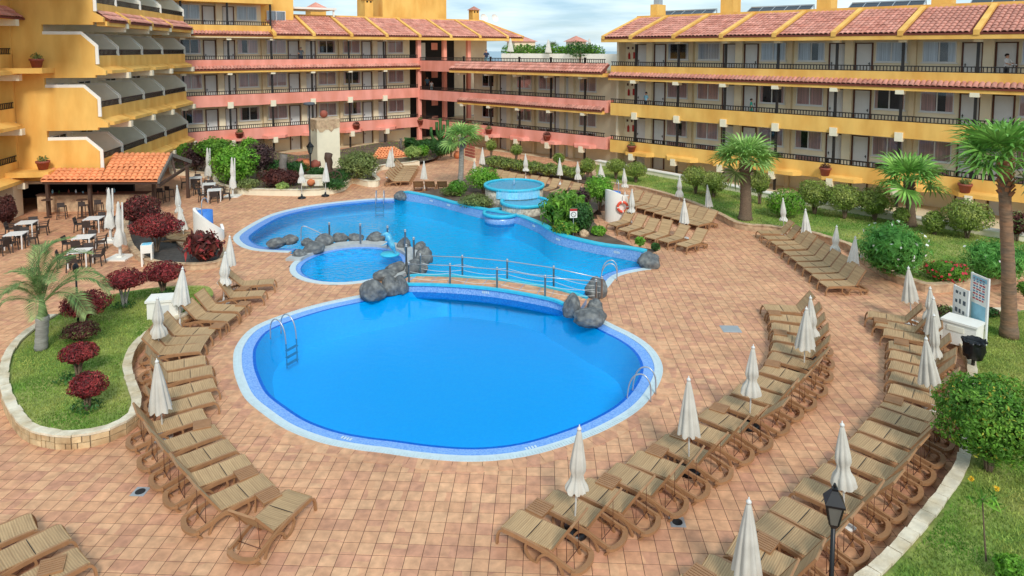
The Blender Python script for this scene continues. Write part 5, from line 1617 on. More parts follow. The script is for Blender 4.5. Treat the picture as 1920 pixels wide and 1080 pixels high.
# --- slatted side tables
st_ = thing('side_table', 'x', 'side table')
for i in range(7):
    y = -.19 + i * .0635
    MB().box(-.19, .19, y - .022, y + .022, .40, .42).build('slat', 'lounger_plastic', st_)
m_ = MB(); m_.box(-.21, .21, -.225, -.212, .37, .42); m_.box(-.21, .21, .212, .225, .37, .42); m_.box(-.21, -.192, -.212, .212, .37, .42); m_.box(.192, .21, -.212, .212, .37, .42); m_.build('frame', 'lounger_plastic', st_)
for sx_ in (-1, 1):
    for sy in (-1, 1): MB().bar((sx_ * .19, sy * .2, .38), (sx_ * .2, sy * .21, 0), .035).build('leg', 'lounger_plastic', st_)
st_parts = tree_parts(st_)
tabs = [((457, 540), -8, 'slatted side table between the two farthest loungers beside the lawn island'), ((456, 569), -5, 'slatted side table between second and third lounger beside the lawn island'), ((408, 610), -2, 'slatted side table between fourth and fifth lounger beside the lawn island'),
        ((379, 795), 24, 'slatted side table between twelfth and thirteenth lounger beside the lawn island'), ((461, 886), 40, 'slatted side table between fifteenth and sixteenth lounger beside the lawn island'), ((503, 927), 45, 'slatted side table next to the askew lounger'),
        ((1452, 586), -12, 'slatted side table at the far end of the inner row'), ((1463, 623), -18, 'slatted side table behind the third lounger of the inner row'), ((1449, 681), -28, 'slatted side table at the bend of the inner row'), ((1349, 764), -36, 'slatted side table beside the tenth lounger of the inner row'), ((1277, 814), -36, 'slatted side table below the tall parasol of the inner row'), ((1232, 844), -36, 'slatted side table beside the fourteenth lounger of the inner row'), ((1141, 901), -36, 'slatted side table beside the fifteenth lounger of the inner row'), ((1012, 951), -36, 'slatted side table at the near end of the inner row'),
        ((1651, 600), -25, 'slatted side table at the far end of the outer row'), ((1690, 641), -30, 'slatted side table behind the third lounger of the outer row'), ((1676, 749), -38, 'slatted side table at the bend of the outer row'), ((1434, 1016), -45, 'slatted side table near the black lantern post'), ((1312, 1078), -46, 'slatted side table cut by the bottom edge of the picture'),
        ((97, 1060), 25, 'slatted side table between the loungers in the bottom left corner')]
for i, ((x, y), a_, lab) in enumerate(tabs):
    b_ = G(x, y, .41); b_.z = 0
    if i == 0:
        st_.location = b_; st_.rotation_euler = (0, 0, R(a_)); tag(st_, lab, 'side table', 'slatted side tables')
    else: copy_tree(st_, st_parts, b_, R(a_), lab, 'side table', 'slatted side tables')


# ================================================================== closed parasols
def canopy_mesh(seed, h=1.2, rb=.27, folds=8, mat_='fabric_beige', tie=None, ragged=.05):
    r_ = random.Random(seed); n = folds * 6; rows = 12; m_ = MB(); vs = []
    ph = r_.uniform(0, 6)
    for i in range(rows + 1):
        f_ = i / rows
        base = .028 + (rb - .028) * (f_ ** .85)
        if tie is not None: base *= 1 - .42 * math.exp(-((f_ - tie) / .09) ** 2)
        amp = .06 + .30 * min(1, f_ * 1.6)
        for j in range(n):
            a = 2 * PI * j / n
            w_ = abs(math.sin(a * folds / 2 + ph)) ** .7
            rr = base * (1 - amp + amp * w_) * (1 + .05 * math.sin(3 * a + seed))
            z = h * (1 - f_)
            if i == rows: z += ragged * (math.sin(a * folds + ph) * .6 + r_.uniform(-.4, .4)) * .7
            tw = .12 * f_
            vs.append((rr * math.cos(a + tw), rr * math.sin(a + tw), z))
    fs = [(i * n + (j + 1) % n, i * n + j, (i + 1) * n + j, (i + 1) * n + (j + 1) % n) for i in range(rows) for j in range(n)]
    fs.append(tuple(range(n)))
    m_.add(vs, fs)
    return m_.mesh('canopy', mat_, True)


CAN = [canopy_mesh(k, rb=(.27, .24, .3, .26)[k], tie=(None, .78, None, .7)[k], ragged=(.05, .1, .09, .06)[k]) for k in range(4)]
CANW = [canopy_mesh(k + 10, mat_='fabric_white', rb=(.27, .25, .3, .26)[k], tie=(None, .8, None, .66)[k], ragged=(.06, .1, .08, .05)[k]) for k in range(4)]
M_CAP = MB().lathe([(.0, 0), (.045, 0), (.05, .03), (.03, .06), (.012, .075), (.012, .11), (0, .115)], 10).mesh('cap', 'pole_white', True)
M_POLE = MB().lathe([(.021, 0), (.021, 1.0)], 8).mesh('pole', 'pole_white', True)
M_BASE_B = MB().lathe([(.0, .0), (.27, .0), (.28, .05), (.22, .11), (.08, .14), (.04, .28), (.04, .3)], 16).mesh('base', 'black_plastic', True)
M_BASE_W = MB().lathe([(.0, .0), (.24, .0), (.25, .06), (.22, .08), (.05, .09), (.04, .3)], 16).mesh('base', 'pole_white', True)
SEP = [0]


def parasol(top, hem, base, label, group, white=False, baseb=True):
    b_ = G(base[0], base[1], 0)
    s_ = mpp(b_.y * math.cos(TH) + 10 * math.sin(TH) * .5)
    zt = at_depth(top[0], top[1], b_.y).z; zh = at_depth(hem[0], hem[1], b_.y).z
    k = SEP[0]; SEP[0] += 1
    t_ = thing('parasol', label, 'parasol', b_, rnd.uniform(0, 6), group)
    zt = max(1.7, min(zt, 2.6)); h = max(.85, min(zt - zh, 1.45))
    dx = at_depth(top[0], top[1], b_.y).x - b_.x
    wsc = rnd.uniform(.9, 1.1)
    t_.rotation_euler = (0, 0, 0)
    tilt = max(-.12, min(.12, dx / zt + rnd.uniform(-.02, .02)))
    t_.rotation_euler = (rnd.uniform(-.03, .03), tilt, 0)
    link('canopy', (CANW if white else CAN)[k % 4], t_, (0, 0, zt - h), (0, 0, rnd.uniform(0, 6)), (wsc, wsc, h / 1.2))
    link('cap', M_CAP, t_, (0, 0, zt - .02)); link('pole', M_POLE, t_, (0, 0, .05), None, (1, 1, zt - .1))
    link('base', M_BASE_B if baseb else M_BASE_W, t_)
    return t_


gA, gB, gC, gD, gE = 'closed parasols beside the lawn island', 'closed parasols in the inner row', 'closed parasols in the outer row', 'closed parasols below the oleander', 'closed parasols near the fountain'
for tp, hm, bs, lab, g_, wh, bb in [
        ((428, 445), (430, 497), (431, 548), 'farthest closed parasol beside the lawn island, half behind another', gA, True, False), ((420, 475), (421, 531), (419, 571), 'closed parasol between the second and third loungers beside the lawn island', gA, True, False), ((340, 504), (341, 568), (336, 613), 'closed parasol in front of the white cabinet on the lawn island', gA, True, False), ((296, 559), (299, 629), (298, 672), 'closed parasol above the fifth and sixth loungers beside the lawn island', gA, False, False), ((295, 677), (297, 768), (306, 822), 'nearest closed parasol beside the lawn island', gA, False, False),
        ((1519, 559), (1521, 628), (1523, 676), 'far closed parasol of the inner row, standing behind another', gB, False, True), ((1510, 580), (1509, 652), (1507, 702), 'closed parasol of the inner row in front of the farthest one', gB, False, True), ((1414, 652), (1415, 738), (1405, 800), 'closed parasol at the bend of the inner row', gB, False, True), ((1296, 714), (1296, 813), (1292, 885), 'closed parasol above the thirteenth lounger of the inner row', gB, False, True), ((1088, 807), (1088, 919), (1077, 1000), 'nearest closed parasol of the inner row', gB, False, True),
        ((1705, 503), (1705, 563), (1709, 607), 'closed parasol at the far end of the outer row', gC, False, False), ((1743, 541), (1742, 598), (1744, 640), 'tall closed parasol close to the sign boards', gC, False, False), ((1747, 559), (1747, 624), (1748, 662), 'closed parasol overlapping the one by the sign boards', gC, False, False), ((1753, 592), (1754, 668), (1755, 706), 'slim closed parasol in the middle of the outer row', gC, False, False), ((1735, 635), (1737, 716), (1747, 768), 'wide ragged closed parasol in the middle of the outer row', gC, False, False), ((1581, 799), (1578, 911), (1583, 985), 'closed parasol just above the black lantern', gC, False, False), ((1404, 943), (1404, 1076), (1400, 1150), 'closed parasol at the bottom edge of the picture', gC, False, False),
        ((1467, 373), (1467, 413), (1470, 440), 'farthest closed parasol in the row below the oleander', gD, True, False), ((1510, 394), (1510, 438), (1513, 466), 'second closed parasol in the row below the oleander', gD, True, False), ((1569, 425), (1567, 475), (1563, 503), 'third closed parasol in the row below the oleander', gD, True, False), ((1602, 445), (1602, 495), (1596, 529), 'nearest closed parasol in the row below the oleander', gD, True, False),
        ((1184, 357), (1184, 398), (1184, 424), 'closed parasol right against the white shower with the lifebuoy', gE, True, False), ((1283, 374), (1283, 417), (1283, 448), 'closed parasol at the right of the short row near the lifebuoy', gE, True, False), ((1273, 332), (1274, 368), (1274, 385), 'closed parasol on the lawn edge behind the middle loungers', gE, True, False), ((1328, 349), (1329, 387), (1331, 407), 'closed parasol at the right end of the lawn edge row', gE, True, False), ((1170, 318), (1171, 350), (1172, 368), 'closed parasol behind the white shower with the lifebuoy', gE, True, False), ((1127, 310), (1128, 333), (1128, 352), 'closed parasol behind the round bush right of the fountain', gE, True, False), ((1084, 305), (1084, 336), (1084, 352), 'rightmost closed parasol in the row behind the fountain', gE, True, False), ((1050, 298), (1050, 328), (1050, 346), 'closed parasol second from right in the row behind the fountain', gE, True, False), ((986, 290), (986, 320), (986, 338), 'closed parasol directly above the top basin of the fountain', gE, True, False), ((904, 278), (904, 307), (904, 322), 'closed parasol on the terrace right of the slim palm', gE, True, False), ((890, 304), (890, 324), (890, 346), 'closed parasol behind the round bush left of the fountain', gE, True, False),
        ((795, 303), (795, 335), (795, 354), 'closed parasol between the loungers seen from behind', gE, True, False), ((735, 278), (736, 311), (736, 332), 'closed parasol over the block of loungers by the cream bed wall', gE, True, False), ((731, 282), (731, 312), (729, 334), 'closed parasol doubled with another over the loungers by the cream wall', gE, True, False),
        ((566, 308), (566, 342), (566, 372), 'left closed parasol with dark foot in front of the shrub bed', gE, True, True), ((610, 307), (610, 340), (610, 368), 'right closed parasol with dark foot in front of the shrub bed', gE, True, True),
        ((333, 349), (335, 400), (338, 432), 'closed parasol behind the left white shower', gE, True, False), ((337, 386), (341, 430), (346, 452), 'closed parasol beside the left white shower in front of another', gE, True, False)]:
    parasol(tp, hm, bs, lab, g_, wh, bb)

# big restaurant parasols on square feet
CANB = [canopy_mesh(40 + k, 2.1, .30, 4, 'fabric_white', tie=.62, ragged=.12) for k in range(2)]
for i, (tp, bs, lab) in enumerate([((203, 352), (208, 452), 'left tall white restaurant parasol tied shut among the tables'), ((220, 378), (226, 484), 'right tall white restaurant parasol tied shut on a square foot'), ((389, 277), (391, 345), 'tall white restaurant parasol by the far tables near the hedge'), ((434, 295), (437, 368), 'tall white restaurant parasol on a white square foot near the pool')]):
    b_ = G(bs[0], bs[1], 0); zt = at_depth(tp[0], tp[1], b_.y).z
    t_ = thing('restaurant_parasol', lab, 'parasol', b_, 0, 'tall restaurant parasols')
    link('canopy', CANB[i % 2], t_, (0, 0, zt - 2.1), (0, 0, i), (1, 1, 1))
    MB().box(-.05, .05, -.05, .05, .1, zt - .1).build('pole', 'pole_white', t_)
    m_ = MB(); m_.box(-.5, .5, -.5, .5, 0, .07); m_.box(-.12, .12, -.12, .12, .07, .13); m_.build('foot_plate', 'white', t_)
    m_ = MB(); m_.bar((.14, .05, 1.0), (.16, .06, zt - .05), .07); m_.build('mast', 'pole_white', t_)

# ================================================================== restaurant
ct = thing('dining_chair', 'x', 'chair')
m_ = MB(); m_.box(-.23, .23, -.22, .22, .43, .46); m_.build('seat', 'rattan', ct)
m_ = MB(); m_.add([(-.22, .2, .46), (.22, .2, .46), (.21, .28, .82), (-.21, .28, .82), (-.22, .225, .46), (.22, .225, .46), (.21, .305, .82), (-.21, .305, .82)], [(0, 1, 2, 3), (7, 6, 5, 4), (0, 4, 5, 1), (2, 6, 7, 3), (1, 5, 6, 2), (3, 7, 4, 0)]); m_.build('backrest', 'rattan', ct)
for sx_ in (-1, 1):
    for sy in (-1, 1): MB().bar((sx_ * .21, sy * .2, .44), (sx_ * .24, sy * .24, 0), .04).build('leg', 'rattan', ct)
    MB().sweep([(sx_ * .24, -.2, .44), (sx_ * .25, -.18, .65), (sx_ * .24, .25, .67)], .04, .03).build('armrest', 'rattan', ct)
ct_parts = tree_parts(ct)
stl = thing('bar_stool', 'x', 'bar stool')
MB().box(-.2, .2, -.19, .19, .72, .76).build('seat', 'rattan', stl)
MB().box(-.19, .19, .17, .2, .76, 1.0).build('backrest', 'rattan', stl)
for sx_ in (-1, 1):
    for sy in (-1, 1): MB().bar((sx_ * .18, sy * .17, .73), (sx_ * .23, sy * .22, 0), .035).build('leg', 'rattan', stl)
m_ = MB(); m_.bar((-.21, -.2, .25), (.21, -.2, .25), .025); m_.bar((-.21, .2, .25), (.21, .2, .25), .025); m_.build('foot_rail', 'rattan', stl)
stl_parts = tree_parts(stl)
tt_ = thing('dining_table', 'x', 'table')
MB().box(-.42, .42, -.42, .42, .72, .75).build('table_top', 'table_white', tt_)
for sx_ in (-1, 1):
    for sy in (-1, 1): MB().box(sx_ * .38 - .025, sx_ * .38 + .025, sy * .38 - .025, sy * .38 + .025, 0, .72).build('leg', 'table_white', tt_)
tt_parts = tree_parts(tt_)
first = dict(c=True, t=True, s=True)


def put(kind, src, parts, loc, rz, label, cat, group):
    if first[kind]:
        first[kind] = False; src.location = loc; src.rotation_euler = (0, 0, rz); return tag(src, label, cat, group)
    return copy_tree(src, parts, loc, rz, label, cat, group)


tables = [((50, 417), 'the table left of the bar stools', 15), ((30, 438), 'the table at the left edge', 15), ((176, 409), 'the table behind the tied parasols', 10), ((157, 444), 'the table left of the tied parasols', 12), ((150, 470), 'the table nearest the feather palm', 12), ((367, 333), 'the farthest table under the pergola edge', 20), ((392, 345), 'the middle table by the far parasol', 20), ((402, 356), 'the nearest table by the poolside parasol', 20), ((-30, 452), 'the table cut by the left edge', 10)]
for i, ((x, y), nm, a_) in enumerate(tables):
    b_ = G(x, y, .73); b_.z = 0
    put('t', tt_, tt_parts, b_, R(a_), 'white square dining table, ' + nm, 'table', 'white dining tables')
    for k, dr in enumerate((('left', -1, 0), ('right', 1, 0), ('near', 0, -1), ('far', 0, 1))):
        if i == 8 and dr[0] in ('left', 'far'): continue
        ca_, sa_ = math.cos(R(a_)), math.sin(R(a_)); r_ = .66 + rnd.uniform(0, .12)
        off = Vector((dr[1] * r_ * ca_ - dr[2] * r_ * sa_, dr[1] * r_ * sa_ + dr[2] * r_ * ca_, 0))
        ang = math.atan2(off.y, off.x) - PI / 2 + rnd.uniform(-.2, .2)
        put('c', ct, ct_parts, b_ + off, ang, 'dark woven chair on the %s side of %s' % (dr[0], nm), 'chair', 'dark dining chairs')
for i, ((x, y), lab) in enumerate([((117, 410), 'dark bar stool farthest left at the bar counter'), ((157, 408), 'dark bar stool second from left at the bar counter'), ((186, 404), 'dark bar stool third from left at the bar counter'), ((302, 380), 'dark bar stool right of the pergola front post'), ((318, 376), 'dark bar stool nearest the outer pergola post')]):
    b_ = G(x, y, 0); put('s', stl, stl_parts, b_, rnd.uniform(2.6, 3.6), lab, 'bar stool', 'dark bar stools')

pg = thing('pergola_bar', 'open bar with orange tiled roof on wooden posts beside the yellow wing', 'bar')
# lower roof along the wall and gabled roof
def face_tiles(root, e0, e1, r0, r1, w_, rows, mat_, name):
    """tiles over the quad eave e0-e1, ridge r0-r1"""
    m_ = MB(); dz = Vector((0, 0, -.1)); q = [e0, e1, r1, r0]
    m_.add([v + Vector((0, 0, -.02)) for v in q] + [v + dz for v in q], [(0, 1, 2, 3), (7, 6, 5, 4), (0, 4, 5, 1), (1, 5, 6, 2), (2, 6, 7, 3), (3, 7, 4, 0)])
    ro = m_.build(name, mat_, root)
    pm = {}
    up = ((r0 - e0) + (r1 - e1)) / 2; S = up.length; l_ = S / rows; sl = math.asin(up.z / S); azi = math.atan2(up.y, up.x) - PI / 2
    proto = tile_mesh(w_, l_, sl, mat_).mesh('roof_tile', mat_, True)
    for r_ in range(rows):
        f_ = r_ / rows; a, b_ = e0.lerp(r0, f_), e1.lerp(r1, f_); n = int((b_ - a).length / w_)
        for i in range(n):
            p = a.lerp(b_, (i + .5) / n)
            link('roof_tile', proto, ro, (p.x, p.y, p.z + rnd.uniform(-.006, .006)), (0, 0, azi + rnd.uniform(-.02, .02)))
    return ro


def D3(x, y, Y): return at_depth(x, y, Y)


E0, E1, R0, R1 = D3(76, 338, 39.6), D3(296, 338, 40.6), D3(213, 288, 44.6), D3(321, 288, 45.6)
EM = E0.lerp(E1, .50); L0, L1 = D3(97, 317, 41.4), D3(196, 317, 41.8)
face_tiles(pg, E0, EM, L0, L1, .3, 4, 'orange_tile', 'lower_roof')
face_tiles(pg, EM, E1, R0, R1, .3, 9, 'orange_tile', 'main_roof')
R2 = D3(357, 301, 47.5); R3 = D3(300, 300, 50)
m_ = MB(); m_.add([R1, R2, R2 + Vector((-4, 3, 0)), R0, *[v + Vector((0, 0, -.12)) for v in (R1, R2, R2 + Vector((-4, 3, 0)), R0)]], [(0, 1, 2, 3), (7, 6, 5, 4), (0, 4, 5, 1), (1, 5, 6, 2), (2, 6, 7, 3), (3, 7, 4, 0)]); m_.build('rear_roof', 'wood_grey', pg)
for a, b_ in ((E1, R1), (R1, R2)):
    m_ = MB(); m_.bar(a + Vector((.06, -.05, -.08)), b_ + Vector((.06, -.05, -.08)), .12, .24); m_.build('barge_board', 'wood_grey', pg)
m_ = MB(); m_.bar(E1 + Vector((0, 0, -.35)), R2 + Vector((0, 0, -.3)), .14, .18); m_.build('tie_beam', 'wood_dark', pg)
mid_ = (E1 + R2) / 2
m_ = MB(); m_.bar(R1 + Vector((0, 0, -.2)), mid_ + Vector((0, 0, -.3)), .12, .12); m_.build('king_post', 'wood_dark', pg)
for px, py, top in ((92, 404, E0.z), (171, 404, E0.z), (290, 393, E1.z), (353, 371, R2.z)):
    b_ = G(px, py, 0); m_ = MB(); m_.box(b_.x - .09, b_.x + .09, b_.y - .09, b_.y + .09, 0, top - .1); m_.build('post', 'wood_dark', pg)
m_ = MB(); m_.bar(E0 + Vector((0, .2, -.16)), E1 + Vector((0, .2, -.16)), .14, .2); m_.build('eave_beam', 'wood_dark', pg)
c0, c1 = G(58, 402, 0), G(268, 399, 0)
c0.y += .6; c1.y += .6
d_ = (c1 - c0).normalized(); nn_ = Vector((-d_.y, d_.x, 0))
m_ = MB(); m_.prism([(c0.x, c0.y), (c1.x, c1.y), (c1.x + nn_.x * .5, c1.y + nn_.y * .5), (c0.x + nn_.x * .5, c0.y + nn_.y * .5)], 0, 1.05); m_.build('counter', 'tan_stone', pg)
q = [c0 - nn_ * .12, c1 - nn_ * .12, c1 + nn_ * .6, c0 + nn_ * .6]
m_ = MB(); m_.prism([(p.x, p.y) for p in q], 1.05, 1.11); m_.build('counter_top', 'wood_dark', pg)
for px in (90, 155):
    b_ = G(px, 408, 0); m_ = MB(); m_.lathe([(.3, 1.06), (.3, 1.1)], 14, (b_.x, b_.y, 0)); m_.lathe([(.04, 0), (.04, 1.06)], 8, (b_.x, b_.y, 0)); m_.lathe([(.22, 0), (.22, .03)], 14, (b_.x, b_.y, 0))
    o = m_.build('bar_table', 'wood_dark'); tag(o, 'round dark high table %s' % ('in front of the left end of the bar counter' if px == 90 else 'between the bar stools at the counter'), 'table')
# bottles, cloths and tubs on the counter
for i in range(9):
    p = c0.lerp(c1, .12 + .07 * i) + nn_ * rnd.uniform(.1, .35); h = rnd.uniform(.14, .32)
    o = MB().lathe([(.05, 0), (.055, h * .6), (.02, h * .8), (.02, h)], 8).build('bottle', ['cloth_lightblue', 'leaf_dark', 'terracotta', 'cloth_white'][i % 4], None, True); o.location = (p.x, p.y, 1.11)
    tag(o, 'small bottle on the bar counter, %s from the left' % ORD[i], 'bottle', 'bottles on the bar counter')

# white stand beside the bed, white cabinet on the lawn
b_ = G(277, 497, 0); ws = thing('white_stand', 'small white open-legged stand beside the dark planting bed', 'stand', b_, R(20))
MB().box(-.24, .24, -.24, .24, .62, 1.0).build('box', 'white', ws); MB().box(-.19, .19, -.19, .19, 1.0, 1.02).build('lid', 'mosaic_fountain', ws)
for sx_ in (-1, 1):
    for sy in (-1, 1): MB().box(sx_ * .2 - .035, sx_ * .2 + .035, sy * .2 - .035, sy * .2 + .035, 0, .62).build('leg', 'white', ws)
b_ = G(303, 597, .3); wc_ = thing('white_cabinet', 'white masonry cabinet on the lawn island behind the loungers', 'cabinet', (b_.x, b_.y + .35, .28), R(12))
MB().box(-.55, .5, -.35, .35, 0, .62).build('body', 'white', wc_); MB().box(-.6, .55, -.4, .4, .62, .70).build('lid', 'white', wc_); MB().box(-.2, .2, -.36, -.352, .1, .5).build('door', 'door_white', wc_)
b_ = G(586, 356, 0); wb = thing('white_block', 'white rendered block built into the shrub bed wall between two parasols', 'plinth', (b_.x, b_.y + .3, 0), 0)
MB().box(-.75, .75, -.32, .5, 0, .85).build('block', 'ivory', wb); MB().box(-.82, .82, -.38, .56, .85, .95).build('cap', 'kerb_white', wb); MB().box(-.5, .5, -.335, -.322, .2, .7).build('panel', 'greybeige', wb)


# ================================================================== fountain
fo = thing('cascade_fountain', 'three-tier cascade fountain with cyan rims pouring into the upper pool', 'fountain')


def tier(c, r_, z, body_z, bodym, h=.16, spout=None):
    """round basin: clad drum, cyan rim, water"""
    MB().lathe([(r_ - .06, body_z), (r_ - .03, z - .12)], 40, (c.x, c.y, 0)).build('drum', bodym, fo, True)
    MB().lathe([(r_ - .03, z - .14), (r_ + .06, z - .12), (r_ + .07, z), (r_ + .05, z + .05), (r_ - .1, z + .05), (r_ - .12, z - .1)], 40, (c.x, c.y, 0), cap=False).build('rim', 'cyan_paint', fo, True)
    MB().lathe([(r_ - .11, z - .1), (0, z - .1)], 40, (c.x, c.y, 0), cap=False).build('basin_floor', 'mosaic_fountain', fo)
    MB().lathe([(r_ - .1, z + .0), (0, z + .0)], 40, (c.x, c.y, 0), cap=False).build('water', 'water_shallow', fo)


T1 = G(964, 346, 1.5); T2 = G(984, 377, .95); T3 = G(939, 402, .42) + Vector((0, .35, 0))
tier(T1, 1.86, 1.5, -.1, 'stone_clad'); tier(T2, 1.42, .95, -.1, 'stone_clad'); tier(T3, 1.02, .46, -.2, 'mosaic_wall')
# lips and falling sheets of water
def fall(c, r_, z0, z1, a0, a1, m='x'):
    m_ = MB(); n = 40
    for i in range(n):
        if rnd.random() < .3: continue
        a = a0 + (a1 - a0) * (i + rnd.uniform(.1, .4)) / n; b2 = a + (a1 - a0) * rnd.uniform(.12, .4) / n
        w0 = r_ + .08; w1 = r_ + .2
        m_.add([(c.x + w0 * math.cos(a), c.y + w0 * math.sin(a), z0), (c.x + w0 * math.cos(b2), c.y + w0 * math.sin(b2), z0), (c.x + w1 * math.cos(b2), c.y + w1 * math.sin(b2), z1), (c.x + w1 * math.cos(a), c.y + w1 * math.sin(a), z1)], [(0, 1, 2, 3)])
    m_.build('falling_water', 'fall_white', fo)


mat('fall_white', (190, 218, 236), .3, .2, 20, trans=.5)
MB().lathe([(1.88, 1.1), (1.94, 1.42)], 40, (T1.x, T1.y, 0), cap=False)
m_ = MB()
for i in range(14):
    a, b2 = R(-125 + i * 6.5), R(-125 + (i + 1) * 6.5)
    m_.add([(T1.x + 1.9 * math.cos(t2), T1.y + 1.9 * math.sin(t2), z) for t2, z in ((a, .93), (b2, .93), (b2, 1.4), (a, 1.4))], [(0, 1, 2, 3)])
m_.build('spill_face', 'mosaic_fountain', fo)
fall(T1, 1.86, 1.5, .96, R(-122), R(-40)); fall(T2, 1.42, .95, .5, R(-150), R(-100))
MB().lathe([(.07, 0), (.05, .2), (.02, .42), (0, .5)], 8, (T1.x, T1.y, 1.48)).build('jet', 'fall_white', fo, True)


# ================================================================== showers
def shower(px, r_, h0, h1, turn, label, ring=False):
    b_ = G(px[0], px[1], 0)
    t_ = thing('shower_shell', label, 'shower', (b_.x, b_.y + r_ * .8, 0), turn)
    n = 36; m_ = MB(); vs = []
    span = R(300)
    for i in range(n + 1):
        a = -span / 2 + span * i / n
        f_ = .5 + .5 * math.cos(a + R(65)); h = h1 + (h0 - h1) * (f_ ** .7)
        for rr in (r_, r_ - .14):
            vs += [(rr * math.cos(a + PI), rr * math.sin(a + PI), 0), (rr * math.cos(a + PI), rr * math.sin(a + PI), h)]
    fs = []
    for i in range(n):
        a = i * 4
        fs += [(a + 4, a, a + 1, a + 5), (a + 1, a + 3, a + 7, a + 5), (a + 2, a + 6, a + 7, a + 3)]
    fs += [(0, 2, 3, 1), (n * 4 + 1, n * 4 + 3, n * 4 + 2, n * 4)]
    m_.add(vs, fs); m_.build('shell', 'white', t_, False)
    o = MB().lathe([(r_ * .55, 0), (r_ * .55, h0 - .16), (r_ * .5, h0 - .16), (r_ * .48, h0 - .3), (0, h0 - .32)], 24).build('blue_bowl', 'blue_paint', t_, True); o.location = (-r_ * .12, r_ * .22, 0)
    MB().tube(spline([(-r_ + .2, 0, h0 - .3), (-r_ + .2, 0, h0 + .35), (-r_ + .35, 0, h0 + .55), (-r_ + .6, 0, h0 + .5), (-r_ + .72, 0, h0 + .25)], 5), .022, 8).build('shower_pipe', 'steel', t_, True)
    return t_


shower((1158, 418), .66, 1.9, 1.2, R(95), 'white curved shower wall carrying an orange lifebuoy')
shower((383, 456), .74, 1.75, .5, R(80), 'white curved shower wall with blue inside near the restaurant bed')
b_ = G(1165, 386, 1.0)
lb = thing('lifebuoy', 'orange and white lifebuoy hanging on the right-hand white shower wall', 'lifebuoy', G(1163, 418, 0) + Vector((.08, -.26, 1.0)))
tor = MB(); R_, r2 = .28, .075; nn1, nn2 = 32, 10
vs = [((R_ + r2 * math.cos(b2)) * math.cos(a), r2 * math.sin(b2), (R_ + r2 * math.cos(b2)) * math.sin(a)) for a in [2 * PI * i / nn1 for i in range(nn1)] for b2 in [2 * PI * j / nn2 for j in range(nn2)]]
fsr = [(i * nn2 + j, i * nn2 + (j + 1) % nn2, ((i + 1) % nn1) * nn2 + (j + 1) % nn2, ((i + 1) % nn1) * nn2 + j) for i in range(nn1) for j in range(nn2)]
for q in fsr: pass
tor.add(vs, []);
for i in range(nn1):
    for j in range(nn2):
        tor.f.append([i * nn2 + j, i * nn2 + (j + 1) % nn2, ((i + 1) % nn1) * nn2 + (j + 1) % nn2, ((i + 1) % nn1) * nn2 + j]); tor.m.append(1 if (i % 8) == 0 else 0)
tor.build('ring', ['red_ring', 'white'], lb, True)
MB().tube([(0, .05, .2), (0, .05, .62)], .012, 6).build('hanger', 'dark_metal', lb)

# ================================================================== dolphin figure
b_ = G(731, 478, .1); dol = thing('dolphin_figure', 'glossy blue dolphin figure rising from a disc at the paddling pool edge', 'statue', b_, R(-20))
mat('dolphin_blue', (52, 146, 196), .25, .2, 4, tint=(120, 200, 220), tscale=3)
dol.scale = (.72,) * 3
MB().lathe([(0, 0), (.62, 0), (.66, .06), (.6, .12), (0, .14)], 24).build('disc', 'cyan_paint', dol, True)
pth = spline([(.45, 0, .14), (.36, 0, .34), (.2, 0, .62), (.06, 0, .92), (-.06, 0, 1.2), (-.22, 0, 1.36), (-.42, 0, 1.36), (-.52, 0, 1.33), (-.66, 0, 1.30)], 4)
_k = [.05, .10, .19, .24, .22, .18, .12, .05, .03]
rr = [_k[min(i // 4, 8)] + (_k[min(i // 4 + 1, 8)] - _k[min(i // 4, 8)]) * (i % 4) / 4 for i in range(len(pth))]
MB().tube(pth, rr, 14).build('body', 'dolphin_blue', dol, True)
m_ = MB(); m_.add([(.42, -.02, .2), (.62, -.3, .16), (.5, 0, .24), (.62, .3, .16), (.42, .02, .2), (.48, 0, .14)], [(0, 1, 2), (2, 3, 4), (5, 1, 0), (4, 3, 5)]); m_.build('tail_fluke', 'dolphin_blue', dol)
m_ = MB(); m_.add([(.2, .02, .9), (.46, .0, 1.02), (.1, .02, 1.15), (.2, -.02, .9), (.46, 0, 1.03), (.1, -.02, 1.15)], [(0, 1, 2), (5, 4, 3), (0, 3, 4, 1), (1, 4, 5, 2), (2, 5, 3, 0)]); m_.build('dorsal_fin', 'dolphin_blue', dol)
for s_ in (-1, 1):
    m_ = MB(); m_.add([(-.06, s_ * .2, .95), (-.1, s_ * .2, .8), (-.36, s_ * .5, .72), (-.04, s_ * .2, .93), (-.08, s_ * .2, .78), (-.36, s_ * .5, .71)], [(0, 1, 2), (5, 4, 3), (0, 3, 4, 1), (1, 4, 5, 2), (2, 5, 3, 0)]); m_.build('flipper', 'dolphin_blue', dol)

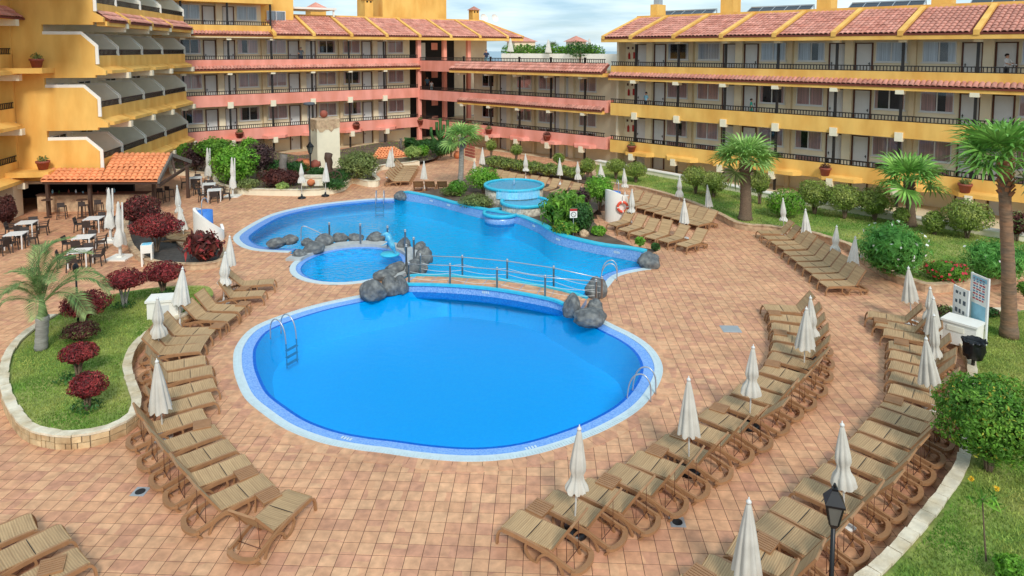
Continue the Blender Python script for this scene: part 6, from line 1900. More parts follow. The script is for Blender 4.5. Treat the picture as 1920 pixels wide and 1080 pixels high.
# ================================================================== signs, bin, counter, lamps
b_ = G(1812, 650, .26)
cnt = thing('white_counter', 'white masonry counter on the lawn under the two sign boards', 'counter', (b_.x + .05, b_.y + .3, .26), R(-52))
MB().box(-.5, .5, -.35, .35, 0, .72).build('body', 'white', cnt); MB().box(-.54, .54, -.39, .39, .72, .79).build('top', 'white', cnt)
m_ = MB(); m_.box(-.35, .15, -.37, -.352, .45, .62); m_.build('slot', 'greybeige', cnt)
for (x, yt, yb, wd, lab, blue) in ((1799, 540, 603, .62, 'white notice board with small drawings on thin posts, left of the taller one', False), (1832, 517, 610, .7, 'tall white and light blue information board behind the white counter', True)):
    b_ = G(x, 640 if blue else 628, .26); b_.z = .26
    zt = at_depth(x, yt, b_.y).z - .26; z0 = at_depth(x, yb, b_.y).z - .26
    s_ = thing('notice_board', lab, 'sign', b_, R(-84))
    MB().box(-wd / 2, wd / 2, -.02, .02, z0, zt).build('panel', 'white', s_)
    for sx_ in (-1, 1): MB().box(sx_ * wd / 2 - .03, sx_ * wd / 2 + .03, -.03, .03, 0, zt + .01).build('post', 'frame_white', s_)
    if blue:
        MB().box(-wd / 2 + .05, wd / 2 - .05, -.026, -.021, z0 + .05, z0 + (zt - z0) * .42).build('blue_print', 'cloth_lightblue', s_)
        for k in range(9):
            zz_ = z0 + (zt - z0) * (.5 + .05 * k); m_ = MB()
            for j in range(4): m_.box(-.26 + j * .13, -.26 + j * .13 + rnd.uniform(.05, .11), -.026, -.021, zz_, zz_ + .045)
            m_.build('print', ['flower_red', 'cloth_blue'][k % 2], s_)
        MB().box(-wd / 2 + .05, wd / 2 - .05, -.026, -.021, zt - .2, zt - .06).build('heading', 'cloth_lightblue', s_)
    else:
        for k in range(3):
            m_ = MB()
            for j in range(3): m_.box(-.24 + j * .17, -.24 + j * .17 + rnd.uniform(.05, .12), -.026, -.021, z0 + .3 + k * .32, z0 + .36 + k * .32 + rnd.uniform(0, .12))
            m_.build('print', 'cloth_grey', s_)
b_ = G(1824, 690, .26); bn = thing('litter_bin', 'litter bin lined with a crumpled black bag beside the white counter', 'litter bin', b_, 0)
MB().lathe([(.05, 0), (.05, .5)], 8).build('stand', 'dark_metal', bn)
bm_ = MB(); n = 28; vs = []
for i, (r_, z) in enumerate(((.1, .28), (.24, .34), (.3, .55), (.28, .75), (.32, .9), (.33, .86), (.24, .8))):
    for j in range(n): a = 2 * PI * j / n; k_ = 1 + .13 * math.sin(5 * a + i * 2) + rnd.uniform(-.05, .05); vs.append((r_ * k_ * math.cos(a), r_ * k_ * math.sin(a), z + rnd.uniform(-.03, .03)))
bm_.add(vs, [(i * n + j, i * n + (j + 1) % n, (i + 1) * n + (j + 1) % n, (i + 1) * n + j) for i in range(6) for j in range(n)] + [tuple(range(n - 1, -1, -1)), tuple(6 * n + j for j in range(n))])
bm_.build('bag', 'black_plastic', bn, True)
b_ = G(1075, 442, .33); sg = thing('warning_sign', 'small white prohibition sign with red top on a stake in the waterfall bed', 'sign', (b_.x, b_.y, .3), R(5))
sg.location.z = .78
MB().box(-.015, .015, 0, .02, -.5, .95).build('stake', 'alu', sg); MB().box(-.19, .19, -.02, -.002, .5, .98).build('plate', 'white', sg); MB().box(-.19, .19, -.026, -.021, .86, .98).build('red_band', 'fire_red', sg)
tr_ = MB(); vs = []
for k in range(24):
    a = 2 * PI * k / 24
    for r_ in (.14, .11): vs.append((r_ * math.cos(a), -.024, .68 + r_ * math.sin(a)))
tr_.add(vs, [(2 * k, 2 * k + 1, (2 * k + 3) % 48, (2 * k + 2) % 48) for k in range(24)]); tr_.bar((-.09, -.025, .77), (.09, -.025, .59), .03, .006); tr_.build('symbol', 'dark_metal', sg)


def lantern(t_, z, s_):
    v = lambda r_, zz_: (r_ * s_, z + zz_ * s_)
    MB().lathe([v(.05, -.05), v(.09, 0), v(.1, .04)], 4).build('lamp_seat', 'black_lantern', t_)
    MB().lathe([v(.10, .04), v(.19, .42)], 4, cap=False).build('lamp_glass', 'lamp_pane', t_)
    m_ = MB()
    for k in range(4):
        a = k * PI / 2; m_.bar((.10 * s_ * math.cos(a), .10 * s_ * math.sin(a), z + .04 * s_), (.19 * s_ * math.cos(a), .19 * s_ * math.sin(a), z + .42 * s_), .025 * s_)
    m_.build('lamp_frame', 'black_lantern', t_)
    MB().lathe([v(.23, .41), v(.235, .45), v(.10, .62), v(.07, .66), v(.07, .70), v(.0, .72)], 4).build('lamp_roof', 'black_lantern', t_)
    MB().lathe([v(.0, .70), v(.035, .73), v(.02, .78), v(0, .8)], 8).build('finial', 'black_lantern', t_, True)


mat('lamp_pane', (96, 98, 92), .15, .1, 4)
lp = thing('street_lamp', 'black lantern on a slim post standing among the outer lounger row', 'street lamp', G(1556, 1152, 0), R(28))
bL = G(1556, 1152, 0); zt = at_depth(1560, 905, bL.y).z
MB().lathe([(.09, 0), (.07, .3), (.045, .4), (.04, zt - .75)], 10).build('post', 'black_lantern', lp, True)
lantern(lp, zt - .78, .98)
b_ = G(583, 340, 0); lp = thing('street_lamp', 'tall slim lamp post with a black lantern in front of the white pillar', 'street lamp', b_, 0)
zt = at_depth(578, 196, b_.y).z
MB().lathe([(.11, 0), (.06, .6), (.05, zt)], 8).build('post', 'black_lantern', lp, True)
zl = at_depth(583, 288, b_.y).z; lantern(lp, zl, 1.25)
MB().lathe([(.05, 0), (.45, .1), (.4, .25), (.0, .3)], 12, (0, 0, zt - .1)).build('lamp_head', 'cloth_grey', lp, True)
b_ = G(147, 607, .28); lp = thing('garden_lamp', 'thin black garden lamp post beside the feather palm', 'lamp', b_, 0)
MB().lathe([(.04, 0), (.03, 1.9)], 8).build('post', 'black_lantern', lp, True); MB().lathe([(.05, 1.85), (.09, 1.9), (.1, 2.1), (.03, 2.2)], 10).build('head', 'black_lantern', lp, True)

# drains and a manhole
for x, y, lab, r_ in ((263, 922, 'small square floor drain beside the left lounger row', .2), (1270, 979, 'small square floor drain behind the inner lounger row', .2)):
    b_ = G(x, y, .0); t_ = thing('floor_drain', lab, 'drain', (b_.x, b_.y, 0), TROT)
    MB().box(-.16, .16, -.16, .16, .001, .006).build('plate', 'alu', t_); MB().lathe([(0, .006), (.11, .006), (.11, .011), (0, .012)], 18).build('grate', 'black_plastic', t_)
b_ = G(1370, 617, 0); t_ = thing('manhole_cover', 'pale square manhole cover in the paving right of the round pool', 'manhole', (b_.x, b_.y, 0), TROT)
MB().box(-.33, .33, -.3, .3, .001, .008).build('frame', 'alu', t_); MB().box(-.28, .28, -.25, .25, .008, .012).build('cover', 'alu', t_)

# ================================================================== white pillar, jars, stumps, wheel
b0, b1 = G(607, 322, 0), G(632, 322, 0)
pl = thing('pillar', 'square white pillar with broken stone cladding at its top', 'pillar', (G(606, 322, 0).x, G(606, 322, 0).y + .6, 0), R(35))
zt = at_depth(600, 226, G(606, 322, 0).y).z
MB().box(-.95, .95, -.95, .95, 0, zt).build('shaft', 'ivory', pl)
for s_, rz_ in ((0, 0), (1, -PI / 2)):
    pts = [(-.97, zt + .02), (-.97, zt - .6)]
    for k in range(9): pts.append((-.97 + 1.94 * k / 8, zt - .5 - rnd.uniform(0, .45)))
    pts.append((.97, zt + .02)); m_ = MB(); m_.prism_y(pts, -.985, -.952); o = m_.build('stone_cladding', 'tan_stone', pl); o.rotation_euler = (0, 0, rz_)
MB().box(-1.0, 1.0, -1.0, 1.0, zt + .0, zt + .1).build('cap', 'tan_stone', pl)


def jar(loc, s_, label, lying=False, mt='terracotta_light'):
    t_ = thing('clay_jar', label, 'jar', loc, rnd.uniform(0, 6))
    prof = [(.12, 0), (.26, .12), (.33, .3), (.3, .46), (.17, .58), (.15, .62), (.2, .66), (.17, .66), (.12, .6)]
    o = MB().lathe([(r_ * s_, z * s_) for r_, z in prof], 16).build('body', mt, t_, True)
    MB().lathe([(0, .655 * s_), (.15 * s_, .655 * s_)], 14, cap=False).build('mouth', 'interior_shade', o)  # flat disc coloured dark for the shade inside the jar
    if lying: o.rotation_euler = (R(80), 0, .6); o.location = (0, 0, .3 * s_)


Yp = G(606, 322, 0).y
jar((pl.location.x, pl.location.y, zt + .1), 1.0, 'clay jar lying on top of the white pillar', True, 'terracotta')
jar(G(561, 326, .3) + Vector((0, 0, .3)), 1.3, 'dark clay jar left of the pair beside the white pillar', True, 'terracotta')
jar(G(574, 327, .3) + Vector((0, 0, .3)), 1.4, 'orange clay jar in the middle beside the white pillar', False)
jar(G(582, 326, .3) + Vector((0, 0, .3)), 1.2, 'clay jar right of the lamp post by the white pillar', True, 'terracotta')
jar(G(576, 350, .3), .8, 'small clay jar low in the shrub bed below the lamp post', True)
jar(G(857, 297, 0), 1.0, 'round clay pot standing at the corner by the tiled fence', False)
for (x, yb, yt, lab) in ((532, 343, 290, 'bleached tree stump post standing left in the shrub bed'), (617, 338, 288, 'dark carved tree stump post right of the white pillar'), (752, 279, 260, 'slim grey post behind the orange ground-level roof')):
    b_ = G(x, yb, .3); h = at_depth(x, yt, b_.y).z - .3
    t_ = thing('stump_post', lab, 'post', (b_.x, b_.y, .3)); n = 10
    r0 = .3 if x < 700 else .13
    MB().tube([(rnd.uniform(-.05, .05), rnd.uniform(-.05, .05), h * k / 6) for k in range(7)], [r0 * (1.1 if k == 0 else rnd.uniform(.8, 1.0)) for k in range(7)], n).build('trunk', 'wood_grey' if x != 617 else 'wood_dark', t_, True)
b_ = G(626, 346, .3); wh = thing('cart_wheel', 'old wooden cart wheel leaning in the shrub bed', 'wheel', (b_.x, b_.y, .75), R(20))
m_ = MB(); m_.tube([(.55 * math.cos(a), 0, .55 * math.sin(a)) for a in [2 * PI * k / 24 for k in range(25)]], .045, 6); m_.build('rim', 'wood_dark', wh)
MB().tube([(0, -.1, 0), (0, .1, 0)], .09, 10).build('hub', 'wood_dark', wh)
for k in range(10):
    a = 2 * PI * k / 10; MB().bar((0, 0, 0), (.55 * math.cos(a), 0, .55 * math.sin(a)), .04).build('spoke', 'wood_dark', wh)
# ground-level orange roof behind the beds
gr_ = thing('low_tiled_roof', 'orange tiled roof rising just above the garden behind the shrub bed', 'roof')
q0, q1, q2, q3 = at_depth(697, 299, 60.0), at_depth(765, 292, 61.0), at_depth(738, 276, 63.5), at_depth(712, 277, 63.0)
face_tiles(gr_, q0, q1, q3, q2, .26, 6, 'orange_tile', 'slope')
m_ = MB(); m_.add([(q0.x, q0.y, 0), (q1.x, q1.y, 0), (q1.x, q1.y, q1.z - .1), (q0.x, q0.y, q0.z - .1)], [(0, 1, 2, 3)]); m_.build('wall', 'ivory', gr_)
# red tiled fence panel at the corner
fp = thing('lattice_fence', 'small red brick lattice fence at the corner of the middle wing', 'fence'); a, b_ = at_depth(872, 283, 62), at_depth(890, 285, 60.5)
for k in range(4):
    for j in range(7):
        p = a.lerp(b_, (j + .5) / 7); m_ = MB(); m_.box(-.08, .08, -.06, .06, 0, .2); o = m_.build('block', 'terracotta', fp); o.location = (p.x, p.y, .3 + k * .28)
m_ = MB(); m_.bar((a.x, a.y, .15), (b_.x, b_.y, .15), .25, .3); m_.build('plinth', 'cream', fp)

# ================================================================== flower pots on the ledges
def foliage(n, rx, ry, rz, leaf, seed, shell=.65, lw=.5, drop=0.0, cut=None):
    """loose leaf-shaped quads through an ellipsoid; returns vertex and face lists"""
    g_ = np.random.default_rng(seed)
    d_ = g_.normal(size=(n, 3)); d_ /= np.linalg.norm(d_, axis=1)[:, None]
    rad = shell + (1 - shell) * g_.random(n) ** .6
    rad = np.where(g_.random(n) < .22, g_.random(n) ** .5 * shell, rad)
    # lumpy outline
    lump = np.array([mnoise.noise(Vector(q) * 1.7 + Vector((seed * 1.3, 0, 0))) for q in d_]) * .22 + np.array([mnoise.noise(Vector(q) * 4.2 + Vector((0, seed, 0))) for q in d_]) * .12
    c = d_ * (rad * (1 + lump))[:, None] * (rx, ry, rz)
    nrm = d_ + g_.normal(size=(n, 3)) * .55; nrm /= np.linalg.norm(nrm, axis=1)[:, None]
    a = np.cross(nrm, g_.normal(size=(n, 3))); a /= np.linalg.norm(a, axis=1)[:, None]
    b2 = np.cross(nrm, a)
    ln = leaf * g_.uniform(.6, 1.3, n)[:, None]; wd_ = ln * lw
    p0 = c - a * ln * .5; p1 = c + b2 * wd_ * .5 + nrm * ln * .06; p2 = c + a * ln * .55 - np.array([0, 0, 1]) * ln * drop; p3 = c - b2 * wd_ * .5 + nrm * ln * .06
    V = np.stack([p0, p1, p2, p3], 1).reshape(-1, 3)
    F = np.arange(n * 4).reshape(-1, 4)
    return V, F


def foliage_mesh(name, mats_, V, F, mi=None):
    me_ = bpy.data.meshes.new(name); me_.from_pydata(V.tolist(), [], F.tolist())
    for m2 in mats_: me_.materials.append(MATS[m2])
    if mi is not None: me_.polygons.foreach_set('material_index', mi)
    return me_


pot_parts = []
M_POT = MB().lathe([(.0, 0), (.24, 0), (.34, .42), (.38, .42), (.39, .54), (.34, .54), (.32, .48), (0, .48)], 18).mesh('pot', 'terracotta', True)
POTPL = [foliage_mesh('plant', ['leaf_olive'], *foliage(160, .3, .3, .24, .13, 90 + k)) for k in range(3)]
POTPL2 = foliage_mesh('plant', ['leaf_darkred'], *foliage(160, .32, .32, .2, .13, 99))
pots = []
for (root, A_, B_, zr, xs, nm) in ((PW, PA, PB, PZR, (446, 667, 789), 'pink wing'), (RW, RA, RB, RZR, (1185, 1553, 1820), 'yellow wing'), (MW, MA, ME, MZR, (915, 1025), 'middle wing')):
    for k, x in enumerate(xs):
        u = u_of(x, A_, B_, -.35)
        loc = root.matrix_basis @ Vector((u, -.28, zr[1] - 1.18))
        t_ = thing('flower_pot', 'terracotta flower pot on a ledge of the %s, %s from the left' % (nm, ORD[k]), 'flower pot', loc, rnd.uniform(0, 6), 'flower pots on the ledges')
        link('pot', M_POT, t_, None, None, 1.0); link('plant', POTPL[k % 3] if k != 1 else POTPL2, t_, (0, 0, .62))
for k, (x, y, lab) in enumerate([(69, 127, 'terracotta flower pot at the top left on the yellow balconies'), (12, 233, 'terracotta flower pot at the left edge on the yellow balconies'), (81, 318, 'terracotta flower pot above the left end of the bar roof')]):
    loc = at_depth(x, y, 41.0); t_ = thing('flower_pot', lab, 'flower pot', loc, 0, 'flower pots on the ledges')
    link('pot', M_POT, t_); link('plant', POTPL[k], t_, (0, 0, .62))
    # the ledge that carries it belongs to the left wing
    lc = LW.matrix_basis.inverted() @ loc
    bx(LW, 'pot_ledge', 'yellow', lc.x - .9, -.1, lc.y - .7, 4.6, lc.z - .32, lc.z - .005)

# ================================================================== plants
SEED = [300]


def shrub(name, label, cx, cy, rx, ry, base_y, z0, leafm, n, leaf, cat='shrub', group=None, stem='bark', lw=.5, shell=.65, flowers=None, depth=.9, base_x=None, drop=.1, dome=1.0, second=None, stems=4, stemr=.04):
    """leafy crown of pixel radii (rx, ry) round pixel (cx, cy) on stems from the ground at row base_y"""
    SEED[0] += 1
    b_ = G(base_x or cx, base_y, z0); c_ = at_depth(cx, cy, b_.y); s_ = mpp(b_.y)
    X, Z = rx * s_, ry * s_
    t_ = thing(name, label, cat, b_, 0, group)
    V, F = foliage(n, X, X * depth, Z, leaf, SEED[0], shell, lw, drop)
    V[:, 2] = np.where(V[:, 2] < 0, V[:, 2] * dome, V[:, 2])
    V = V + (c_.x - b_.x, 0, c_.z - b_.z)
    V[:, 2] = np.maximum(V[:, 2], .01)
    mi = None; mats_ = [leafm]
    if second:
        mats_.append(second[0]); g_ = np.random.default_rng(SEED[0]); zc = V.reshape(-1, 4, 3)[:, 0, 2]
        mi = (g_.random(len(F)) < second[1]).astype(int).tolist()
    link('crown', foliage_mesh('crown', mats_, V, F, mi), t_)
    # a darker loose core keeps the crown from being see-through
    V2, F2 = foliage(max(80, n // 4), X * .72, X * depth * .72, Z * .72, leaf * 2.0, SEED[0] + 500, .3, .8)
    link('inner_leaves', foliage_mesh('inner_leaves', [leafm], V2 + (c_.x - b_.x, 0, c_.z - b_.z), F2), t_)
    top = c_.z - b_.z
    for k in range(stems):
        a = 2 * PI * k / max(1, stems) + rnd.uniform(-.4, .4); r_ = X * .35
        p = spline([(math.cos(a) * stemr, math.sin(a) * stemr, 0), (math.cos(a) * r_ * .4, math.sin(a) * r_ * .4, max(.1, top * .45)), ((c_.x - b_.x) + math.cos(a) * r_, math.sin(a) * r_, max(.15, top))], 3)
        MB().tube(p, [stemr * (1 - .5 * i / len(p)) for i in range(len(p))], 6).build('stem', stem, t_, True)
    if flowers:
        fm, fn, fs_ = flowers
        V3, F3 = foliage(fn, X * .98, X * depth * .98, Z * .98, fs_, SEED[0] + 900, .95, .9)
        V3 = V3 + (c_.x - b_.x, 0, c_.z - b_.z); ok = V3.reshape(-1, 4, 3)[:, :, 2].min(1) > Z * .3
        V3 = V3.reshape(-1, 4, 3)[ok].reshape(-1, 3); link('flowers', foliage_mesh('flowers', [fm], V3, np.arange(len(V3)).reshape(-1, 4)), t_)
    return t_


gR = 'red-leaved shrubs on the lawn island'
shrub('red_shrub', 'red-leaved round shrub at the back left of the lawn island, on pale stems', 234, 526, 38, 20, 577, .28, 'leaf_red', 3230, .085, group=gR, stem='grey_bark', second=('leaf_darkred', .3), shell=.82, dome=.6)
shrub('red_shrub', 'red-leaved round shrub at the far tip of the lawn island', 306, 512, 38, 22, 550, .28, 'leaf_red', 3230, .085, group=gR, second=('leaf_darkred', .3), stems=6, shell=.82, dome=.6)
shrub('red_shrub', 'broad red-leaved shrub beside the thin garden lamp', 160, 572, 46, 27, 612, .28, 'leaf_red', 3800, .08, group=gR, second=('leaf_darkred', .25), shell=.82, dome=.6)
shrub('brown_shrub', 'low brown-leaved shrub between two red shrubs on the lawn island', 151, 621, 34, 18, 641, .28, 'leaf_darkred', 2080, .075, group=gR, second=('leaf_olive', .2), shell=.82, dome=.6)
shrub('red_shrub', 'red-leaved shrub third from the front on the lawn island', 148, 663, 35, 21, 708, .28, 'leaf_red', 3040, .075, group=gR, second=('leaf_darkred', .25), stems=6, shell=.82, dome=.6)
shrub('red_shrub', 'nearest red-leaved shrub on the lawn island', 165, 724, 34, 27, 768, .28, 'leaf_red', 3420, .07, group=gR, second=('leaf_darkred', .25), stems=5, shell=.82, dome=.6)
for i, (x, y) in enumerate(((165, 768), (232, 577), (310, 553), (130, 716))):
    b_ = G(x, y, .28); t_ = thing('ground_tuft', 'low dark tuft at the foot of the %s red shrub' % ('nearest', 'back left', 'far tip', 'third')[i], 'plant', b_)
    link('leaves', foliage_mesh('leaves', ['leaf_dark'], *foliage(220, .42, .38, .14, .09, 700 + i)), t_, (0, 0, .1))
shrub('red_shrub', 'large dark red bush at the back of the restaurant bed', 263, 396, 36, 30, 440, .2, 'leaf_darkred', 4160, .13, second=('leaf_red', .2), stems=6, shell=.82, dome=.6)
shrub('red_shrub', 'domed red bush in the restaurant bed behind the white stand', 294, 426, 47, 24, 473, .2, 'leaf_red', 4940, .11, second=('leaf_darkred', .35), stems=6, shell=.82, dome=.6)
shrub('cordyline', 'dark red broad-leaved cordyline in the restaurant bed in front of the shower', 382, 459, 38, 26, 490, .2, 'leaf_darkred', 420, .34, lw=.38, second=('leaf_red', .4), shell=.3, drop=.35, stems=7)
shrub('red_shrub', 'tall dark red bush at the left edge beside the dark bar', 12, 396, 18, 33, 428, 0, 'leaf_darkred', 2880, .12, shell=.82, dome=.6)
# back bed in front of the pink wing
for a in [('green_bush', 'largest bright green bush in front of the pink wing', 440, 305, 47, 36, 343, 'leaf_bright', 3200, .19), ('green_bush', 'spreading green bush behind the largest one at the left', 402, 277, 38, 20, 325, 'leaf_green', 2000, .2), ('yellow_bush', 'small yellow-green bush above the purple one', 468, 271, 17, 14, 322, 'leaf_bright', 900, .17), ('purple_bush', 'dark purple bush right of the largest green bush', 484, 294, 32, 28, 338, 'leaf_purple', 2000, .18), ('green_bush', 'dark green bush behind the red bush of the shrub bed', 522, 314, 26, 16, 335, 'leaf_dark', 1300, .18), ('green_bush', 'low dark green bush behind the bleached stump post', 556, 314, 24, 12, 330, 'leaf_dark', 1100, .18), ('purple_bush', 'dark bush at the left end of the shrub bed', 367, 292, 26, 26, 325, 'leaf_purple', 1500, .18), ('green_bush', 'green bush at the far left end of the shrub bed', 348, 283, 17, 16, 318, 'leaf_green', 900, .18),
          ('red_bush', 'low dark red bush in the shrub bed behind the left parasol', 520, 332, 34, 18, 350, 'leaf_darkred', 1600, .15), ('red_bush', 'small dark red bush left of the lamp post', 545, 332, 18, 14, 348, 'leaf_darkred', 900, .15), ('grey_bush', 'large pale feathery bush right of the white pillar', 672, 308, 40, 27, 338, 'leaf_olive', 3000, .17), ('grey_bush', 'low grey-green bush left of the feathery one', 636, 328, 22, 11, 342, 'leaf_dark', 1100, .15), ('small_bush', 'small pale bush at the front of the shrub bed', 529, 349, 13, 8, 357, 'leaf_pale', 500, .13), ('small_bush', 'low brownish bush at the front left of the shrub bed', 465, 345, 22, 11, 356, 'leaf_olive', 900, .13), ('small_bush', 'dark low bush right of the white block', 630, 345, 24, 12, 354, 'leaf_dark', 900, .13), ('small_bush', 'dark flowering bush at the foot of the lamp post', 595, 322, 18, 9, 338, 'leaf_dark', 700, .15),
          ('clipped_bush', 'pale clipped round bush beside the orange ground-level roof', 774, 285, 18, 12, 300, 'leaf_pale', 1100, .15), ('clipped_bush', 'bright clipped bush behind the pale one', 792, 282, 13, 11, 297, 'leaf_bright', 700, .15), ('green_bush', 'dark green bush left of the slim palm', 826, 277, 22, 16, 296, 'leaf_dark', 1300, .18), ('green_bush', 'low dark bush at the corner behind the clipped bushes', 800, 270, 24, 10, 290, 'leaf_dark', 1000, .18), ('agave', 'blue-green agave beside the slim grey post', 770, 269, 12, 9, 279, 'leaf_dark', 160, .5), ('green_bush', 'bushy plant left of the clay pot at the corner', 846, 272, 14, 14, 294, 'leaf_olive', 700, .18)]:
    shrub(a[0], a[1], a[2], a[3], a[4], a[5], a[6], .3, a[7], a[8], a[9], 'bush', lw=.3 if a[0] == 'agave' else .5)
# waterfall bed
for a in [('round_bush', 'rounded bright green bush left of the fountain', 906, 333, 34, 22, 362, 'leaf_bright', 2200, .14, .5), ('small_bush', 'loose green bush below the slim palm', 858, 352, 20, 15, 368, 'leaf_green', 900, .16, .4), ('ground_cover', 'low weedy plants left of the fountain drum', 892, 377, 36, 13, 388, 'leaf_olive', 1500, .13, .4), ('round_bush', 'rounded green bush between fountain and white shower', 1124, 353, 30, 25, 395, 'leaf_bright', 2400, .13, .5), ('philodendron', 'large philodendron with cut leaves right of the fountain', 1060, 391, 50, 35, 424, 'leaf_green', 1100, .4, .3), ('dark_bush', 'dark bush behind the small prohibition sign', 1090, 408, 24, 30, 436, 'leaf_dark', 1500, .15, .5), ('leafy_bush', 'low leafy plant with yellow tones at the pool wall', 1060, 426, 28, 13, 440, 'leaf_green', 800, .2, .35), ('small_plant', 'small bright plant near the clay ball', 1122, 432, 15, 9, 441, 'leaf_bright', 320, .2, .35), ('small_plant', 'small plant between pool wall and short lounger row', 1200, 452, 8, 8, 462, 'leaf_bright', 160, .18, .35), ('small_plant', 'tiny dark plant by the lone round boulder', 1229, 462, 8, 6, 471, 'leaf_dark', 160, .15, .4), ('dark_bush', 'dark shrub behind the philodendron by the fountain', 1090, 372, 18, 20, 400, 'leaf_purple', 900, .15, .5), ('small_bush', 'low dark bush in front of the loungers seen from behind', 845, 358, 22, 8, 367, 'leaf_olive', 700, .13, .4)]:
    shrub(a[0], a[1], a[2], a[3], a[4], a[5], a[6], .33, a[7], a[8], a[9], 'bush', lw=a[10], drop=.3 if a[0] == 'philodendron' else .1, shell=.4 if a[0] == 'philodendron' else .65, second=('leaf_yellow', .12) if a[0] == 'leafy_bush' else None)
b_ = G(1095, 442, .33); o = link('clay_ball', rocks[2], None, (b_.x, b_.y, .42), None, (.26, .26, .24)); tag(o, 'round tan stone lying in the waterfall bed', 'stone'); o.data = rocks[2].copy(); o.data.materials.clear(); o.data.materials.append(MATS['tan_stone'])
for k in range(14):
    b_ = G(rnd.uniform(1100, 1215), rnd.uniform(455, 478), .33) if k < 7 else G(rnd.uniform(845, 900), rnd.uniform(378, 392), .33)
    pass
# hedge behind the fountain loungers: separate bushes
for k in range(7):
    f_ = k / 6
    shrub('hedge_bush', 'low clipped hedge section behind the fountain, %s from the left' % ORD[k], 928 + 150 * f_, 303 + 20 * f_, 22, 11, 318 + 20 * f_, .06, 'leaf_olive', 1000, .15, 'hedge', 'hedge behind the fountain', second=('leaf_clip', .4))
gT = 'clipped ball shrubs along the hotel wings'
for a in [(921, 273, 10, 11, 300, 'leaf_clip', 500, 'small ball shrub on a stem at the left of the middle wing'), (968, 281, 11, 11, 306, 'leaf_clip', 600, 'small ball shrub second from left at the middle wing'), (1048, 297, 11, 10, 318, 'leaf_clip', 600, 'small ball shrub third from left at the middle wing'), (1102, 311, 15, 14, 334, 'leaf_clip', 900, 'ball shrub just left of the yellow wing'), (1155, 311, 19, 13, 336, 'leaf_clip', 1100, 'ball shrub left of a pair by the yellow wing'), (1192, 319, 21, 15, 342, 'leaf_clip', 1200, 'ball shrub right of a pair by the yellow wing'),
          (1304, 332, 25, 19, 363, 'leaf_clip', 1500, 'ball shrub left of the pair left of the bushy palm'), (1338, 342, 24, 20, 370, 'leaf_clip', 1500, 'ball shrub right of the pair left of the bushy palm'), (1424, 343, 19, 21, 383, 'leaf_clip', 1300, 'tall ball shrub right behind the bushy palm'), (1473, 381, 31, 25, 408, 'leaf_bright', 1800, 'dense low ball shrub right of the bushy palm'), (1527, 363, 29, 25, 402, 'leaf_clip', 1900, 'leftmost of three joined ball shrubs'), (1583, 371, 30, 26, 410, 'leaf_clip', 1900, 'middle of three joined ball shrubs'), (1640, 379, 29, 27, 414, 'leaf_clip', 1900, 'rightmost of three joined ball shrubs'), (1690, 404, 14, 15, 424, 'leaf_clip', 700, 'small shrub left of the short palm trunk'), (1752, 417, 19, 21, 440, 'leaf_clip', 1200, 'small ball shrub right of the short palm'), (1813, 407, 37, 31, 447, 'leaf_clip', 2400, 'largest ball shrub in front of the yellow wing')]:
    shrub('ball_shrub', a[7], a[0], a[1], a[2] * (1.14 if a[2] > 26 else 1.04), a[3] * 1.04, a[4], .28, a[5], int(a[6] * 1.9), .115, 'shrub', gT, second=('leaf_olive', .25), stems=4, stemr=.05, shell=.82, dome=.85)
shrub('oleander', 'large white-flowering oleander beside the parasols', 1672, 465, 64, 50, 512, .28, 'leaf_oleander', 5200, .24, 'shrub', lw=.16, flowers=('flower_white', 70, .15), shell=.5, drop=.2, stems=7)
shrub('oleander', 'second oleander at the right behind the tall palm trunk', 1872, 486, 62, 38, 522, .28, 'leaf_oleander', 4200, .22, 'shrub', lw=.16, flowers=('flower_white', 12, .12), shell=.5, drop=.2, stems=7)
shrub('flowering_shrub', 'low red-flowering shrub between the two oleanders', 1776, 508, 42, 18, 526, .28, 'leaf_green', 1700, .13, 'shrub', lw=.3, flowers=('flower_red', 130, .13))
shrub('red_shrub', 'reddish shrub at the right edge against the yellow wing', 1906, 420, 26, 24, 452, .28, 'leaf_darkred', 1760, .15, 'shrub', second=('leaf_olive', .3), shell=.82, dome=.6)
shrub('clipped_hedge', 'big dense clipped hedge at the right edge above the bottom lawn', 1853, 780, 92, 82, 884, .26, 'leaf_green', 9500, .095, 'hedge', second=('leaf_yellow', .06), depth=.95, stems=8, shell=.75)
shrub('small_hedge', 'bright green shrub in the bottom right corner', 1900, 1066, 34, 22, 1092, .26, 'leaf_bright', 1100, .08, 'shrub')
shrub('low_plant', 'low brown-green plants left of the notice board', 1772, 588, 20, 16, 604, .26, 'leaf_olive', 800, .11, 'plant', second=('leaf_darkred', .4))
shrub('low_plant', 'low dark plant between the information board and the palm trunk', 1857, 585, 16, 9, 594, .26, 'leaf_dark', 600, .11, 'plant', second=('leaf_darkred', .25))
shrub('green_bush', 'green bush at the right edge behind the lawn path', 1922, 540, 14, 14, 556, .26, 'leaf_green', 500, .1, 'plant')
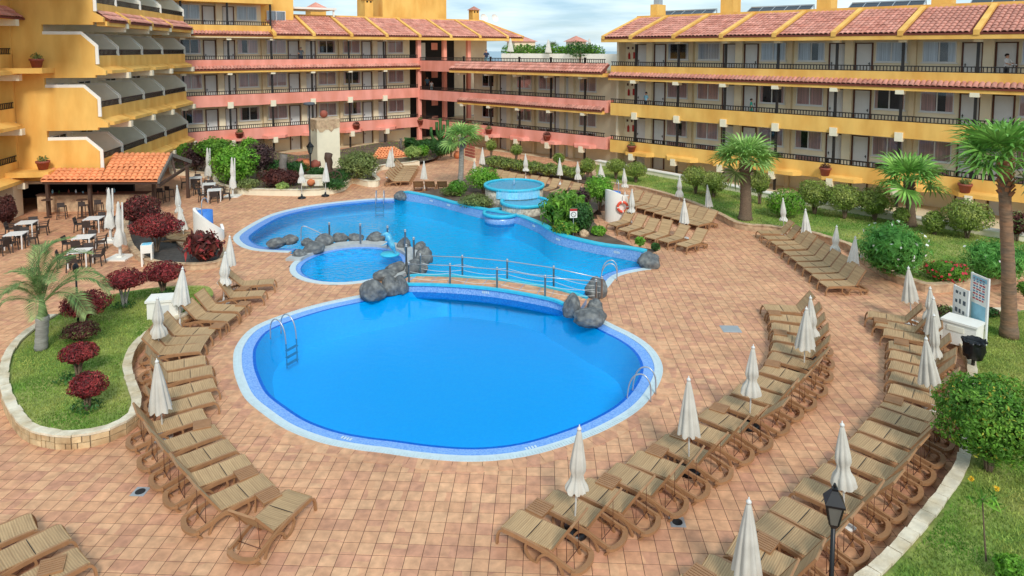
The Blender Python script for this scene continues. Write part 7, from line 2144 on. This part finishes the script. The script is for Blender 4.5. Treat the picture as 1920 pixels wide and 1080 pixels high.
# yellow-flowering stalk on the bottom lawn
b_ = G(1849, 1052, .26); yf = thing('flower_stalk', 'thin stalk with two yellow flower heads on the bottom right lawn', 'plant', b_)
tops = [(at_depth(1822, 897, b_.y), 0), (at_depth(1868, 915, b_.y), 1)]
MB().tube([(0, 0, 0), (-.06, 0, .5), (-.14, .0, 1.25)], [.02, .015, .012], 6).build('stem', 'bark', yf)
for p, k in tops:
    q = p - b_; MB().tube([(-.14, 0, 1.2), (q.x * .8 - .02, 0, q.z * .9), (q.x, 0, q.z)], .008, 5).build('stem', 'leaf_green', yf)
    link('flower_head', foliage_mesh('flower_head', ['flower_yellow'], *foliage(30, .05, .05, .06, .05, 800 + k)), yf, (q.x, 0, q.z))
link('leaves', foliage_mesh('leaves', ['leaf_green'], *foliage(26, .3, .3, .1, .28, 811, lw=.2)), yf, (-.08, 0, 1.2))


# --- fan palms
def fan_frond(seed, pet=.78, rad=1.0, n=26):
    r_ = random.Random(seed); m_ = MB()
    p = spline([(0, 0, 0), (pet * .5, 0, .06), (pet, 0, .02)], 3)
    m_.sweep([tuple(q) for q in p], .045, .02)
    for k in range(n):
        a = R(-115 + 230 * (k + .5) / n); L_ = rad * (1 - .28 * abs(a) / R(115)) * r_.uniform(.88, 1.08)
        d_ = Vector((math.cos(a), math.sin(a), .10 * (1 if k % 2 else -1))); sd = Vector((-math.sin(a), math.cos(a), 0))
        w_ = .05 * rad
        c0 = Vector((pet, 0, .02)); c1 = c0 + d_ * L_ * .5 + Vector((0, 0, .03)); c2 = c0 + d_ * L_ * .8 + Vector((0, 0, -.02 * L_)); c3 = c0 + d_ * L_ * 1.04 + Vector((0, 0, -.14 * L_ - r_.uniform(0, .12)))
        m_.add([c0 - sd * .01, c0 + sd * .01, c1 + sd * w_, c1 - sd * w_, c2 + sd * w_ * .7, c2 - sd * w_ * .7, c3], [(0, 1, 2, 3), (3, 2, 4, 5), (5, 4, 6)])
    return m_


FAN = {}
for nm, mm in (('g', 'leaf_palm'), ('l', 'leaf_palm_light')): FAN[nm] = [fan_frond(k).mesh('frond', mm) for k in range(3)]
FAND = [fan_frond(k + 5, .7, .9, 16).mesh('frond', 'leaf_olive') for k in range(2)]


def fan_palm(label, base, z0, top_px, crown_px, r0, r1, bark, key='g', nf=34, dead=3, boot=None, fs=1.0, lean=0):
    b_ = G(base[0], base[1], z0); tp = at_depth(top_px[0], top_px[1], b_.y); s_ = crown_px * mpp(b_.y) / 1.6 * fs
    t_ = thing('palm_tree', label, 'palm tree', b_)
    q = tp - b_; n = 26; pts = []; rr = []
    for i in range(n + 1):
        f_ = i / n; pts.append((q.x * f_ + .03 * math.sin(f_ * 5), 0, q.z * f_)); flare = 1 + .35 * math.exp(-f_ * 9)
        rr.append((r0 + (r1 - r0) * f_) * flare * (1 + (.05 if i % 2 else -.03)))
    MB().tube(pts, rr, 14).build('trunk', bark, t_, True)
    # old leaf bases under the crown
    m_ = MB()
    for k in range(46):
        a = k * 2.4; zz_ = q.z * (.80 + .2 * k / 46) if boot else q.z - .7 + .7 * k / 46
        rr_ = r1 * 1.02; d_ = Vector((math.cos(a), math.sin(a), 0)); f_ = zz_ / q.z
        c_ = Vector((q.x * f_, 0, zz_)); m_.bar(c_ + d_ * rr_ * .7, c_ + d_ * (rr_ + .1) + Vector((0, 0, .2)), .11, .04)
    m_.build('leaf_bases', boot or bark, t_)
    for k in range(nf):
        f_ = k / (nf - 1); az = k * 2.39996 + rnd.uniform(-.2, .2); el = R(86 - 100 * f_ ** .95) + rnd.uniform(-.1, .1)
        src_ = FAN[key][k % 3]
        if k >= nf - dead: src_ = FAND[k % 2]; el = R(-42 + rnd.uniform(-8, 8))
        sc = s_ * (.62 + .38 * min(1, f_ * 2.2)) * rnd.uniform(.9, 1.08)
        link('frond', src_, t_, (q.x, 0, q.z + .05), (rnd.uniform(-.5, .5), -el, az), sc)
    return t_


fan_palm('tall fan palm with smooth trunk at the right edge of the picture', (1892, 632), .26, (1884, 304), 104, .22, .165, 'palm_bark', nf=27, dead=1, boot='red_bark')
fan_palm('short fan palm behind the big oleander', (1708, 424), .28, (1704, 342), 70, .24, .2, 'bark', nf=21, dead=0)
fan_palm('bushy fan palm left of the ball shrubs by the yellow wing', (1397, 412), .28, (1398, 304), 66, .32, .28, 'bark', key='l', nf=27, dead=2)
fan_palm('slim fan palm on the terrace by the middle wing', (862, 350), .2, (867, 262), 42, .2, .16, 'grey_bark', key='l', nf=18, dead=0)
# palm far away on the roof terrace
p = at_depth(1036, 100, 70); t_ = thing('palm_tree', 'tiny dark palm beside the parasol on the roof terrace', 'palm tree', (p.x, p.y, MZR[3] - 1))
MB().tube([(0, 0, 0), (0, 0, 2.0)], .1, 8).build('trunk', 'bark', t_)
for k in range(12): link('frond', FAND[k % 2], t_, (0, 0, 2.0), (0, -R(70 - 8 * k), k * 2.4), .55)


# --- feather palm
def feather(seed, L_=2.5, n=42):
    r_ = random.Random(seed); m_ = MB()
    pts = spline([(0, 0, 0), (.35 * L_, 0, .30 * L_), (.7 * L_, 0, .36 * L_), (.95 * L_, 0, .14 * L_)], 8)
    m_.sweep([tuple(p) for p in pts], [.05 * (1 - .8 * i / len(pts)) for i in range(len(pts))], .025)
    for k in range(n):
        f_ = .14 + .85 * k / n; i = min(int(f_ * (len(pts) - 1)), len(pts) - 2); g_ = f_ * (len(pts) - 1) - i
        c_ = pts[i].lerp(pts[i + 1], g_); tg = (pts[i + 1] - pts[i]).normalized(); l_ = (.62 * math.sin(PI * (.12 + .8 * f_)) + .1) * r_.uniform(.85, 1.1)
        for s_ in (-1, 1):
            d_ = (tg * .75 + Vector((0, s_ * .75, .22))).normalized(); w_ = tg * .024
            e_ = c_ + d_ * l_ + Vector((0, 0, -.22 * l_)); mdd = c_ + d_ * l_ * .55
            m_.add([c_ - w_ * .5, c_ + w_ * .5, mdd + w_, mdd - w_, e_], [(0, 1, 2, 3), (3, 2, 4)])
    return m_


FE = [feather(k).mesh('frond', 'leaf_feather') for k in range(3)]
b_ = G(77, 655, .28); tp = at_depth(80, 592, b_.y); fpm = thing('palm_tree', 'feather palm with arching grey-green fronds on the lawn island', 'palm tree', b_)
q = tp - b_
MB().tube([(q.x * k / 10, 0, q.z * k / 10) for k in range(11)], [.19 - .05 * math.sin(k * .3) * .3 + (.02 if k % 2 else 0) for k in range(11)], 14).build('trunk', 'grey_bark', fpm, True)
MB().tube([(q.x, 0, q.z), (q.x, 0, q.z + .5)], [.15, .07], 12).build('crownshaft', 'leaf_feather', fpm, True)
for k, (az, el, sc) in enumerate([(10, 20, 1.0), (45, 25, .9), (-20, 10, 1.0), (-60, 15, .85), (175, 25, .62), (200, 5, .6), (150, 40, .75), (90, 45, .9), (110, 65, 1.0), (250, 30, .8), (-100, 45, .7), (25, 58, 1.0), (185, 60, .7), (-40, 50, .8), (60, 75, 1.05)]):
    link('frond', FE[k % 3], fpm, (q.x, 0, q.z + .4), (rnd.uniform(-.2, .2), -R(el - 20), R(az)), sc * .86)
MB().tube([(q.x, 0, q.z + .4), (q.x - .05, 0, q.z + 2.4)], [.03, .006], 6).build('spear_leaf', 'leaf_feather', fpm)

# --- cactus by the passage
b_ = G(826, 281, .3); cx_ = thing('cactus', 'tall branching column cactus in front of the dark corner passage', 'cactus', b_); s_ = mpp(b_.y); H_ = 60 * s_
for k, (dx, h0, h1) in enumerate(((0, 0, 1.0), (-.9, .3, .72), (.7, .35, .95), (-.35, .45, .88), (.35, .5, .8))):
    MB().tube([(0, 0, H_ * h0 * .6), (dx * .8, 0, H_ * (h0 + .06)), (dx, 0, H_ * (h0 + .2)), (dx, 0, H_ * h1)] if k else [(0, 0, 0), (0, 0, H_ * .5), (0, 0, H_)], .15, 8).build('arm' if k else 'column', 'leaf_dark', cx_, True)

# ================================================================== people
def person(label, loc, rz, h, top_m, bottom_m, hair_m='hair_dark', pose='stand', sleeve='skin'):
    """one continuous skinned figure; clothing by region, hair as a part"""
    s_ = h / 1.72
    J = {'pel': (0, 0, .95), 'sp': (0, .0, 1.15), 'ch': (0, 0, 1.36), 'ne': (0, -.01, 1.48), 'hd': (0, -.03, 1.60), 'tp': (0, -.02, 1.70)}
    Rr = {'pel': .15, 'sp': .135, 'ch': .155, 'ne': .06, 'hd': .095, 'tp': .07}
    for sx_, S in ((-1, 'l'), (1, 'r')):
        J.update({S + 'hip': (sx_ * .1, 0, .88), S + 'kn': (sx_ * .11, -.02, .50), S + 'an': (sx_ * .11, .02, .09), S + 'to': (sx_ * .12, -.14, .04), S + 'sh': (sx_ * .19, 0, 1.40)})
        if pose == 'lean': J.update({S + 'el': (sx_ * .27, -.16, 1.16), S + 'wr': (sx_ * .18, -.42, 1.10), S + 'ha': (sx_ * .14, -.50, 1.08)})
        elif pose == 'walk':
            J.update({S + 'el': (sx_ * .24, .06 * sx_, 1.14), S + 'wr': (sx_ * .25, -.08 - .1 * sx_, .94), S + 'ha': (sx_ * .25, -.12 - .1 * sx_, .86)})
            J[S + 'kn'] = (sx_ * .1, -.1 * sx_ - .02, .5); J[S + 'an'] = (sx_ * .1, -.2 * sx_ + .08, .1); J[S + 'to'] = (sx_ * .1, -.2 * sx_ - .08, .04)
        else: J.update({S + 'el': (sx_ * .26, .04, 1.13), S + 'wr': (sx_ * .25, -.05, .9), S + 'ha': (sx_ * .25, -.07, .80)})
        Rr.update({S + 'hip': .095, S + 'kn': .062, S + 'an': .042, S + 'to': .035, S + 'sh': .06, S + 'el': .042, S + 'wr': .03, S + 'ha': .036})
    names = list(J); idx = {n_: i for i, n_ in enumerate(names)}
    ed = [('pel', 'sp'), ('sp', 'ch'), ('ch', 'ne'), ('ne', 'hd'), ('hd', 'tp')]
    for S in 'lr': ed += [('pel', S + 'hip'), (S + 'hip', S + 'kn'), (S + 'kn', S + 'an'), (S + 'an', S + 'to'), ('ch', S + 'sh'), (S + 'sh', S + 'el'), (S + 'el', S + 'wr'), (S + 'wr', S + 'ha')]
    me_ = bpy.data.meshes.new('b'); me_.from_pydata([J[n_] for n_ in names], [(idx[a], idx[b_]) for a, b_ in ed], [])
    o = bpy.data.objects.new('tmp', me_); COL.objects.link(o)
    sk = o.modifiers.new('s', 'SKIN')
    for n_ in names:
        v = me_.skin_vertices[0].data[idx[n_]]; v.radius = (Rr[n_] * 1.05, Rr[n_] * (.8 if n_ in ('pel', 'sp', 'ch') else 1)); v.use_root = n_ == 'pel'
    sk.use_smooth_shade = True
    sb = o.modifiers.new('d', 'SUBSURF'); sb.levels = 1; sb.render_levels = 1
    dg = bpy.context.evaluated_depsgraph_get(); dg.update()
    body = bpy.data.meshes.new_from_object(o.evaluated_get(dg)); bpy.data.objects.remove(o)
    body.name = 'body'; body.materials.clear()
    for m2 in ('skin', top_m, bottom_m, 'cloth_black'): body.materials.append(MATS[m2])
    for p in body.polygons:
        c = p.center; z = c.z; mi = 0
        arm = abs(c.x) > .2 and z < 1.34 and z > .7
        if z > 1.46: mi = 0
        elif arm: mi = 1 if (z > 1.2 or sleeve != 'skin') and z > .95 else 0
        elif z > .96: mi = 1
        elif z > .12: mi = 2
        else: mi = 3
        p.material_index = mi; p.use_smooth = True
    t_ = thing('person', label, 'person', loc, rz); t_.scale = (s_,) * 3
    link('body', body, t_)
    hm = MB(); n = 12; vs = []
    for i, (r_, z) in enumerate(((.088, 1.58), (.108, 1.63), (.104, 1.69), (.07, 1.735), (.02, 1.75))):
        for j in range(n): a = 2 * PI * j / n; vs.append((r_ * math.cos(a), -.005 + r_ * 1.05 * math.sin(a) + (.02 if i < 2 else 0), z + (.045 if (i == 0 and math.sin(a) < -.3) else 0)))
    hm.add(vs, [(i * n + j, i * n + (j + 1) % n, (i + 1) * n + (j + 1) % n, (i + 1) * n + j) for i in range(4) for j in range(n)] + [tuple(4 * n + j for j in range(n))])
    hm.build('hair', hair_m, t_, True)
    MB().lathe([(.0, 0), (.018, .0), (.012, .04), (0, .05)], 6, (0, -.125, 1.565)).build('nose', 'skin', t_, True)
    return t_


def gallery(root, A_, B_, x, y, z):
    return root.matrix_basis @ Vector((u_of(x, A_, B_, y), y, z))


person('person in white tunic and dark trousers standing in an open doorway at top right', gallery(RW, RA, RB, 1886, 1.3, RZR[3] - .98), R(20), 1.72, 'cloth_white', 'cloth_black', pose='lean')
person('small person in a green shirt walking on the yellow gallery', gallery(RW, RA, RB, 1410, .8, RZR[2] - .98), R(60), 1.5, 'cloth_teal', 'cloth_teal', pose='walk')
person('person in a light blue top with a hand raised on the yellow gallery', gallery(RW, RA, RB, 1212, .8, RZR[2] - .98), R(-60), 1.6, 'cloth_lightblue', 'cloth_navy', pose='walk')
person('person in a grey shirt standing at the rail of the pink gallery', gallery(PW, PA, PB, 565, .75, PZR[3] - .98), R(30), 1.75, 'cloth_grey', 'cloth_navy', 'hair_grey', 'lean')
person('person in a blue shirt and white shorts at the roof terrace rail', gallery(MW, MA, ME, 912, .7, MZR[3] - .98), R(10), 1.75, 'cloth_navy', 'cloth_lightblue', 'hair_grey', 'lean')
person('person in dark jacket leaning on the rail of the yellow balcony', LW.matrix_basis @ Vector((1.3, .75, LZR[3] - 1.25)), R(95), 1.78, 'cloth_grey', 'cloth_tan', 'hair_grey', 'lean', sleeve='long')
person('person in blue standing in the dark corner passage', gallery(PW, PA, PB, 801, 2.0, PZR[2] - .98), R(20), 1.7, 'cloth_blue', 'cloth_navy')
person('small person in white by the rail of the corner passage', gallery(PW, PA, PB, 809, .9, PZR[2] - .98), R(20), 1.25, 'cloth_white', 'cloth_lightblue')

# ================================================================== roof terrace and far buildings
hd = thing('terrace_hedge', 'long green hedge above the white wall of the roof terrace', 'hedge')
a, b_ = mid_pt(MUS + 1.6, 5.6, 0), mid_pt(MUS + 13.2, 5.6, 0)
Vs, Fs = [], []; k = 0
for i in range(16):
    if i in (11, 12): pass
    c_ = a.lerp(b_, i / 15); V, F = foliage(420, .75, .5, .75 * rnd.uniform(.75, 1.1), .2, 200 + i)
    Vs.append(V + (c_.x, c_.y, MZR[3] + .6)); Fs.append(F + k); k += len(V)
link('foliage', foliage_mesh('foliage', ['leaf_green'], np.concatenate(Vs), np.concatenate(Fs)), hd)
m_ = MB(); m_.bar((a.x, a.y, MZR[3] - .3), (b_.x, b_.y, MZR[3] - .3), .6, .9); m_.build('planter', 'ivory', hd)
for (x, y0, y1, lab) in ((1028, 74, 98, 'closed parasol on the roof terrace in the gap of the hedge'), (1105, 72, 98, 'closed parasol on the roof terrace beside the yellow roof'), (957, 72, 98, 'closed parasol on the roof terrace behind the long hedge')):
    p = at_depth(x, y1, 68); zt = at_depth(x, y0, 68).z
    t_ = thing('parasol', lab, 'parasol', (p.x, p.y, MZR[3] - 1.0), 0, 'closed parasols on the roof terrace')
    h = zt - MZR[3] + 1.0; link('canopy', CANW[0], t_, (0, 0, h - 1.3), None, (1.3, 1.3, 1.1)); link('pole', M_POLE, t_, None, None, (1, 1, h)); link('base', M_BASE_W, t_)
hd2 = thing('terrace_shrub', 'dark green shrub on the roof terrace left of the yellow roof', 'shrub', at_depth(1088, 99, 66))
link('foliage', foliage_mesh('foliage', ['leaf_dark'], *foliage(700, 1.6, .7, .75, .22, 240)), hd2, (0, 0, .3)); MB().bar((0, 0, -.9), (0, 0, .3), .15).build('stem', 'bark', hd2)
tw = thing('far_tower', 'small cream tower with red tiled cap beyond the roof terrace', 'tower', (at_depth(1080, 95, 110).x, 110, 0), R(30))
zt = at_depth(1080, 78, 110).z
MB().box(-1.15, 1.15, -1.15, 1.15, 0, zt).build('walls', 'cream', tw)
m_ = MB(); m_.add([(-1.5, -1.5, zt), (1.5, -1.5, zt), (1.5, 1.5, zt), (-1.5, 1.5, zt), (0, 0, zt + .95)], [(0, 1, 4), (1, 2, 4), (2, 3, 4), (3, 0, 4), (3, 2, 1, 0)]); m_.build('roof', 'roof_tile', tw)
for s_ in (-1, 1):
    for k in range(2): m_ = MB(); m_.box(-.6 + k * .8, -.3 + k * .8, -1.17, -1.152, zt - .75, zt - .35); o = m_.build('window', 'interior_shade', tw); o.rotation_euler = (0, 0, -PI / 2 if s_ > 0 else 0)
tw = thing('far_house', 'cream house corner with red roof behind the end of the pink wing', 'house', (at_depth(977, 95, 100).x, 100, 0), R(20)); zt = at_depth(977, 78, 100).z
MB().box(-1.6, 1.6, -1.6, 1.6, 0, zt).build('walls', 'cream', tw)
m_ = MB(); m_.add([(-1.9, -1.9, zt), (1.9, -1.9, zt), (1.9, 1.9, zt), (-1.9, 1.9, zt), (0, 0, zt + .9)], [(0, 1, 4), (1, 2, 4), (2, 3, 4), (3, 0, 4), (3, 2, 1, 0)]); m_.build('roof', 'roof_tile', tw)
for k in range(2): MB().box(-.8 + k, -.5 + k, -1.63, -1.602, zt - .8, zt - .35).build('window', 'interior_shade', tw)
for (x, y, lab) in ((592, 10, 'small yellow chimney house with tiled cap behind the white awning'),):
    p = at_depth(x, 20, 80); tw = thing('roof_turret', lab, 'turret', (p.x, p.y, 0), R(36))
    zt = at_depth(x, 17, 80).z; MB().box(-.9, .9, -.9, .9, 8, zt).build('walls', 'yellow', tw)
    m_ = MB(); m_.add([(-1.2, -1.2, zt), (1.2, -1.2, zt), (1.2, 1.2, zt), (-1.2, 1.2, zt), (0, 0, zt + .8)], [(0, 1, 4), (1, 2, 4), (2, 3, 4), (3, 0, 4), (3, 2, 1, 0)]); m_.build('roof', 'roof_tile', tw)
# low white wall between the lawn and the yellow wing
lw_ = thing('low_wall', 'low white wall running along the foot of the yellow wing', 'low wall')
pts = [G(x, y, .45) for x, y in ((1120, 305), (1190, 318), (1300, 338), (1417, 362), (1540, 385), (1720, 414), (1873, 440), (1990, 456))]
m_ = MB(); m_.sweep([(p.x, p.y + .2, .28) for p in pts], .5, .62); m_.build('wall', 'ivory', lw_)
m_ = MB(); m_.sweep([(p.x, p.y + .2, .62) for p in pts], .6, .07); m_.build('cap', 'white', lw_)

m_ = MB(); n = len(pts)
e_ = [RW.matrix_basis @ Vector((u, 2.0, 0)) for u in (-1, 3, 8, 13, 18, 23, 28, 34)]
m_.add([(q.x, q.y + .2, .012) for q in pts] + [(q.x, q.y, .012) for q in e_], [(i, i + 1, n + i + 1, n + i) for i in range(n - 1)])
struct(m_.build('walkway', 'tan_wall'))
